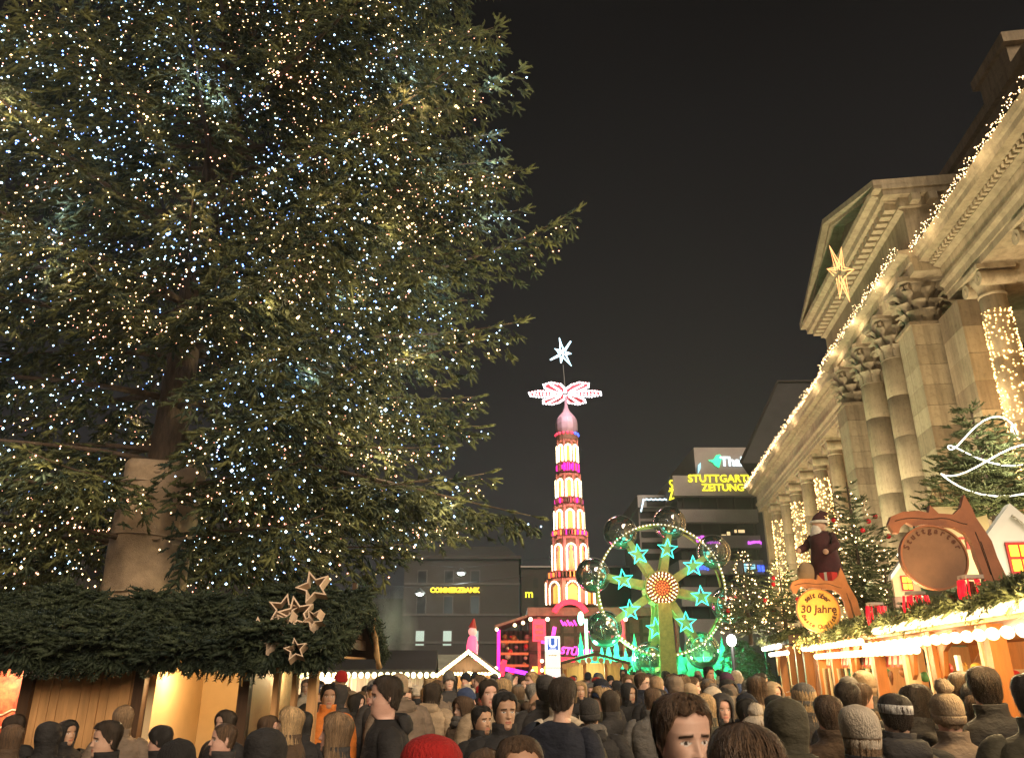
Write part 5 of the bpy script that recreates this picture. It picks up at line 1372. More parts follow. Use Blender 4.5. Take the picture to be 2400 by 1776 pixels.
# --- painted house fronts and boards standing on the roof
def house_front(label, px, py, Y, w_, h_, wallm, ex=(1, -.15, 0)):
    c = P(px, py, Y); root = empty('painted_house_front', (c.x, Y, c.z)); tag(root, label, 'decoration', 'painted house fronts on the roof')
    ex = Vector(ex).normalized(); ey = Vector((0, 0, 1))
    part('wall', wallm, root, lambda m: m.plate([(-w_ / 2, 0), (w_ / 2, 0), (w_ / 2, h_ * .55), (0, h_), (-w_ / 2, h_ * .55)], .06, (0, 0, 0), ex, ey))
    part('snowy_gable', WHITE, root, lambda m: (m.plate([(-w_ * .62, h_ * .45), (-w_ * .58, h_ * .60), (0, h_ * 1.10), (0, h_ * .95)], .12, (0, -.02, 0), ex, ey), m.plate([(w_ * .62, h_ * .45), (0, h_ * .95), (0, h_ * 1.10), (w_ * .58, h_ * .60)], .12, (0, -.02, 0), ex, ey)))
    wn = part('window', RED, root, lambda m: m.plate([(-w_ * .2, h_ * .16), (w_ * .2, h_ * .16), (w_ * .2, h_ * .58), (-w_ * .2, h_ * .58)], .09, (0, -.01, 0), ex, ey))
    for i in range(2):
        for j in range(2):
            part('lit_pane', E('yellow_pane', (1, .60, .03), 1.6), wn, lambda m: m.plate([(-w_ * .16 + i * w_ * .18, h_ * (.20 + j * .19)), (-w_ * .02 + i * w_ * .18, h_ * (.20 + j * .19)), (-w_ * .02 + i * w_ * .18, h_ * (.35 + j * .19)), (-w_ * .16 + i * w_ * .18, h_ * (.35 + j * .19))], .11, (0, -.012, 0), ex, ey))
    part('plinth', STONE_P, root, lambda m: m.plate([(-w_ * .55, -.22), (w_ * .55, -.22), (w_ * .55, -.005), (-w_ * .55, -.005)], .1, (0, 0, 0), ex, ey))
    part('leg', WOOD_D, root, lambda m: m.cyl((0, .08, -.2), (0, .08, ZL + .25 - c.z), .03, n=6))
    return c
c1 = house_front('white painted house front with red window, cut off at the right edge', 2402, 1375, 8.2, .60, .78, WHITE)
c2 = house_front('small cream house front half hidden behind the dark round sign', 2128, 1398, 10.0, .32, .44, CREAM)
for q in (c1, c2): point(q + Vector((-.15, -.6, .1)), 14, (1, .85, .55), .08, 'front_light')  # added fills that brighten the house fronts, no lamps of their own
# arched board of striped planks with lettering
c = P(2268, 1345, 9.6); bd = empty('arched_board', (c.x, 9.6, c.z)); tag(bd, 'arch-topped board of upright striped planks behind the dark round sign', 'sign')
hb = P(2268, 1125, 9.6).z - c.z; wb = 120 / 1890 * 9.6
CB = M('striped_plank', (.50, .20, .08), .6, .45, 2, stretch=(16, 1, .5), c2=(.72, .55, .25))
for i in range(6):
    x0 = -wb / 2 + wb * i / 6; x1 = x0 + wb / 6 - .006
    t0 = hb * (.72 + .28 * math.sqrt(max(0, 1 - (2 * x0 / wb) ** 2))); t1 = hb * (.72 + .28 * math.sqrt(max(0, 1 - (2 * x1 / wb) ** 2)))
    part('plank', CB, bd, lambda m: m.plate([(x0, -.05), (x1, -.05), (x1, t1), (x0, t0)], .04, (0, 0, 0), (1, -.1, 0), (0, 0, 1)))
part('name_board', CREAM, bd, lambda m: m.plate([(-wb * .55, -.12), (wb * .55, -.12), (wb * .55, hb * .62), (wb * .4, hb * .70), (-wb * .55, hb * .70)], .03, (0, -.05, 0), (1, -.1, 0), (0, 0, 1)))
lettering('lettering', 'STUTTG', .21, .004, (-.02, -.09, hb * .30), (1, -.1, 0), (0, 0, 1), RED, bd, bold=.003)
lettering('lettering', 'hütte', .11, .004, (.02, -.09, hb * .50), (1, -.1, 0), (0, 0, 1), INK, bd, bold=.001)
part('leg', WOOD_D, bd, lambda m: m.cyl((0, .05, 0), (0, .05, ZL + .2 - c.z), .03, n=6))
point(c + Vector((.1, -.7, .2)), 26, (1, .9, .55), .08, 'front_light')  # added fill that brightens the arched board
# red tinsel bundles (little roofs hung with strands), glow put into their colour
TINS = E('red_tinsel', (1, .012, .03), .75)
for (px, py, Y, lab) in ((2051, 1422, 9.5, 'red tinsel bundle below the orange branch'), (2146, 1398, 8.0, 'red tinsel bundle left under the dark round sign'), (2276, 1362, 6.6, 'red tinsel bundle right of the dark round sign')):
    c = P(px, py, Y); root = empty('tinsel_bundle', (c.x, Y, c.z)); tag(root, lab, 'decoration', 'red tinsel bundles')
    part('box', M('grey_box', (.3, .24, .2), .6), root, lambda m: m.box((0, 0, .035), (.15, .13, .03)))
    for i in range(22):
        a = random.uniform(0, 2 * PI); rr_ = random.uniform(.06, .12)
        part('strand', TINS, root, lambda m: m.tube([(rr_ * math.cos(a), rr_ * math.sin(a) * .8, .01), (rr_ * 1.15 * math.cos(a), rr_ * 1.1 * math.sin(a) * .8, -.10), (rr_ * 1.05 * math.cos(a), rr_ * math.sin(a) * .8, -.2 - .07 * random.random())], .008, 4))
    part('leg', WOOD_D, root, lambda m: m.cyl((0, 0, .0), (0, 0, ZL + .2 - c.z), .02, n=5))

# --- little firs on the roofs
def fir(label, px, py_top, py_base, Y, rad_px, seed, nled, ledm, dens=1.0, ropes=False, balls=0):
    b = P(px, py_base, Y); t = P(px, py_top, Y); h = t.z - b.z; rad = rad_px / 1890 * Y
    root = empty('fir_tree', b); tag(root, label, 'fir tree', 'small decorated firs')
    rr = np.random.default_rng(seed)
    part('trunk', BARK, root, lambda m: m.cyl((0, 0, -.1 - max(0, b.z - ZL - .3)), (0, 0, h * .97), .05, .012, 8))
    pos, fwd, up, sc_, ti = [], [], [], [], []; leds = []
    z = .12
    while z < h * .97:
        R_ = rad * (1 - z / h) ** .85 + .04
        n = max(4, int(11 * dens * (R_ / rad) + 3))
        for i in range(n):
            a = rr.uniform(0, 2 * PI); d = np.array((math.cos(a), math.sin(a), 0)); L = R_ * rr.uniform(.75, 1.15)
            m_ = max(1, int(L / .13))
            for j in range(m_):
                u = (j + .6) / m_
                pos.append(d * L * u + np.array((0, 0, z + .15 * L * u))); fwd.append(d + np.array((0, 0, .22)) + rr.normal(0, .3, 3)); up.append((0, 0, 1)); sc_.append(rr.uniform(.6, 1.0)); ti.append(rr.uniform(.2, 1))
            if rr.random() < nled: leds.append(np.array(b) + d * L * rr.uniform(.7, 1.05) + np.array((0, 0, z + .05)))
        z += .09
    bough_mesh('crown', [scatter(SPRIG_S, pos, fwd, up, sc_, ti)], FIR_Y, root)['kind'] = 'stuff'
    if len(leds): tag(octas('fairy_lights', leds, .0125 if Y < 14 else .016, ledm, jitter=1.0), 'fairy lights on the ' + label, 'fairy lights', 'lights on small firs', 'stuff')
    for k in range(balls):
        a = rr.uniform(-PI, 0); zz = rr.uniform(.2, .8) * h; R_ = rad * (1 - zz / h) ** .85 + .08
        part('bauble', M('red_bauble', (.6, .01, .02), .15), root, lambda m: m.sphere((R_ * math.cos(a), R_ * math.sin(a), zz), .045, 10, 8))
    if ropes:
        path = []
        for q in np.linspace(0, 1, 90):
            zz = h * (.12 + .62 * q); rr_ = rad * (1 - zz / h) ** .85 + .12; ang = -PI / 2 + 1.25 * math.sin(q * 15)
            path.append((rr_ * math.cos(ang), rr_ * math.sin(ang), zz + .10 * math.sin(q * 47) + .12 * math.cos(q * 15)))
        part('rope_light', E('rope_light', (1, .95, .8), 2.2), root, lambda m: m.tube(path, .0085, 6))
        point(b + Vector((-.2, -.9, h * .5)), 45, (1, .95, .75), .1, 'rope_light')
    point(b + Vector((-.3, -rad - .25, h * .45)), 8, (1, .85, .55), .1, 'fir_light')  # added fill in place of light the fir's small bulbs would shed
fir('bushy fir with white rope light at the right edge', 2335, 940, 1230, 9.4, 165, 3, 0, BULB_WW, 2.0, True)
fir('fir with warm lights and red baubles right of the roof figure', 2032, 1120, 1440, 14.5, 125, 4, .55, BULB_WW, 1.2, False, 6)
fir('fir with dense white lights above the far stall, left of the figure', 1760, 1290, 1500, 17.5, 70, 5, .8, BULB_WW, 1.1, False, 2)
fir('low fir with lights between the far stall and the round golden sign', 1842, 1310, 1470, 16.0, 70, 6, .8, BULB_W, 1.1, False, 5)
fir('dark narrow fir behind the tinsel bundles', 2095, 1330, 1470, 12.8, 55, 9, .3, BULB_WW, 1.0)
# --- roof figure in red coat and cap, the cloth colour darkened to a silhouette
c = P(1942, 1368, 13.2); hz = P(1942, 1200, 13.2).z - c.z
sf = empty('roof_figure', c, R(-55)); tag(sf, 'bearded roof figure in dark red coat and cap standing among the firs', 'figure')
DKR = M('dark_red_cloth', (.05, .008, .010), .85, .3, 5); BEARD = M('white_beard', (.62, .58, .5), .9, .2, 14, .6, 30); FLESH = M('figure_face', (.5, .3, .2), .6)
k = hz / 1.5
part('coat', DKR, sf, lambda m: (setattr(m, 'cs', True), m.lathe([(.34 * k, 0), (.32 * k, .3 * k), (.26 * k, .7 * k), (.28 * k, .95 * k), (.14 * k, 1.08 * k)], 18)))
part('sleeve', DKR, sf, lambda m: m.tube([(-.22 * k, 0, .98 * k), (-.36 * k, -.12 * k, .78 * k), (-.34 * k, -.36 * k, .70 * k)], [.10 * k, .09 * k, .08 * k], 8))
part('sleeve', DKR, sf, lambda m: m.tube([(.22 * k, 0, .98 * k), (.36 * k, -.10 * k, .75 * k), (.30 * k, -.32 * k, .62 * k)], [.10 * k, .09 * k, .08 * k], 8))
for x_ in (-.34, .30): part('hand', FLESH, sf, lambda m: m.sphere((x_ * k, -.40 * k, (.69 if x_ < 0 else .60) * k), .06 * k, 8, 6))
part('head', FLESH, sf, lambda m: m.sphere((-.02 * k, -.03 * k, 1.2 * k), .15 * k, 14, 10, (.9, 1, 1.1)))
part('beard', BEARD, sf, lambda m: m.sphere((-.04 * k, -.13 * k, 1.02 * k), .15 * k, 12, 8, (.9, .6, 1.5)))
part('cap', DKR, sf, lambda m: m.tube([(-.02 * k, 0, 1.27 * k), (0, .02 * k, 1.38 * k), (.06 * k, .05 * k, 1.48 * k), (.16 * k, .06 * k, 1.44 * k)], [.17 * k, .13 * k, .07 * k, .03 * k], 12))
part('cap_trim', BEARD, sf, lambda m: m.tube([(.165 * k * math.cos(a) - .02 * k, .165 * k * math.sin(a) - .01 * k, 1.28 * k) for a in np.linspace(0, 2 * PI, 17)[:-1]], .035 * k, 6, True))
part('sack', M('sack', (.45, .3, .16), .9), sf, lambda m: m.sphere((-.28 * k, -.3 * k, .22 * k), .2 * k, 12, 8, (1, .9, 1.2)))
part('gift', RED, sf, lambda m: m.box((.22 * k, -.3 * k, .1 * k), (.28 * k, .2 * k, .18 * k)))
part('gift_ribbon', WHITE, sf, lambda m: m.box((.22 * k, -.3 * k, .1 * k), (.06 * k, .206 * k, .186 * k)))
part('stand', WOOD_D, sf, lambda m: m.cyl((0, 0, -.02), (0, 0, ZL + .1 - c.z), .05, n=6))

# --- the second, smaller stall farther along
rs2 = empty('snack_stall', rw(16.2, 0, 0), ra); rs2.location.z = 0
tag(rs2, 'smaller stall past the long one, with a bright white tube and orange carved post', 'stall')
Z2 = P(1745, 1520, 17.5).z
part('roof', WOOD_D, rs2, lambda m: extrude(m, [(.35, Z2 + .05), (.35, Z2 + .2), (-2.5, Z2 + .5), (-2.5, Z2 + .38)], -.6, 3.4))
rs = np.random.default_rng(41)
bough_mesh('fir_boughs', [sprigs_on(lambda u, v: ((-.6 + 4 * u, .40 - .5 * v, Z2 + .2 + .1 * v), (0, .8, .6), (rs.normal(0, .7), .7, -.5)), 700, 1.0, rs, (.2, .9))], FIR_Y, rs2)['kind'] = 'stuff'
part('lamp_tube', E('white_tube', (1, .92, .72), 6), rs2, lambda m: m.cyl((.3, .42, Z2 + .03), (3.2, .42, Z2 + .03), .05, n=8))
for k in range(8): part('round_bulb', E('small_bulb' + str(k), (1, .86, .6), 5), rs2, lambda m: m.sphere((.2 + .4 * k, .3, Z2 - .1), .045, 8, 6))
for s in (-.45, .55, 1.6, 3.2): part('post', WOOD_O, rs2, lambda m: m.bx(s - .08, s + .08, -.06, .1, .02, Z2 + .05))
part('bracket', WOOD_O, rs2, lambda m: m.plate([(-.45, 0), (0, 0), (.05, -.3), (-.05, -.55), (-.2, -.3)], .05, (3.1, .15, Z2), (1, 0, 0), (0, 0, 1)))
part('wall', M('salmon_boards', (.5, .26, .16), .6, .2, 3), rs2, lambda m: (m.bx(-.5, 3.3, -2.3, -2.2, .02, Z2), m.bx(-.5, -.42, -2.2, 0, .02, Z2)))
part('counter', WOOD_O, rs2, lambda m: m.bx(-.3, 3.1, -.3, .12, .95, 1.02))
for a in (.7, 1.75): part('pane', PANE, rs2, lambda m: m.bx(a, a + .75, .0, .006, 1.03, Z2 - .1))
point(rw(18, .7, Z2 - .05), 55, (1, .85, .6), .1, 'tube_light'); point(rw(17.5, -.9, Z2 - .2), 30, (1, .75, .45), .1, 'stall_light')
lm = empty('street_lantern', P(1722, 1580, 20)); lm.location.z = 0; tag(lm, 'bright white lantern on a post between the wheel and the far stall', 'lamp post')
zl = P(1722, 1500, 20).z
part('post', BLACKM, lm, lambda m: m.cyl((0, 0, 0), (0, 0, zl - .1), .04, n=8)); part('globe', E('white_lantern', (1, .97, .85), 7), lm, lambda m: m.sphere((0, 0, zl), .12, 12, 8, (1, 1, 1.2)))
point((lm.location.x - .1, 19.7, zl), 90, (1, .95, .8), .12, 'lantern_light')

# two flood lamps, unseen and added, that brighten the big spruce
for (x, y, z, tz, lab) in ((5.9, 11.6, 3.55, 9.5, 'black flood lamp on the long stall roof turned to the spruce'), (6.6, 16.6, 3.5, 8.5, 'black flood lamp behind the roof figure turned to the spruce')):
    root = empty('flood_lamp', (x, y, 0)); tag(root, lab, 'flood lamp', 'flood lamps lighting the spruce')
    t = Vector((-3.5, 11.5, tz)); d = (t - Vector((x, y, z))).normalized(); Mx = d.to_track_quat('Y', 'Z').to_matrix()
    part('post', BLACKM, root, lambda m: m.cyl((0, 0, 0), (0, 0, z - .1), .03, n=6))
    part('housing', BLACKM, root, lambda m: m.box((0, 0, z), (.3, .12, .2), M=Mx))
    part('lens', E('flood_glass_warm', (1, .85, .6), 4), root, lambda m: m.box(Vector((0, 0, z)) + d * .066, (.26, .01, .16), M=Mx))
    spot(Vector((x, y, z)) + d * .15, t, 1900, (1.0, .86, .46), 85, .15)
# ================================================================ people
HT = 1.75; CHIN = 1.515
_hz = np.array([-.10, -.06, -.025, -.004, .012, .03, .05, .075, .105, .125, .145, .175, .200, .217, .228, .2345, .236])
_ha = np.array([.060, .057, .057, .050, .052, .058, .063, .068, .071, .073, .075, .0765, .071, .058, .040, .018, .001])
_hf = np.array([.048, .047, .056, .078, .088, .091, .090, .089, .087, .088, .093, .090, .076, .058, .036, .016, .001])
_hb = np.array([.072, .068, .064, .063, .062, .064, .070, .080, .092, .098, .101, .101, .092, .074, .050, .022, .001])
def head_ring(z, ph, grow=0.0):
    """outer surface of head/neck at height z above the chin, angle ph from the face direction (-y)"""
    a = np.interp(z, _hz, _ha) + grow; f = np.interp(z, _hz, _hf) + grow; b = np.interp(z, _hz, _hb) + grow
    s, c = np.sin(ph), np.cos(ph)
    x = a * np.sign(s) * np.abs(s) ** .88
    y = np.where(c > 0, -f * np.abs(c) ** .80, b * np.abs(c) ** .92)
    return x, y
def G(x, m, s): return np.exp(-((x - m) / s) ** 2)
def body_mesh(nseg, fine, female=False, beard=0.0):
    zs = np.concatenate([np.linspace(-.75, -.2, 5), [-.165, -.14, -.12], np.arange(-.10, .222, .0035 if fine else .009), [.222, .227, .2315, .2345, .236]])
    ph = np.linspace(0, 2 * PI, nseg, endpoint=False)
    V = []; A = {k: [] for k in ('brow', 'lip', 'white', 'iris', 'stub')}
    for z in zs:
        if z < -.10:
            t = (-.10 - z)
            a = np.interp(t, [0, .02, .04, .065, .10, .65], [.060, .075, .10, .15, .17, .16]); d = np.interp(t, [0, .04, .10, .65], [.055, .07, .10, .11])
            x = a * np.sin(ph); y = -d * np.cos(ph) + .012
            dx = dy = np.zeros(nseg); al = [np.zeros(nseg)] * 5
        else:
            x, y = head_ring(z, ph)
            front = np.clip(np.cos(ph), 0, 1) ** .5
            ax = np.abs(x)
            dy = np.zeros(nseg)
            ramp = np.interp(z, [.066, .074, .079, .085, .13, .14], [0, .012, .025, .022, .004, 0])
            dy -= front * ramp * G(x, 0, .0115 if z < .09 else .009)
            dy -= front * .006 * G(ax, .0135, .006) * G(z, .080, .007)
            dy += front * .0115 * G(ax, .033, .015) * G(z, .118, .011)
            dy -= front * .0050 * G(ax, .032, .010) * G(z, .1155, .0065)
            dy -= front * .0045 * G(ax, .030, .022) * G(z, .137, .007)
            dy -= front * (.0055 * G(x, 0, .020) * (G(z, .0535, .0045) + G(z, .0425, .0055)) - .003 * G(x, 0, .022) * G(z, .0482, .0022))
            dy -= front * .006 * G(x, 0, .015) * G(z, .012, .011)
            dy -= front * .004 * G(ax, .045, .018) * G(z, .088, .02)
            ear = .019 * G(y, .016, .011) * G(z, .108, .026) * (1 - .45 * G(y, .014, .005) * G(z, .11, .015))
            dx = np.sign(x) * ear * (ax > .03)
            if female: dy += front * .003 * G(z, .137, .01)
            fz = front > .3
            brow = fz * np.clip(1.6 * G(z, .1365 - .15 * np.clip(ax - .03, 0, 1) + .1 * np.clip(.03 - ax, 0, 1), .0042 if not female else .003) * ((ax > .012) & (ax < .052)), 0, 1)
            lip = fz * np.clip(1.3 * (G(z, .0525, .005) + G(z, .0435, .005)) * (ax < .026 - .9 * abs(z - .048)), 0, 1)
            ex_, ez = (ax - .032) / .0145, (z - .1155) / .0058
            inside = (ex_ ** 2 + ez ** 2) < 1
            iris = fz * (((ax - .032) ** 2 + (z - .1158) ** 2) < .0055 ** 2) * inside
            white = fz * inside * (iris == 0)
            lash = fz * np.clip(G(ex_ ** 2 + ez ** 2, 1.05, .35), 0, 1) * (z > .1145)
            brow = np.maximum(brow, .9 * lash)
            stub = fz * beard * np.clip(1 - np.abs(ax) / .09, 0, 1) * (z < .066) * (1 - lip) * (z > -.01)
            al = [brow, lip, white, iris, stub]
        V.append(np.stack([x + dx, y + dy, np.full(nseg, z + CHIN)], 1))
        for k_, q in zip(A, al): A[k_].append(np.asarray(q, float) * np.ones(nseg))
    m = len(zs); V = np.concatenate(V)
    i = np.arange(m - 1)[:, None] * nseg; k = np.arange(nseg)[None]; k1 = (k + 1) % nseg
    F = np.stack([i + k, i + k1, i + nseg + k1, i + nseg + k], -1).reshape(-1, 4)
    return fast_mesh('person', V, F, [None], {q: np.concatenate(A[q]) for q in A}, True)
def skin_mat(name, c, brow=(.03, .018, .01)):
    m = bpy.data.materials.new(name); m.use_nodes = True
    t = m.node_tree; b = t.nodes['Principled BSDF']
    b.inputs['Roughness'].default_value = .5; b.inputs['Specular IOR Level'].default_value = .35
    b.inputs['Subsurface Weight'].default_value = 0.0
    cur = None
    nz_ = t.nodes.new('ShaderNodeTexNoise'); nz_.inputs['Scale'].default_value = 14; nz_.inputs['Detail'].default_value = 4
    tcn = t.nodes.new('ShaderNodeTexCoord'); t.links.new(tcn.outputs['Object'], nz_.inputs['Vector'])
    r = t.nodes.new('ShaderNodeValToRGB'); r.color_ramp.elements[0].position = .35; r.color_ramp.elements[1].position = .7
    r.color_ramp.elements[0].color = (c[0] * .88, c[1] * .80, c[2] * .78, 1); r.color_ramp.elements[1].color = (*c, 1)
    t.links.new(nz_.outputs[0], r.inputs[0]); cur = r.outputs[0]
    for an, cc in (('stub', (c[0] * .35, c[1] * .3, c[2] * .28)), ('lip', (c[0] * .75, c[1] * .45, c[2] * .45)), ('brow', brow), ('white', (.62, .58, .54)), ('iris', (.02, .014, .01))):
        a = t.nodes.new('ShaderNodeAttribute'); a.attribute_name = an
        mx_ = t.nodes.new('ShaderNodeMix'); mx_.data_type = 'RGBA'
        t.links.new(a.outputs['Fac'], mx_.inputs[0]); t.links.new(cur, mx_.inputs[6]); mx_.inputs[7].default_value = (*cc, 1)
        cur = mx_.outputs[2]
    t.links.new(cur, b.inputs['Base Color'])
    return m
SKIN = [skin_mat('skin_fair', (.68, .45, .34)), skin_mat('skin_light', (.62, .40, .29)), skin_mat('skin_tan', (.50, .31, .20)), skin_mat('skin_rosy', (.70, .43, .33), (.16, .10, .05))]
def hair_mat(name, c):
    m = M(name, c, .5, .35, 9, .55, 60, stretch=(7, 7, 1.1), spec=.5)
    t = m.node_tree; b = t.nodes['Principled BSDF']; src = b.inputs['Base Color'].links[0].from_socket
    g = t.nodes.new('ShaderNodeNewGeometry'); mr = t.nodes.new('ShaderNodeMapRange'); mr.inputs[3].default_value = .55; mr.inputs[4].default_value = 1.75
    t.links.new(g.outputs['Random Per Island'], mr.inputs[0])
    mv = t.nodes.new('ShaderNodeVectorMath'); mv.operation = 'SCALE'; t.links.new(src, mv.inputs[0]); t.links.new(mr.outputs[0], mv.inputs['Scale']); t.links.new(mv.outputs[0], b.inputs['Base Color'])
    return m
HAIR = {'black': hair_mat('black_hair', (.016, .013, .011)), 'dark': hair_mat('dark_brown_hair', (.036, .023, .014)), 'brown': hair_mat('brown_hair', (.095, .055, .030)), 'light': hair_mat('light_brown_hair', (.19, .12, .065)),
        'blonde': hair_mat('blonde_hair', (.42, .28, .14)), 'grey': hair_mat('grey_hair', (.22, .20, .175)), 'red': hair_mat('reddish_hair', (.16, .055, .02))}
CL = {'black': (.020, .018, .018), 'charcoal': (.042, .038, .036), 'navy': (.012, .014, .024), 'brown': (.085, .052, .03), 'olive': (.065, .056, .034), 'grey': (.12, .11, .10), 'beige': (.34, .25, .16), 'cream': (.55, .46, .35), 'red': (.38, .016, .014), 'orange': (.65, .19, .03),
      'white': (.68, .64, .58), 'blue': (.04, .06, .13), 'purple': (.07, .03, .07), 'taupe': (.17, .125, .09), 'pink': (.45, .22, .2)}
CLOTH = {k: M(k + '_cloth', v, .8, .3, 6, 1.0, 13, stretch=(1, 1, 1.6)) for k, v in CL.items()}
KNIT = {k: M(k + '_knit', v, .95, .2, 30, .7, 120, stretch=(1, 1, .4)) for k, v in CL.items()}

def hair_mesh(style, nseg=64, rows=26):
    ph = np.linspace(-PI, PI, nseg, endpoint=False); ap = np.abs(ph)
    r0 = np.random.default_rng(len(style) * 7)
    P_ = {'short': ([0, .55, .85, 1.1, 1.3, 1.5, 2.0, PI], [.194, .194, .178, .155, .135, .098, .05, .03], .012, .008),
          'quiff': ([0, .55, .85, 1.1, 1.3, 1.5, 2.0, PI], [.198, .198, .182, .156, .135, .10, .05, .035], .020, .007),
          'buzz': ([0, .5, .85, 1.15, 1.4, 1.6, 2.0, PI], [.190, .188, .155, .125, .115, .085, .06, .05], .003, .003),
          'bald': ([0, .5, .85, 1.15, 1.4, 1.6, 2.0, PI], [.2355, .2355, .20, .135, .12, .085, .06, .05], .003, .005),
          'bob': ([0, .35, .6, .85, 1.2, 1.6, 2.2, PI], [.190, .185, .145, .03, -.015, -.03, -.05, -.06], .018, .016),
          'long': ([0, .35, .6, .85, 1.2, 1.6, 2.2, PI], [.190, .183, .13, -.05, -.20, -.26, -.33, -.38], .018, .018),
          'curly': ([0, .35, .65, .9, 1.2, 1.6, 2.2, PI], [.188, .18, .145, .06, -.02, -.05, -.08, -.09], .028, .030),
          'tied': ([0, .45, .7, 1.0, 1.25, 1.5, 2.0, PI], [.188, .184, .160, .13, .105, .085, .06, .045], .010, .009)}[style]
    zend = np.interp(ap, P_[0], P_[1]) + .0035 * np.sin(ph * 9 + 1) + r0.normal(0, .002, nseg)
    top, side = P_[2], P_[3]
    V = []
    for j in range(rows + 1):
        u = j / rows; z = .2358 + (zend - .2358) * (u ** 1.25)
        g = (top + (side - top) * np.clip(u * 1.4, 0, 1)) * np.clip(u * 9, 0, 1)
        if style == 'quiff': g = g + .018 * G(ap, 0, .8) * (u > .4) * np.clip((z - .16) / .04, 0, 1)
        g = g * np.where(u > .93, np.clip((1 - u) / .07, 0, 1) * .85 + .12, 1)
        st = .0018 if style in ('short', 'quiff', 'tied', 'bob', 'long') else (.0004 if style in ('buzz', 'bald') else .007)
        g = g + st * np.sin(ph * 23 + 3 * np.sin(u * 4) + j * .12) + (.6 * st) * np.sin(ph * 41 + j * .3) + (r0.normal(0, st * .8, nseg))
        if style == 'curly': g = g + .006 * np.sin(ph * 13 + u * 21) * np.sin(u * 17 + ph * 5)
        zc = np.clip(z, .0, .2358)
        a = np.interp(zc, _hz, _ha); f = np.interp(zc, _hz, _hf); b = np.interp(zc, _hz, _hb)
        low = np.clip(-z / .12, 0, 1)        # below the jaw long hair falls outside neck and collar
        a = np.where(z < .09, np.maximum(a, .066), a) + low * .030; b = np.where(z < .09, np.maximum(b, .078), b) + low * .035; f = np.minimum(f, .07) * (1 - low) + .045 * low if np.any(low > 0) else f
        a, f, b = a + g, f + g, b + g
        s, c = np.sin(ph), np.cos(ph)
        x = a * np.sign(s) * np.abs(s) ** .88; y = np.where(c > 0, -f * np.abs(c) ** .80, b * np.abs(c) ** .92)
        crown = np.clip((z - .2) / .036, 0, 1); zz = z + CHIN + top * .95 * crown
        V.append(np.stack([x, y, zz], 1))
    # tuck the rim in
    last = V[-1].copy(); last[:, 0] *= .90; last[:, 1] *= .90; V.append(last)
    m = len(V); V = np.concatenate(V)
    i = np.arange(m - 1)[:, None] * nseg; k = np.arange(nseg)[None]; k1 = (k + 1) % nseg
    F = np.stack([i + k1, i + k, i + nseg + k, i + nseg + k1], -1).reshape(-1, 4)
    # loose strands over the shell, so that the outline is not a hard edge
    if style not in ('bald',):
        grid = V.reshape(m, nseg, 3); NS = 3400 if style != 'buzz' else 900; sv = []; sf = []; b = len(V)
        for q in range(NS):
            k0 = r0.integers(nseg); u0 = r0.uniform(0, .75); u1 = min(.985, u0 + r0.uniform(.18, .5)); fly = r0.random() < .09; dk = r0.normal(0, 1.2)
            wd_ = r0.uniform(.0010, .0024); n_ = 5; of = r0.uniform(.0005, .0045)
            for j in range(n_):
                t_ = j / (n_ - 1); fr = (u0 + (u1 - u0) * t_) * (m - 2); i0 = int(fr); kk = (k0 + dk * t_) % nseg; ki = int(kk)
                pt_ = grid[i0, ki] + (grid[min(i0 + 1, m - 2), ki] - grid[i0, ki]) * (fr - i0); nx = grid[i0, (ki + 1) % nseg]
                pt_ = pt_ + (nx - grid[i0, ki]) * (kk - ki)
                rad_ = np.array((pt_[0], pt_[1], max(0, pt_[2] - CHIN - .12))); rad_ = rad_ / (np.linalg.norm(rad_) + 1e-6)
                tg_ = np.array((-rad_[1], rad_[0], 0)); tg_ = tg_ / (np.linalg.norm(tg_) + 1e-6)
                o_ = of + (.012 * t_ ** 2 * r0.uniform(.4, 1.3) if fly else .0015 * np.sin(t_ * 6 + q))
                c_ = pt_ + rad_ * o_
                sv += [c_ + tg_ * wd_ * (1 - .6 * t_), c_ - tg_ * wd_ * (1 - .6 * t_)]
            for j in range(n_ - 1): a_ = b + q * 2 * n_ + 2 * j; sf.append((a_, a_ + 1, a_ + 3, a_ + 2))
        V = np.concatenate([V, np.array(sv)]); F = np.concatenate([F, np.array(sf)])
    return fast_mesh('hair', V, F, [None], None, True)
def loft(rings, nseg, name, close_top=False, wob=0.0, seed=1):
    """rings: (z, half width, front, back, y shift)"""
    ph = np.linspace(0, 2 * PI, nseg, endpoint=False); r0 = np.random.default_rng(seed); V = []
    w1, w2 = r0.uniform(0, 6, 2)
    for (z, a, f, b, ys) in rings:
        s, c = np.sin(ph), np.cos(ph)
        q = 1 + wob * (np.sin(ph * 5 + w1 + z * 14) * .6 + np.sin(ph * 9 + w2 - z * 22) * .4)
        V.append(np.stack([a * q * np.sign(s) * np.abs(s) ** .8, ys + q * np.where(c > 0, -f * np.abs(c) ** .85, b * np.abs(c) ** .85), np.full(nseg, z)], 1))
    m = len(rings); V = np.concatenate(V)
    i = np.arange(m - 1)[:, None] * nseg; k = np.arange(nseg)[None]; k1 = (k + 1) % nseg
    F = np.stack([i + k, i + k1, i + nseg + k1, i + nseg + k], -1).reshape(-1, 4)
    return V, F
def merge(lst):
    Vs, Fs, b = [], [], 0
    for V, F in lst: Vs.append(V); Fs.append(F + b); b += len(V)
    return np.concatenate(Vs), np.concatenate(Fs)
def tube_np(path, rad, n=14, wob=0.0):
    mb = MB(); mb.tube(path, rad, n); q = [f for f in mb.f if len(f) == 4]
    V = np.array(mb.v); 
    if wob: V = V + np.random.default_rng(3).normal(0, wob, V.shape)
    return V, np.array(q)
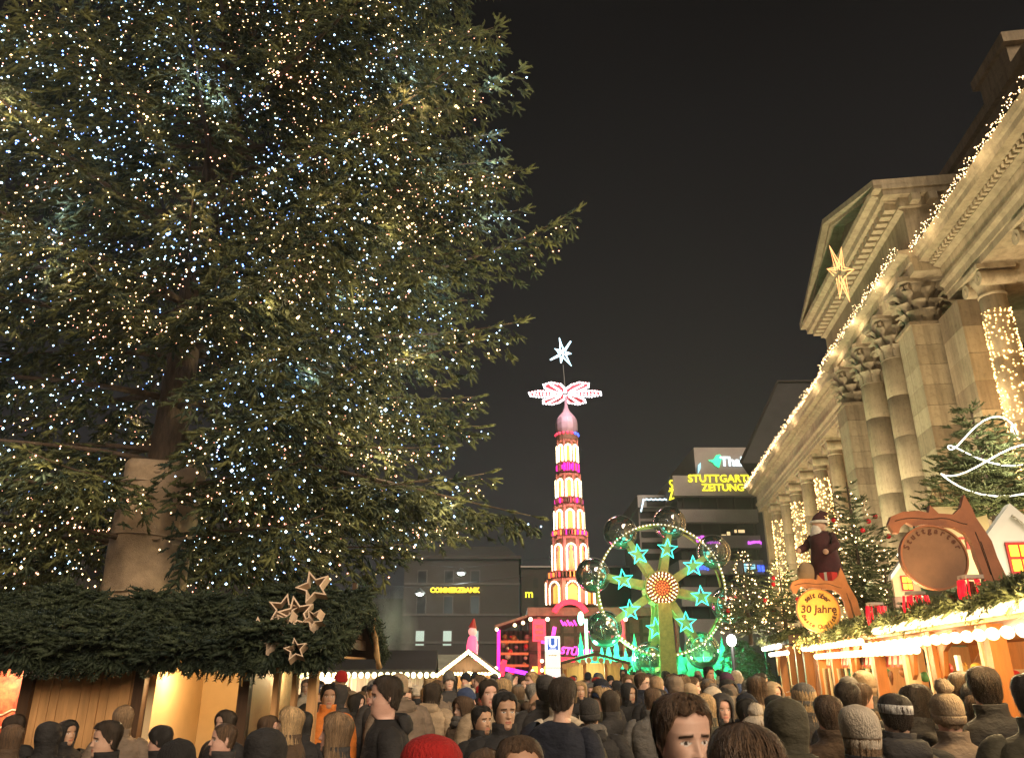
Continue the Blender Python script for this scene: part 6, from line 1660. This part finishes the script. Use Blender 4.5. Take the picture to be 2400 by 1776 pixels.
def smooth_path(pts, rad, n=14):
    pts = np.array(pts, float); t = np.linspace(0, len(pts) - 1, n); k = np.arange(len(pts))
    out = np.stack([np.interp(t, k, pts[:, j]) for j in range(3)], 1)
    for _ in range(3): out[1:-1] = (out[:-2] + 2 * out[1:-1] + out[2:]) / 4
    return [Vector(q) for q in out], list(np.interp(t, k, rad))
def coat_mesh(kind):
    n = 48; puff = kind == 'puffy'; W = 1.12 if puff else 1.0
    zs = np.linspace(.72, 1.40, 30)
    rings = []
    for z in zs:
        a = np.interp(z, [.72, 1.0, 1.25, 1.36, 1.40], [.235, .205, .225, .228, .215]) * W; d = np.interp(z, [.72, 1.0, 1.25, 1.40], [.165, .145, .165, .135]) * W
        q = (1 + .035 * abs(math.sin(z * 34))) if puff else 1
        rings.append((z, a * q, d * q * .95, d * q, .012))
    rings += [(1.43, .185 * W, .115, .125, .014), (1.455, .145, .10, .115, .016), (1.472, .108, .090, .105, .016)]
    if kind in ('coat', 'puffy'):
        rings += [(1.485, .090, .088, .098, .014), (1.515, .088, .090, .097, .010), (1.55, .091, .094, .099, .008), (1.555, .086, .088, .093, .008), (1.50, .072, .07, .08, .01)]
    elif kind == 'hoodie':
        rings += [(1.485, .088, .085, .10, .014), (1.50, .082, .078, .095, .012), (1.49, .070, .066, .08, .012)]
    else:                                # low neckline
        rings += [(1.485, .082, .078, .09, .014), (1.478, .070, .066, .078, .012)]
    L = [loft(rings, n, 'coat', wob=.022 if not puff else .012)]
    for sg in (-1, 1):
        pth, rad = smooth_path([(sg * .15, .012, 1.405), (sg * .205 * W, .012, 1.39), (sg * .25 * W, .02, 1.27), (sg * .275 * W, .04, 1.12), (sg * .265 * W, -.03, 1.0), (sg * .22 * W, -.13, .93)], [.068, .080 * W, .074 * W, .066 * W, .060 * W, .052], 22)
        if puff: rad = [r_ * (1 + .05 * math.sin(i * 2.1)) for i, r_ in enumerate(rad)]
        L.append(tube_np(pth, rad, 16))
    if kind == 'hoodie' or kind == 'puffy':   # hood lying on the back
        V, F = loft([(1.40, .11, .0, .05, .10), (1.43, .135, .0, .085, .095), (1.47, .14, .01, .095, .085), (1.51, .125, .02, .08, .08), (1.525, .095, .02, .05, .085), (1.50, .08, .0, .03, .09)], 28, 'hood', wob=.03)
        L.append((V, F))
    V, F = merge(L)
    return fast_mesh('coat', V, F, [None], None, True)
def trousers_mesh():
    L = []
    for sg in (-1, 1):
        pth, rad = smooth_path([(sg * .09, .01, .90), (sg * .10, .0, .55), (sg * .10, .01, .28), (sg * .10, .02, .06)], [.10, .085, .068, .06], 12); L.append(tube_np(pth, rad, 12))
    V, F = merge(L); return fast_mesh('trousers', V, F, [None], None, True)
def shoes_mesh():
    L = []
    for sg in (-1, 1):
        V, F = loft([(.0, .046, .15, .085, 0), (.05, .048, .14, .085, 0), (.085, .044, .06, .08, 0), (.12, .045, .05, .06, .01)], 16, 's'); V = V + np.array((sg * .10, .0, 0)); L.append((V, F))
    V, F = merge(L); return fast_mesh('shoes', V, F, [None], None, True)
def cap_loft(z0, front_z, grow, peak, n=48, cuff=0.0, slouch=0.0):
    ph = np.linspace(-PI, PI, n, endpoint=False); V = []; rows = 18
    zlow = z0 + (front_z - z0) * np.clip(np.cos(ph), 0, 1)
    if cuff:
        prof = [(-.006, .004), (-.008, .018), (.0, .024), (.035, .024), (.042, .020), (.043, .012)]
    else: prof = [(-.004, .004), (-.004, .010)]
    zt = .236
    for dz, g in prof:
        z = zlow + dz; x, y = head_ring(np.clip(z, -.1, .2), ph, g if cuff else grow); V.append(np.stack([x, y, z + CHIN], 1))
    for j in range(1, rows + 1):
        u = j / rows; z = zlow + (cuff * .043) + (zt - zlow - cuff * .043) * u
        g = grow * (1 + .25 * np.sin(ph * 16) * .15) 
        x, y = head_ring(np.clip(z, -.1, .2355), ph, 0)
        sc_ = 1.0
        x = x + grow * np.sin(ph); y = y - grow * np.cos(ph) + slouch * u * .05
        V.append(np.stack([x, y, z + CHIN + peak * u ** 1.4], 1))
    tp = V[-1].copy(); mid = tp.mean(0); V.append(mid + (tp - mid) * .5 + np.array((0, 0, .004))); V.append(np.repeat((mid + np.array((0, 0, .006)))[None], n, 0))
    m = len(V); V = np.concatenate(V)
    i = np.arange(m - 1)[:, None] * n; k = np.arange(n)[None]; k1 = (k + 1) % n
    F = np.stack([i + k1, i + k, i + n + k, i + n + k1], -1).reshape(-1, 4)
    return V, F
def hat_mesh(kind):
    if kind == 'beanie': V, F = cap_loft(.085, .150, .016, .028, cuff=1.0)
    elif kind == 'slouch': V, F = cap_loft(.075, .150, .026, .045, cuff=1.0, slouch=1.6)
    elif kind == 'pompom':
        V, F = cap_loft(.085, .150, .018, .030, cuff=1.0)
        mb = MB(); mb.sphere((0, .01, CHIN + .298), .056, 14, 10); q = np.array([f if len(f) == 4 else (*f, f[-1]) for f in mb.f]); vv = np.array(mb.v); vv = vv + np.random.default_rng(2).normal(0, .004, vv.shape)
        q = np.array([f for f in mb.f if len(f) == 4]); V, F = merge([(V, F), (vv, q)])
    elif kind == 'cap':
        V, F = cap_loft(.135, .165, .014, .018)
        pts = []; nb2 = 14
        for r_ in (0, 1):
            for i in range(nb2):
                a = -.95 + 1.9 * i / (nb2 - 1); rad = .098 + .075 * r_
                pts.append((rad * math.sin(a) * (.92 if r_ else .9), -rad * math.cos(a), CHIN + .166 - .012 * r_ - .01 * abs(a)))
        q = [(i, i + 1, nb2 + i + 1, nb2 + i) for i in range(nb2 - 1)]
        V, F = merge([(V, F), (np.array(pts), np.array(q))])
    elif kind == 'hat':                  # soft hat with a brim
        V, F = cap_loft(.14, .155, .016, .03)
        pts = []; n = 32
        for r_, dz in ((.088, 0), (.135, -.012), (.132, -.02)):
            for i in range(n): a = 2 * PI * i / n; pts.append((r_ * math.sin(a) * .92, -r_ * math.cos(a), CHIN + .148 + dz))
        q = [(j * n + i, j * n + (i + 1) % n, (j + 1) * n + (i + 1) % n, (j + 1) * n + i) for j in range(2) for i in range(n)]
        V, F = merge([(V, F), (np.array(pts), np.array(q))])
    elif kind == 'hood':                 # hood pulled up, open at the face
        n = 48; ph = np.linspace(-PI, PI, n, endpoint=False); V = []; rows = 22
        zend = np.interp(np.abs(ph), [0, .4, .62, .8, 1.2, PI], [.200, .192, .15, .02, -.06, -.08])
        for j in range(rows + 1):
            u = j / rows; z = .236 + (zend - .236) * u ** 1.1
            low = np.clip((.02 - z) / .1, 0, 1); g = .030 + .010 * np.sin(u * 3) + .012 * low
            x, y = head_ring(np.clip(z, .05, .2355), ph, 0); s, c = np.sin(ph), np.cos(ph)
            pk = np.clip((z - .17) / .066, 0, 1)
            V.append(np.stack([x + g * s, y - g * c + .020 * pk, z + CHIN + .035 * pk], 1))
        mid = V[0].mean(0); V.insert(0, mid + (V[0] - mid) * .5 + np.array((0, 0, .004))); V.insert(0, np.repeat((mid + np.array((0, 0, .006)))[None], n, 0))
        l = V[-1].copy(); l[:, :2] *= .9; V.append(l); m = len(V); V = np.concatenate(V)
        i = np.arange(m - 1)[:, None] * n; k = np.arange(n)[None]; k1 = (k + 1) % n
        F = np.stack([i + k1, i + k, i + n + k, i + n + k1], -1).reshape(-1, 4)
    elif kind == 'headband':
        V, F = loft([(CHIN + .135, .079, .097, .105, 0), (CHIN + .138, .090, .108, .115, 0), (CHIN + .185, .090, .105, .115, 0), (CHIN + .188, .078, .09, .10, 0)], 40, 'hb')
    return fast_mesh('hat', V, F, [None], None, True)
def scarf_mesh():
    L = []
    for (zz, r_, tt) in ((1.475, .105, .042), (1.52, .098, .040)):
        mb = MB(); mb.tube([(r_ * math.sin(a), .012 - r_ * 1.05 * math.cos(a), zz + .012 * math.sin(2 * a + zz * 9)) for a in np.linspace(0, 2 * PI, 30)[:-1]], tt, 10, True); L.append((np.array(mb.v), np.array(mb.f)))
    V, F = merge(L); V = V + np.random.default_rng(6).normal(0, .002, V.shape); return fast_mesh('scarf', V, F, [None], None, True)
def tail_mesh():
    pth, rad = smooth_path([(0, .10, CHIN + .17), (0, .145, CHIN + .13), (0, .15, CHIN + .02), (0, .14, CHIN - .12), (0, .135, CHIN - .2)], [.026, .034, .036, .028, .008], 14)
    V, F = tube_np(pth, rad, 12, .0015); return fast_mesh('ponytail', V, F, [None], None, True)
def bun_mesh():
    mb = MB(); mb.sphere((0, .10, CHIN + .20), .045, 14, 10); return mb.mesh('bun', HAIR['dark'])
def glasses_mesh():
    mb = MB()
    for sg in (-1, 1):
        mb.tube([(sg * .032 + .022 * math.cos(a), -.103, CHIN + .113 + .018 * math.sin(a)) for a in np.linspace(0, 2 * PI, 21)[:-1]], .0022, 5, True)
        mb.tube([(sg * .054, -.098, CHIN + .118), (sg * .074, -.05, CHIN + .118), (sg * .076, .012, CHIN + .115)], .002, 5)
    mb.tube([(-.010, -.105, CHIN + .115), (.010, -.105, CHIN + .115)], .002, 5)
    return mb.mesh('glasses', BLACKM)
def pack_mesh():
    V, F = loft([(.98, .12, .03, .10, .22), (1.0, .145, .03, .13, .22), (1.25, .15, .03, .14, .22), (1.38, .12, .03, .10, .22), (1.40, .06, .02, .05, .22)], 28, 'p', wob=.02)
    return fast_mesh('backpack', V, F, [None], None, True)
BODY = {(f, fe): body_mesh(120 if f else 44, f, fe) for f in (0, 1) for fe in (0, 1)}
BODY_B = {f: body_mesh(120 if f else 44, f, False, .85) for f in (0, 1)}
HMESH = {}; CMESH = {k: coat_mesh(k) for k in ('coat', 'puffy', 'hoodie', 'open')}; HATS = {}
TRO, SHO, SCA, TAIL, BUN, GLS, PCK = trousers_mesh(), shoes_mesh(), scarf_mesh(), tail_mesh(), bun_mesh(), glasses_mesh(), pack_mesh()
def dress(name, me, mat, par):
    o = link(name, me, par)
    if not me.materials: me.materials.append(mat)
    o.material_slots[0].link = 'OBJECT'; o.material_slots[0].material = mat
    return o
n_people = [0]; tl_ = random.Random(77)
def person(px, py, Y, face, label, hair='short', hc='dark', coat='coat', cc='black', hat=None, hatc='grey', fe=0, fine=0, skin=None, beard=0, scarf=None, tail=0, bun=0, glasses=0, pack=None, tilt=0.0, roll=0.0, group=None, hmin=1.48, hmax=1.96, full=True):
    Y = Y * (1.0 if Y < 3.2 else 1.22)
    rx = (px - 1200) / 1893.0
    if rx > .25: Y = min(Y, (2.59 - .38) / (rx - .197)) if rx > .215 else Y
    if px < 745: Y = min(Y, 7.75)
    p = P(px, py, Y)
    off = .035 if hat in ('beanie', 'slouch', 'hood', 'hat') else (.09 if hat == 'pompom' else .018)
    s = min(max(p.z / (HT + off), hmin / HT), hmax / HT)
    i = n_people[0]; n_people[0] += 1
    me = BODY_B[fine] if beard else BODY[(fine, fe)]
    o = link('person', me, None, (p.x, Y, 0), (R(tl_.gauss(0, 1.3)), R(tl_.gauss(0, 1.6)), R(face)), (s, s, s))
    o.material_slots[0].link = 'OBJECT'; o.material_slots[0].material = SKIN[(i * 7 + 1) % 4 if skin is None else skin]
    tag(o, label, 'person', group)
    if hair and hat != 'hood':
        if hair not in HMESH: HMESH[hair] = hair_mesh(hair)
        if not (hat in ('beanie', 'slouch', 'pompom') and hair in ('short', 'buzz', 'quiff')): dress('hair', HMESH[hair], HAIR[hc], o)
        else: dress('hair', HMESH.setdefault('buzz', None) or HMESH.__setitem__('buzz', hair_mesh('buzz')) or HMESH['buzz'], HAIR[hc], o)
    if tail: dress('ponytail', TAIL, HAIR[hc], o)
    if bun: dress('bun', BUN, HAIR[hc], o)
    if hat:
        if hat not in HATS: HATS[hat] = hat_mesh(hat)
        dress({'hood': 'hood', 'cap': 'cap', 'headband': 'headband'}.get(hat, 'knit_hat' if hat != 'hat' else 'hat'), HATS[hat], (KNIT if hat in ('beanie', 'slouch', 'pompom', 'headband') else CLOTH)[hatc], o)
    dress('coat', CMESH[coat], CLOTH[cc], o)
    if scarf: dress('scarf', SCA, KNIT[scarf], o)
    if glasses: dress('glasses', GLS, BLACKM, o)
    if pack: dress('backpack', PCK, CLOTH[pack], o)
    if full:
        dress('trousers', TRO, CLOTH[('black', 'navy', 'charcoal', 'blue')[i % 4]], o); dress('shoes', SHO, CLOTH['black'], o)
    return o
G1 = 'visitors crowding the market lane'
A = person
# --- left, before the fir-roofed stall
A(22, 1695, 5.6, -150, 'woman with long brown hair at the left picture edge', 'long', 'brown', 'coat', 'brown', fe=1, group=G1)
A(55, 1672, 6.6, 170, 'dark-haired person behind the long-haired woman at the left edge', 'bob', 'dark', 'coat', 'black', fe=1, group=G1)
A(121, 1697, 5.9, 175, 'person in black hood, third head from the left', None, 'black', 'coat', 'black', hat='hood', hatc='black', group=G1)
A(172, 1695, 6.6, 60, 'person with black bob turned to the right before the plank wall', 'bob', 'black', 'coat', 'black', fe=1, group=G1)
A(262, 1686, 4.9, -48, 'dark-haired young person with lit face turned left before the plank wall', 'quiff', 'dark', 'coat', 'black', fine=1, skin=1, fe=0, group=G1)
A(297, 1650, 7.2, -165, 'woman with wavy light brown hair beside the dark post of the stall', 'long', 'light', 'coat', 'taupe', fe=1, group=G1)
A(405, 1695, 5.5, -95, 'dark-haired profile facing left before the lit stall interior', 'tied', 'black', 'coat', 'black', fe=1, fine=1, bun=0, group=G1)
A(448, 1728, 3.4, 180, 'big black knit-capped head at the bottom left', 'short', 'black', 'coat', 'black', hat='beanie', hatc='black', group=G1)
A(508, 1690, 5.0, -62, 'man with cropped hair looking down to the left before the stall', 'buzz', 'brown', 'coat', 'charcoal', fine=1, skin=3, group=G1)
A(528, 1661, 6.6, -30, 'woman with long dark hair behind the cropped-haired man', 'long', 'dark', 'coat', 'black', fe=1, group=G1)
A(616, 1675, 7.0, 75, 'woman with brown bob facing right before the glass panes', 'bob', 'brown', 'coat', 'olive', fe=1, group=G1)
A(676, 1654, 5.4, -70, 'woman with long blonde hair facing left before the glass panes', 'long', 'blonde', 'coat', 'brown', fe=1, fine=1, group=G1)
A(716, 1666, 6.6, 180, 'black-haired person right behind the blonde woman', 'bob', 'black', 'coat', 'black', fe=1, group=G1)
A(645, 1706, 3.7, 165, 'black hooded figure below the blonde woman', None, 'black', 'puffy', 'black', hat='hood', hatc='black', group=G1)
A(772, 1666, 4.5, -75, 'woman with straight dark blonde hair facing left, dark coat', 'long', 'light', 'coat', 'charcoal', fe=1, fine=1, group=G1)
A(770, 1628, 8.0, 60, 'fair-haired person in cream coat behind the dark blonde woman', 'short', 'blonde', 'coat', 'cream', group=G1)
A(815, 1619, 9.0, -60, 'brown-haired boyish person turned left near the bulb row', 'short', 'light', 'coat', 'taupe', group=G1)
A(846, 1623, 8.3, 70, 'black-haired person in black coat left of the tall man', 'bob', 'black', 'coat', 'black', fe=1, group=G1)
A(918, 1578, 4.8, -75, 'tall man with short dark hair in black jacket facing left', 'short', 'dark', 'hoodie', 'black', fine=1, skin=3, group=G1)
# --- centre
A(980, 1604, 11.5, 160, 'pale knit hat far off right of the tall man', None, 'light', 'coat', 'black', hat='beanie', hatc='cream', group=G1)
A(1003, 1608, 9.0, 20, 'fair-haired man right of the tall man, farther off', 'short', 'blonde', 'coat', 'brown', group=G1)
A(1072, 1632, 7.3, -55, 'smiling woman with curly brown hair and grey scarf', 'curly', 'brown', 'coat', 'taupe', fe=1, fine=1, scarf='grey', group=G1)
A(1134, 1651, 6.0, 40, 'bearded man looking down to the right, beside the dark-haired man', 'short', 'black', 'coat', 'black', fine=1, beard=1, skin=2, group=G1)
A(1184, 1620, 5.1, 18, 'dark-haired man in black facing the camera, left of the sign column', 'quiff', 'black', 'coat', 'black', fine=1, skin=2, group=G1)
A(1278, 1582, 4.9, 155, 'man seen from behind with short dark hair below the sign column', 'short', 'dark', 'open', 'navy', fine=1, skin=0, group=G1)
A(1337, 1594, 6.3, 8, 'boy with dark cap and glasses in a light sweater facing the camera', 'short', 'dark', 'coat', 'cream', hat='cap', hatc='black', glasses=1, fine=1, group=G1)
A(1014, 1724, 2.7, 180, 'red knit hat at the bottom centre', None, 'brown', 'coat', 'charcoal', hat='slouch', hatc='red', group=G1)
A(1216, 1722, 3.1, 10, 'brown-haired head with bare forehead at the bottom, below the black-coated men', 'short', 'brown', 'coat', 'black', fine=1, group=G1)
A(1118, 1752, 3.4, 175, 'dark brown hair just showing at the bottom left of the bare forehead', 'bob', 'brown', 'coat', 'black', fe=1, group=G1)
A(1148, 1598, 12, 180, 'blue-grey knit hat far off left of the sign column', None, 'dark', 'coat', 'navy', hat='beanie', hatc='blue', group=G1)
A(1405, 1604, 9.0, 175, 'dark flat cap seen from behind right of the boy', 'short', 'dark', 'coat', 'black', hat='cap', hatc='black', group=G1)
A(1410, 1631, 6.0, 170, 'person in dark hat with backpack right of the boy with glasses', 'short', 'dark', 'puffy', 'black', hat='beanie', hatc='charcoal', pack='olive', scarf='grey', group=G1)
A(1451, 1615, 6.9, 175, 'woman with long dark hair seen from behind, left of the near man', 'long', 'dark', 'coat', 'charcoal', fe=1, group=G1)
A(1499, 1575, 9.8, 60, 'man with glasses facing right before the wheel support', 'short', 'brown', 'coat', 'navy', glasses=1, fine=1, group=G1)
A(1541, 1580, 8.2, 170, 'balding man seen from behind below the wheel support', 'bald', 'light', 'coat', 'black', group=G1)
A(1524, 1606, 6.6, 165, 'man with shaved head and grey collar behind the near man', 'buzz', 'brown', 'coat', 'grey', group=G1)
A(1583, 1583, 9.0, 180, 'pale fur-hooded person right of the balding man', None, 'dark', 'coat', 'taupe', hat='hood', hatc='taupe', group=G1)
A(1614, 1583, 9.6, 75, 'brown-haired man in profile facing right below the wheel', 'short', 'brown', 'coat', 'olive', fine=1, group=G1)
A(1598, 1622, 2.9, 16, 'near man with swept brown hair looking at the camera, at the bottom', 'quiff', 'brown', 'coat', 'black', fine=1, skin=0, group=G1)
A(1730, 1688, 2.15, 178, 'large brown-haired head from behind at the bottom, beside the near man', 'short', 'brown', 'coat', 'brown', fine=1, group=G1, hmin=1.4)
A(1666, 1588, 9.6, 30, 'woman in grey knit hat facing the camera below the wheel', 'long', 'light', 'coat', 'brown', fe=1, hat='beanie', hatc='grey', fine=1, group=G1)
A(1703, 1573, 11, 40, 'man in wine-red hat left of the far stall', 'short', 'dark', 'coat', 'black', hat='beanie', hatc='purple', group=G1)
A(1731, 1600, 9.8, 10, 'child-faced person in navy knit hat below the bright lantern', 'short', 'light', 'coat', 'navy', hat='beanie', hatc='blue', fine=1, group=G1)
A(1660, 1560, 13.5, 30, 'black-haired man higher than the others before the green bush', 'short', 'black', 'coat', 'charcoal', group=G1, hmax=2.05)
A(1658, 1623, 6.4, 175, 'blonde hair from behind, right above the near man', 'long', 'blonde', 'coat', 'olive', fe=1, group=G1)
A(1712, 1631, 7.2, 178, 'cream hood seen from behind right of the near man', None, 'blonde', 'coat', 'cream', hat='hood', hatc='beige', group=G1)
A(1763, 1612, 8.3, 120, 'orange-lit bald head near the far stall', 'bald', 'grey', 'coat', 'brown', skin=3, group=G1)
A(1778, 1575, 10, 85, 'dark-haired man in profile facing right before the far stall window', 'short', 'black', 'coat', 'charcoal', fine=1, group=G1)
A(1757, 1592, 9.2, 150, 'grey-haired person left of the profile at the far stall', 'curly', 'grey', 'coat', 'grey', fe=1, group=G1)
A(1762, 1655, 4.7, 48, 'woman in cream bobble-trimmed hat looking right, above the large brown head', 'long', 'light', 'coat', 'taupe', hat='pompom', hatc='cream', fe=1, fine=1, glasses=1, group=G1, hmax=1.8)
A(1764, 1634, 6.1, 60, 'dark-haired woman with bare forehead right behind the cream hat', 'tied', 'black', 'coat', 'pink', fe=1, fine=1, group=G1)
# --- right, the queue at the long stall
A(1862, 1597, 5.9, 178, 'long wavy blonde hair under a grey knit hat, seen from behind', 'long', 'blonde', 'coat', 'charcoal', fe=1, hat='beanie', hatc='grey', group=G1)
A(1892, 1602, 8.8, 150, 'small bright orange knit hat by the stall corner', None, 'brown', 'coat', 'brown', hat='beanie', hatc='orange', group=G1)
A(1829, 1636, 3.7, 175, 'dark hooded back in the right foreground, left of the cream slouch hat', None, 'brown', 'puffy', 'olive', hat='hood', hatc='olive', group=G1)
A(1971, 1598, 5.3, 172, 'head with spiky dark hair from behind, left of the young man', 'quiff', 'dark', 'coat', 'charcoal', scarf='taupe', group=G1)
A(1999, 1583, 7.0, 160, 'grey soft hat behind the spiky-haired head', 'short', 'grey', 'coat', 'brown', hat='hat', hatc='grey', group=G1)
A(2038, 1573, 7.3, 140, 'pale knitted hat before the stall awning', 'bob', 'light', 'coat', 'charcoal', hat='slouch', hatc='beige', fe=1, group=G1)
A(2014, 1598, 6.2, 110, 'young man with cropped hair turned right to the stall', 'short', 'brown', 'coat', 'black', fine=1, skin=3, group=G1)
A(1943, 1626, 4.6, 178, 'round brown-haired head from behind, left of the cream slouch hat', 'short', 'brown', 'coat', 'brown', group=G1)
A(1990, 1656, 3.6, 150, 'slouchy cream knit hat in the right foreground', 'bob', 'light', 'coat', 'black', hat='slouch', hatc='cream', fe=1, group=G1)
A(2058, 1620, 4.2, 175, 'dark puffy jacket with striped headband in the queue', 'tied', 'dark', 'puffy', 'charcoal', hat='headband', hatc='white', fe=1, group=G1)
A(2134, 1601, 4.8, 75, 'woman with dark bob in profile facing right, in the queue', 'bob', 'dark', 'coat', 'charcoal', fe=1, fine=1, group=G1)
A(2216, 1598, 4.5, 176, 'light bobble hat and light coat from behind, in the queue', 'short', 'light', 'coat', 'taupe', hat='pompom', hatc='beige', fe=1, group=G1)
A(2246, 1573, 6.0, 170, 'brown hair brushed up, right behind the bobble hat', 'quiff', 'light', 'coat', 'charcoal', group=G1)
A(2268, 1595, 5.6, 150, 'dark head right of the bobble hat, below the price board', 'short', 'dark', 'coat', 'navy', hat='headband', hatc='black', group=G1)
A(2284, 1626, 5.2, 170, 'shorter person with curly brown hair below the price board', 'curly', 'brown', 'coat', 'navy', fe=1, group=G1, hmin=1.4)
A(2337, 1557, 5.6, 165, 'dark-haired man left of the big man at the right edge', 'short', 'dark', 'coat', 'black', group=G1, hmax=2.0)
A(2378, 1573, 3.7, 160, 'big dark-coated man at the right picture edge', 'short', 'dark', 'coat', 'olive', fine=1, group=G1, hmax=2.0)
# vendors inside the long stall
def vend(s, o, face, label, **kw):
    w_ = rw(s, o, 0); ob = person(1200, 1500, 6, face, label, **kw); ob.location = (w_.x, w_.y, 0); ob.scale = (1.03,) * 3; ob['group'] = 'vendors in the long stall'
vend(9.75, -.75, -60, 'vendor in red shirt and white cap inside the long stall', hair='short', hc='grey', coat='open', cc='red', hat='cap', hatc='white', fine=1, skin=3)
vend(6.75, -.75, -50, 'bald vendor looking down behind the stall counter at the right', hair='bald', hc='grey', coat='open', cc='orange', fine=1, skin=3)
# --- the distant crowd filling the lane
cr = random.Random(17); taken = []
HS = ['short', 'short', 'bob', 'long', 'quiff', 'tied', 'buzz', 'curly']; HCs = ['dark', 'dark', 'brown', 'black', 'light', 'blonde', 'grey', 'brown']; CCs = ['black', 'charcoal', 'navy', 'brown', 'olive', 'grey', 'taupe', 'beige', 'cream', 'pink', 'black']
HTc = ['grey', 'charcoal', 'cream', 'navy', 'red', 'black', 'beige', 'blue']
cnt = 0; tries = 0; used_labels = set()
while cnt < 185 and tries < 8000:
    tries += 1
    Y = 8.0 + 21 * cr.random() ** 1.15; px = cr.uniform(720, 1880 if Y < 13 else 1740)
    xw = (px - 1200) / 1890 * Y
    if any((xw - a) ** 2 + (Y - b) ** 2 < .42 ** 2 for a, b in taken): continue
    if xw > 2.59 + .197 * Y - .35: continue
    if Y > 16.2 and xw < -1.2 and Y < 20: continue
    if abs(Y - 24) < .6 and abs(xw - 1.24) < .6: continue
    if Y > 22.3 and xw < 0: continue
    if Y > 26 and .6 < xw < 4: continue
    taken.append((xw, Y)); cnt += 1
    h = cr.gauss(1.70, .08); h = min(max(h, 1.54), 1.86)
    hairk, hcol, ccol = cr.choice(HS), cr.choice(HCs), cr.choice(CCs); hatk = cr.choice([None, None, None, 'beanie', 'beanie', 'cap', 'hood']); hatc = cr.choice(HTc) if hatk != 'hood' else ccol
    if ccol not in CLOTH: ccol = 'black'
    where = 'left of sign column' if px < 1270 else ('between sign column and wheel' if px < 1480 else ('below the wheel' if px < 1660 else 'near the far stall'))
    dist = 'nearer' if Y < 13 else ('farther' if Y < 19 else 'farthest')
    hd = {None: f'{hcol} hair', 'beanie': f'{hatc} knit hat', 'pompom': f'{hatc} bobble hat', 'cap': f'{hatc} cap', 'hood': f'{hatc} hood'}[hatk]
    fc = cr.choice([180, 165, 150, 210, 90, -90, 60, -60, 30, -30, 15, -15, 0, 20])
    fd = 'facing away' if abs(fc) > 120 else ('facing camera' if abs(fc) < 40 else 'sideways')
    lab_ = f'{dist} person with {hd} and {ccol} coat {fd} {where}'
    while lab_ in used_labels:
        ccol = cr.choice(list(CL)); fc = cr.choice([180, 90, -90, 20, 0]); fd = 'facing away' if abs(fc) > 120 else ('facing camera' if abs(fc) < 40 else 'sideways')
        lab_ = f'{dist} person with {hd} and {ccol} coat {fd} {where}'
    used_labels.add(lab_)
    ob = person(px, 1580, Y, fc, lab_, hairk if hatk != 'hood' else None, hcol, cr.choice(['coat', 'coat', 'puffy', 'hoodie']), ccol, hat=hatk, hatc=hatc, fe=1 if hairk in ('bob', 'long', 'curly', 'tied') else 0, group='the distant crowd', full=Y < 14)
    ob.location = (xw, Y, 0); ob.scale = (h / HT,) * 3

# ================================================================ a wisp of cooking steam right of the fir-roofed stall
def steam():
    c = P(905, 1490, 20.5)
    mb = MB(); mb.sphere((0, 0, 0), 1.0, 20, 14)
    m = bpy.data.materials.new('steam'); m.use_nodes = True; t = m.node_tree; t.nodes.clear()
    o = t.nodes.new('ShaderNodeOutputMaterial'); v = t.nodes.new('ShaderNodeVolumePrincipled'); v.inputs['Color'].default_value = (.9, .88, .86, 1); v.inputs['Anisotropy'].default_value = .2
    tcn = t.nodes.new('ShaderNodeTexCoord'); n = t.nodes.new('ShaderNodeTexNoise'); n.inputs['Scale'].default_value = 1.7; n.inputs['Detail'].default_value = 4
    t.links.new(tcn.outputs['Object'], n.inputs['Vector'])
    ln = t.nodes.new('ShaderNodeVectorMath'); ln.operation = 'LENGTH'; t.links.new(tcn.outputs['Object'], ln.inputs[0])
    a = t.nodes.new('ShaderNodeMath'); a.operation = 'SUBTRACT'; a.inputs[0].default_value = 1.0; t.links.new(ln.outputs['Value'], a.inputs[1])
    b = t.nodes.new('ShaderNodeMapRange'); b.inputs[1].default_value = .42; b.inputs[2].default_value = .8; b.inputs[3].default_value = 0; b.inputs[4].default_value = 3.2; t.links.new(n.outputs[0], b.inputs[0])
    mu = t.nodes.new('ShaderNodeMath'); mu.operation = 'MULTIPLY'; mu.use_clamp = False; t.links.new(a.outputs[0], mu.inputs[0]); t.links.new(b.outputs[0], mu.inputs[1])
    t.links.new(mu.outputs[0], v.inputs['Density']); t.links.new(v.outputs[0], o.inputs['Volume'])
    ob = mb.build('steam', m, None, c); ob.scale = (.85, .7, 1.5); tag(ob, 'thin wisp of steam rising beside the bulb-lit stall', 'steam', None, 'stuff')
steam()

# ================================================================ the moist night air over the market
def haze():
    mb = MB(); mb.bx(-60, 75, -12, 125, -1.0, 28.0)
    m = bpy.data.materials.new('night_air'); m.use_nodes = True; t = m.node_tree; t.nodes.clear()
    o = t.nodes.new('ShaderNodeOutputMaterial'); v = t.nodes.new('ShaderNodeVolumePrincipled'); v.inputs['Color'].default_value = (.92, .9, .88, 1); v.inputs['Density'].default_value = .0008; v.inputs['Anisotropy'].default_value = .55
    t.links.new(v.outputs[0], o.inputs['Volume'])
    ob = mb.build('haze', m); tag(ob, 'thin night haze over the market square', 'haze', None, 'stuff')
haze()
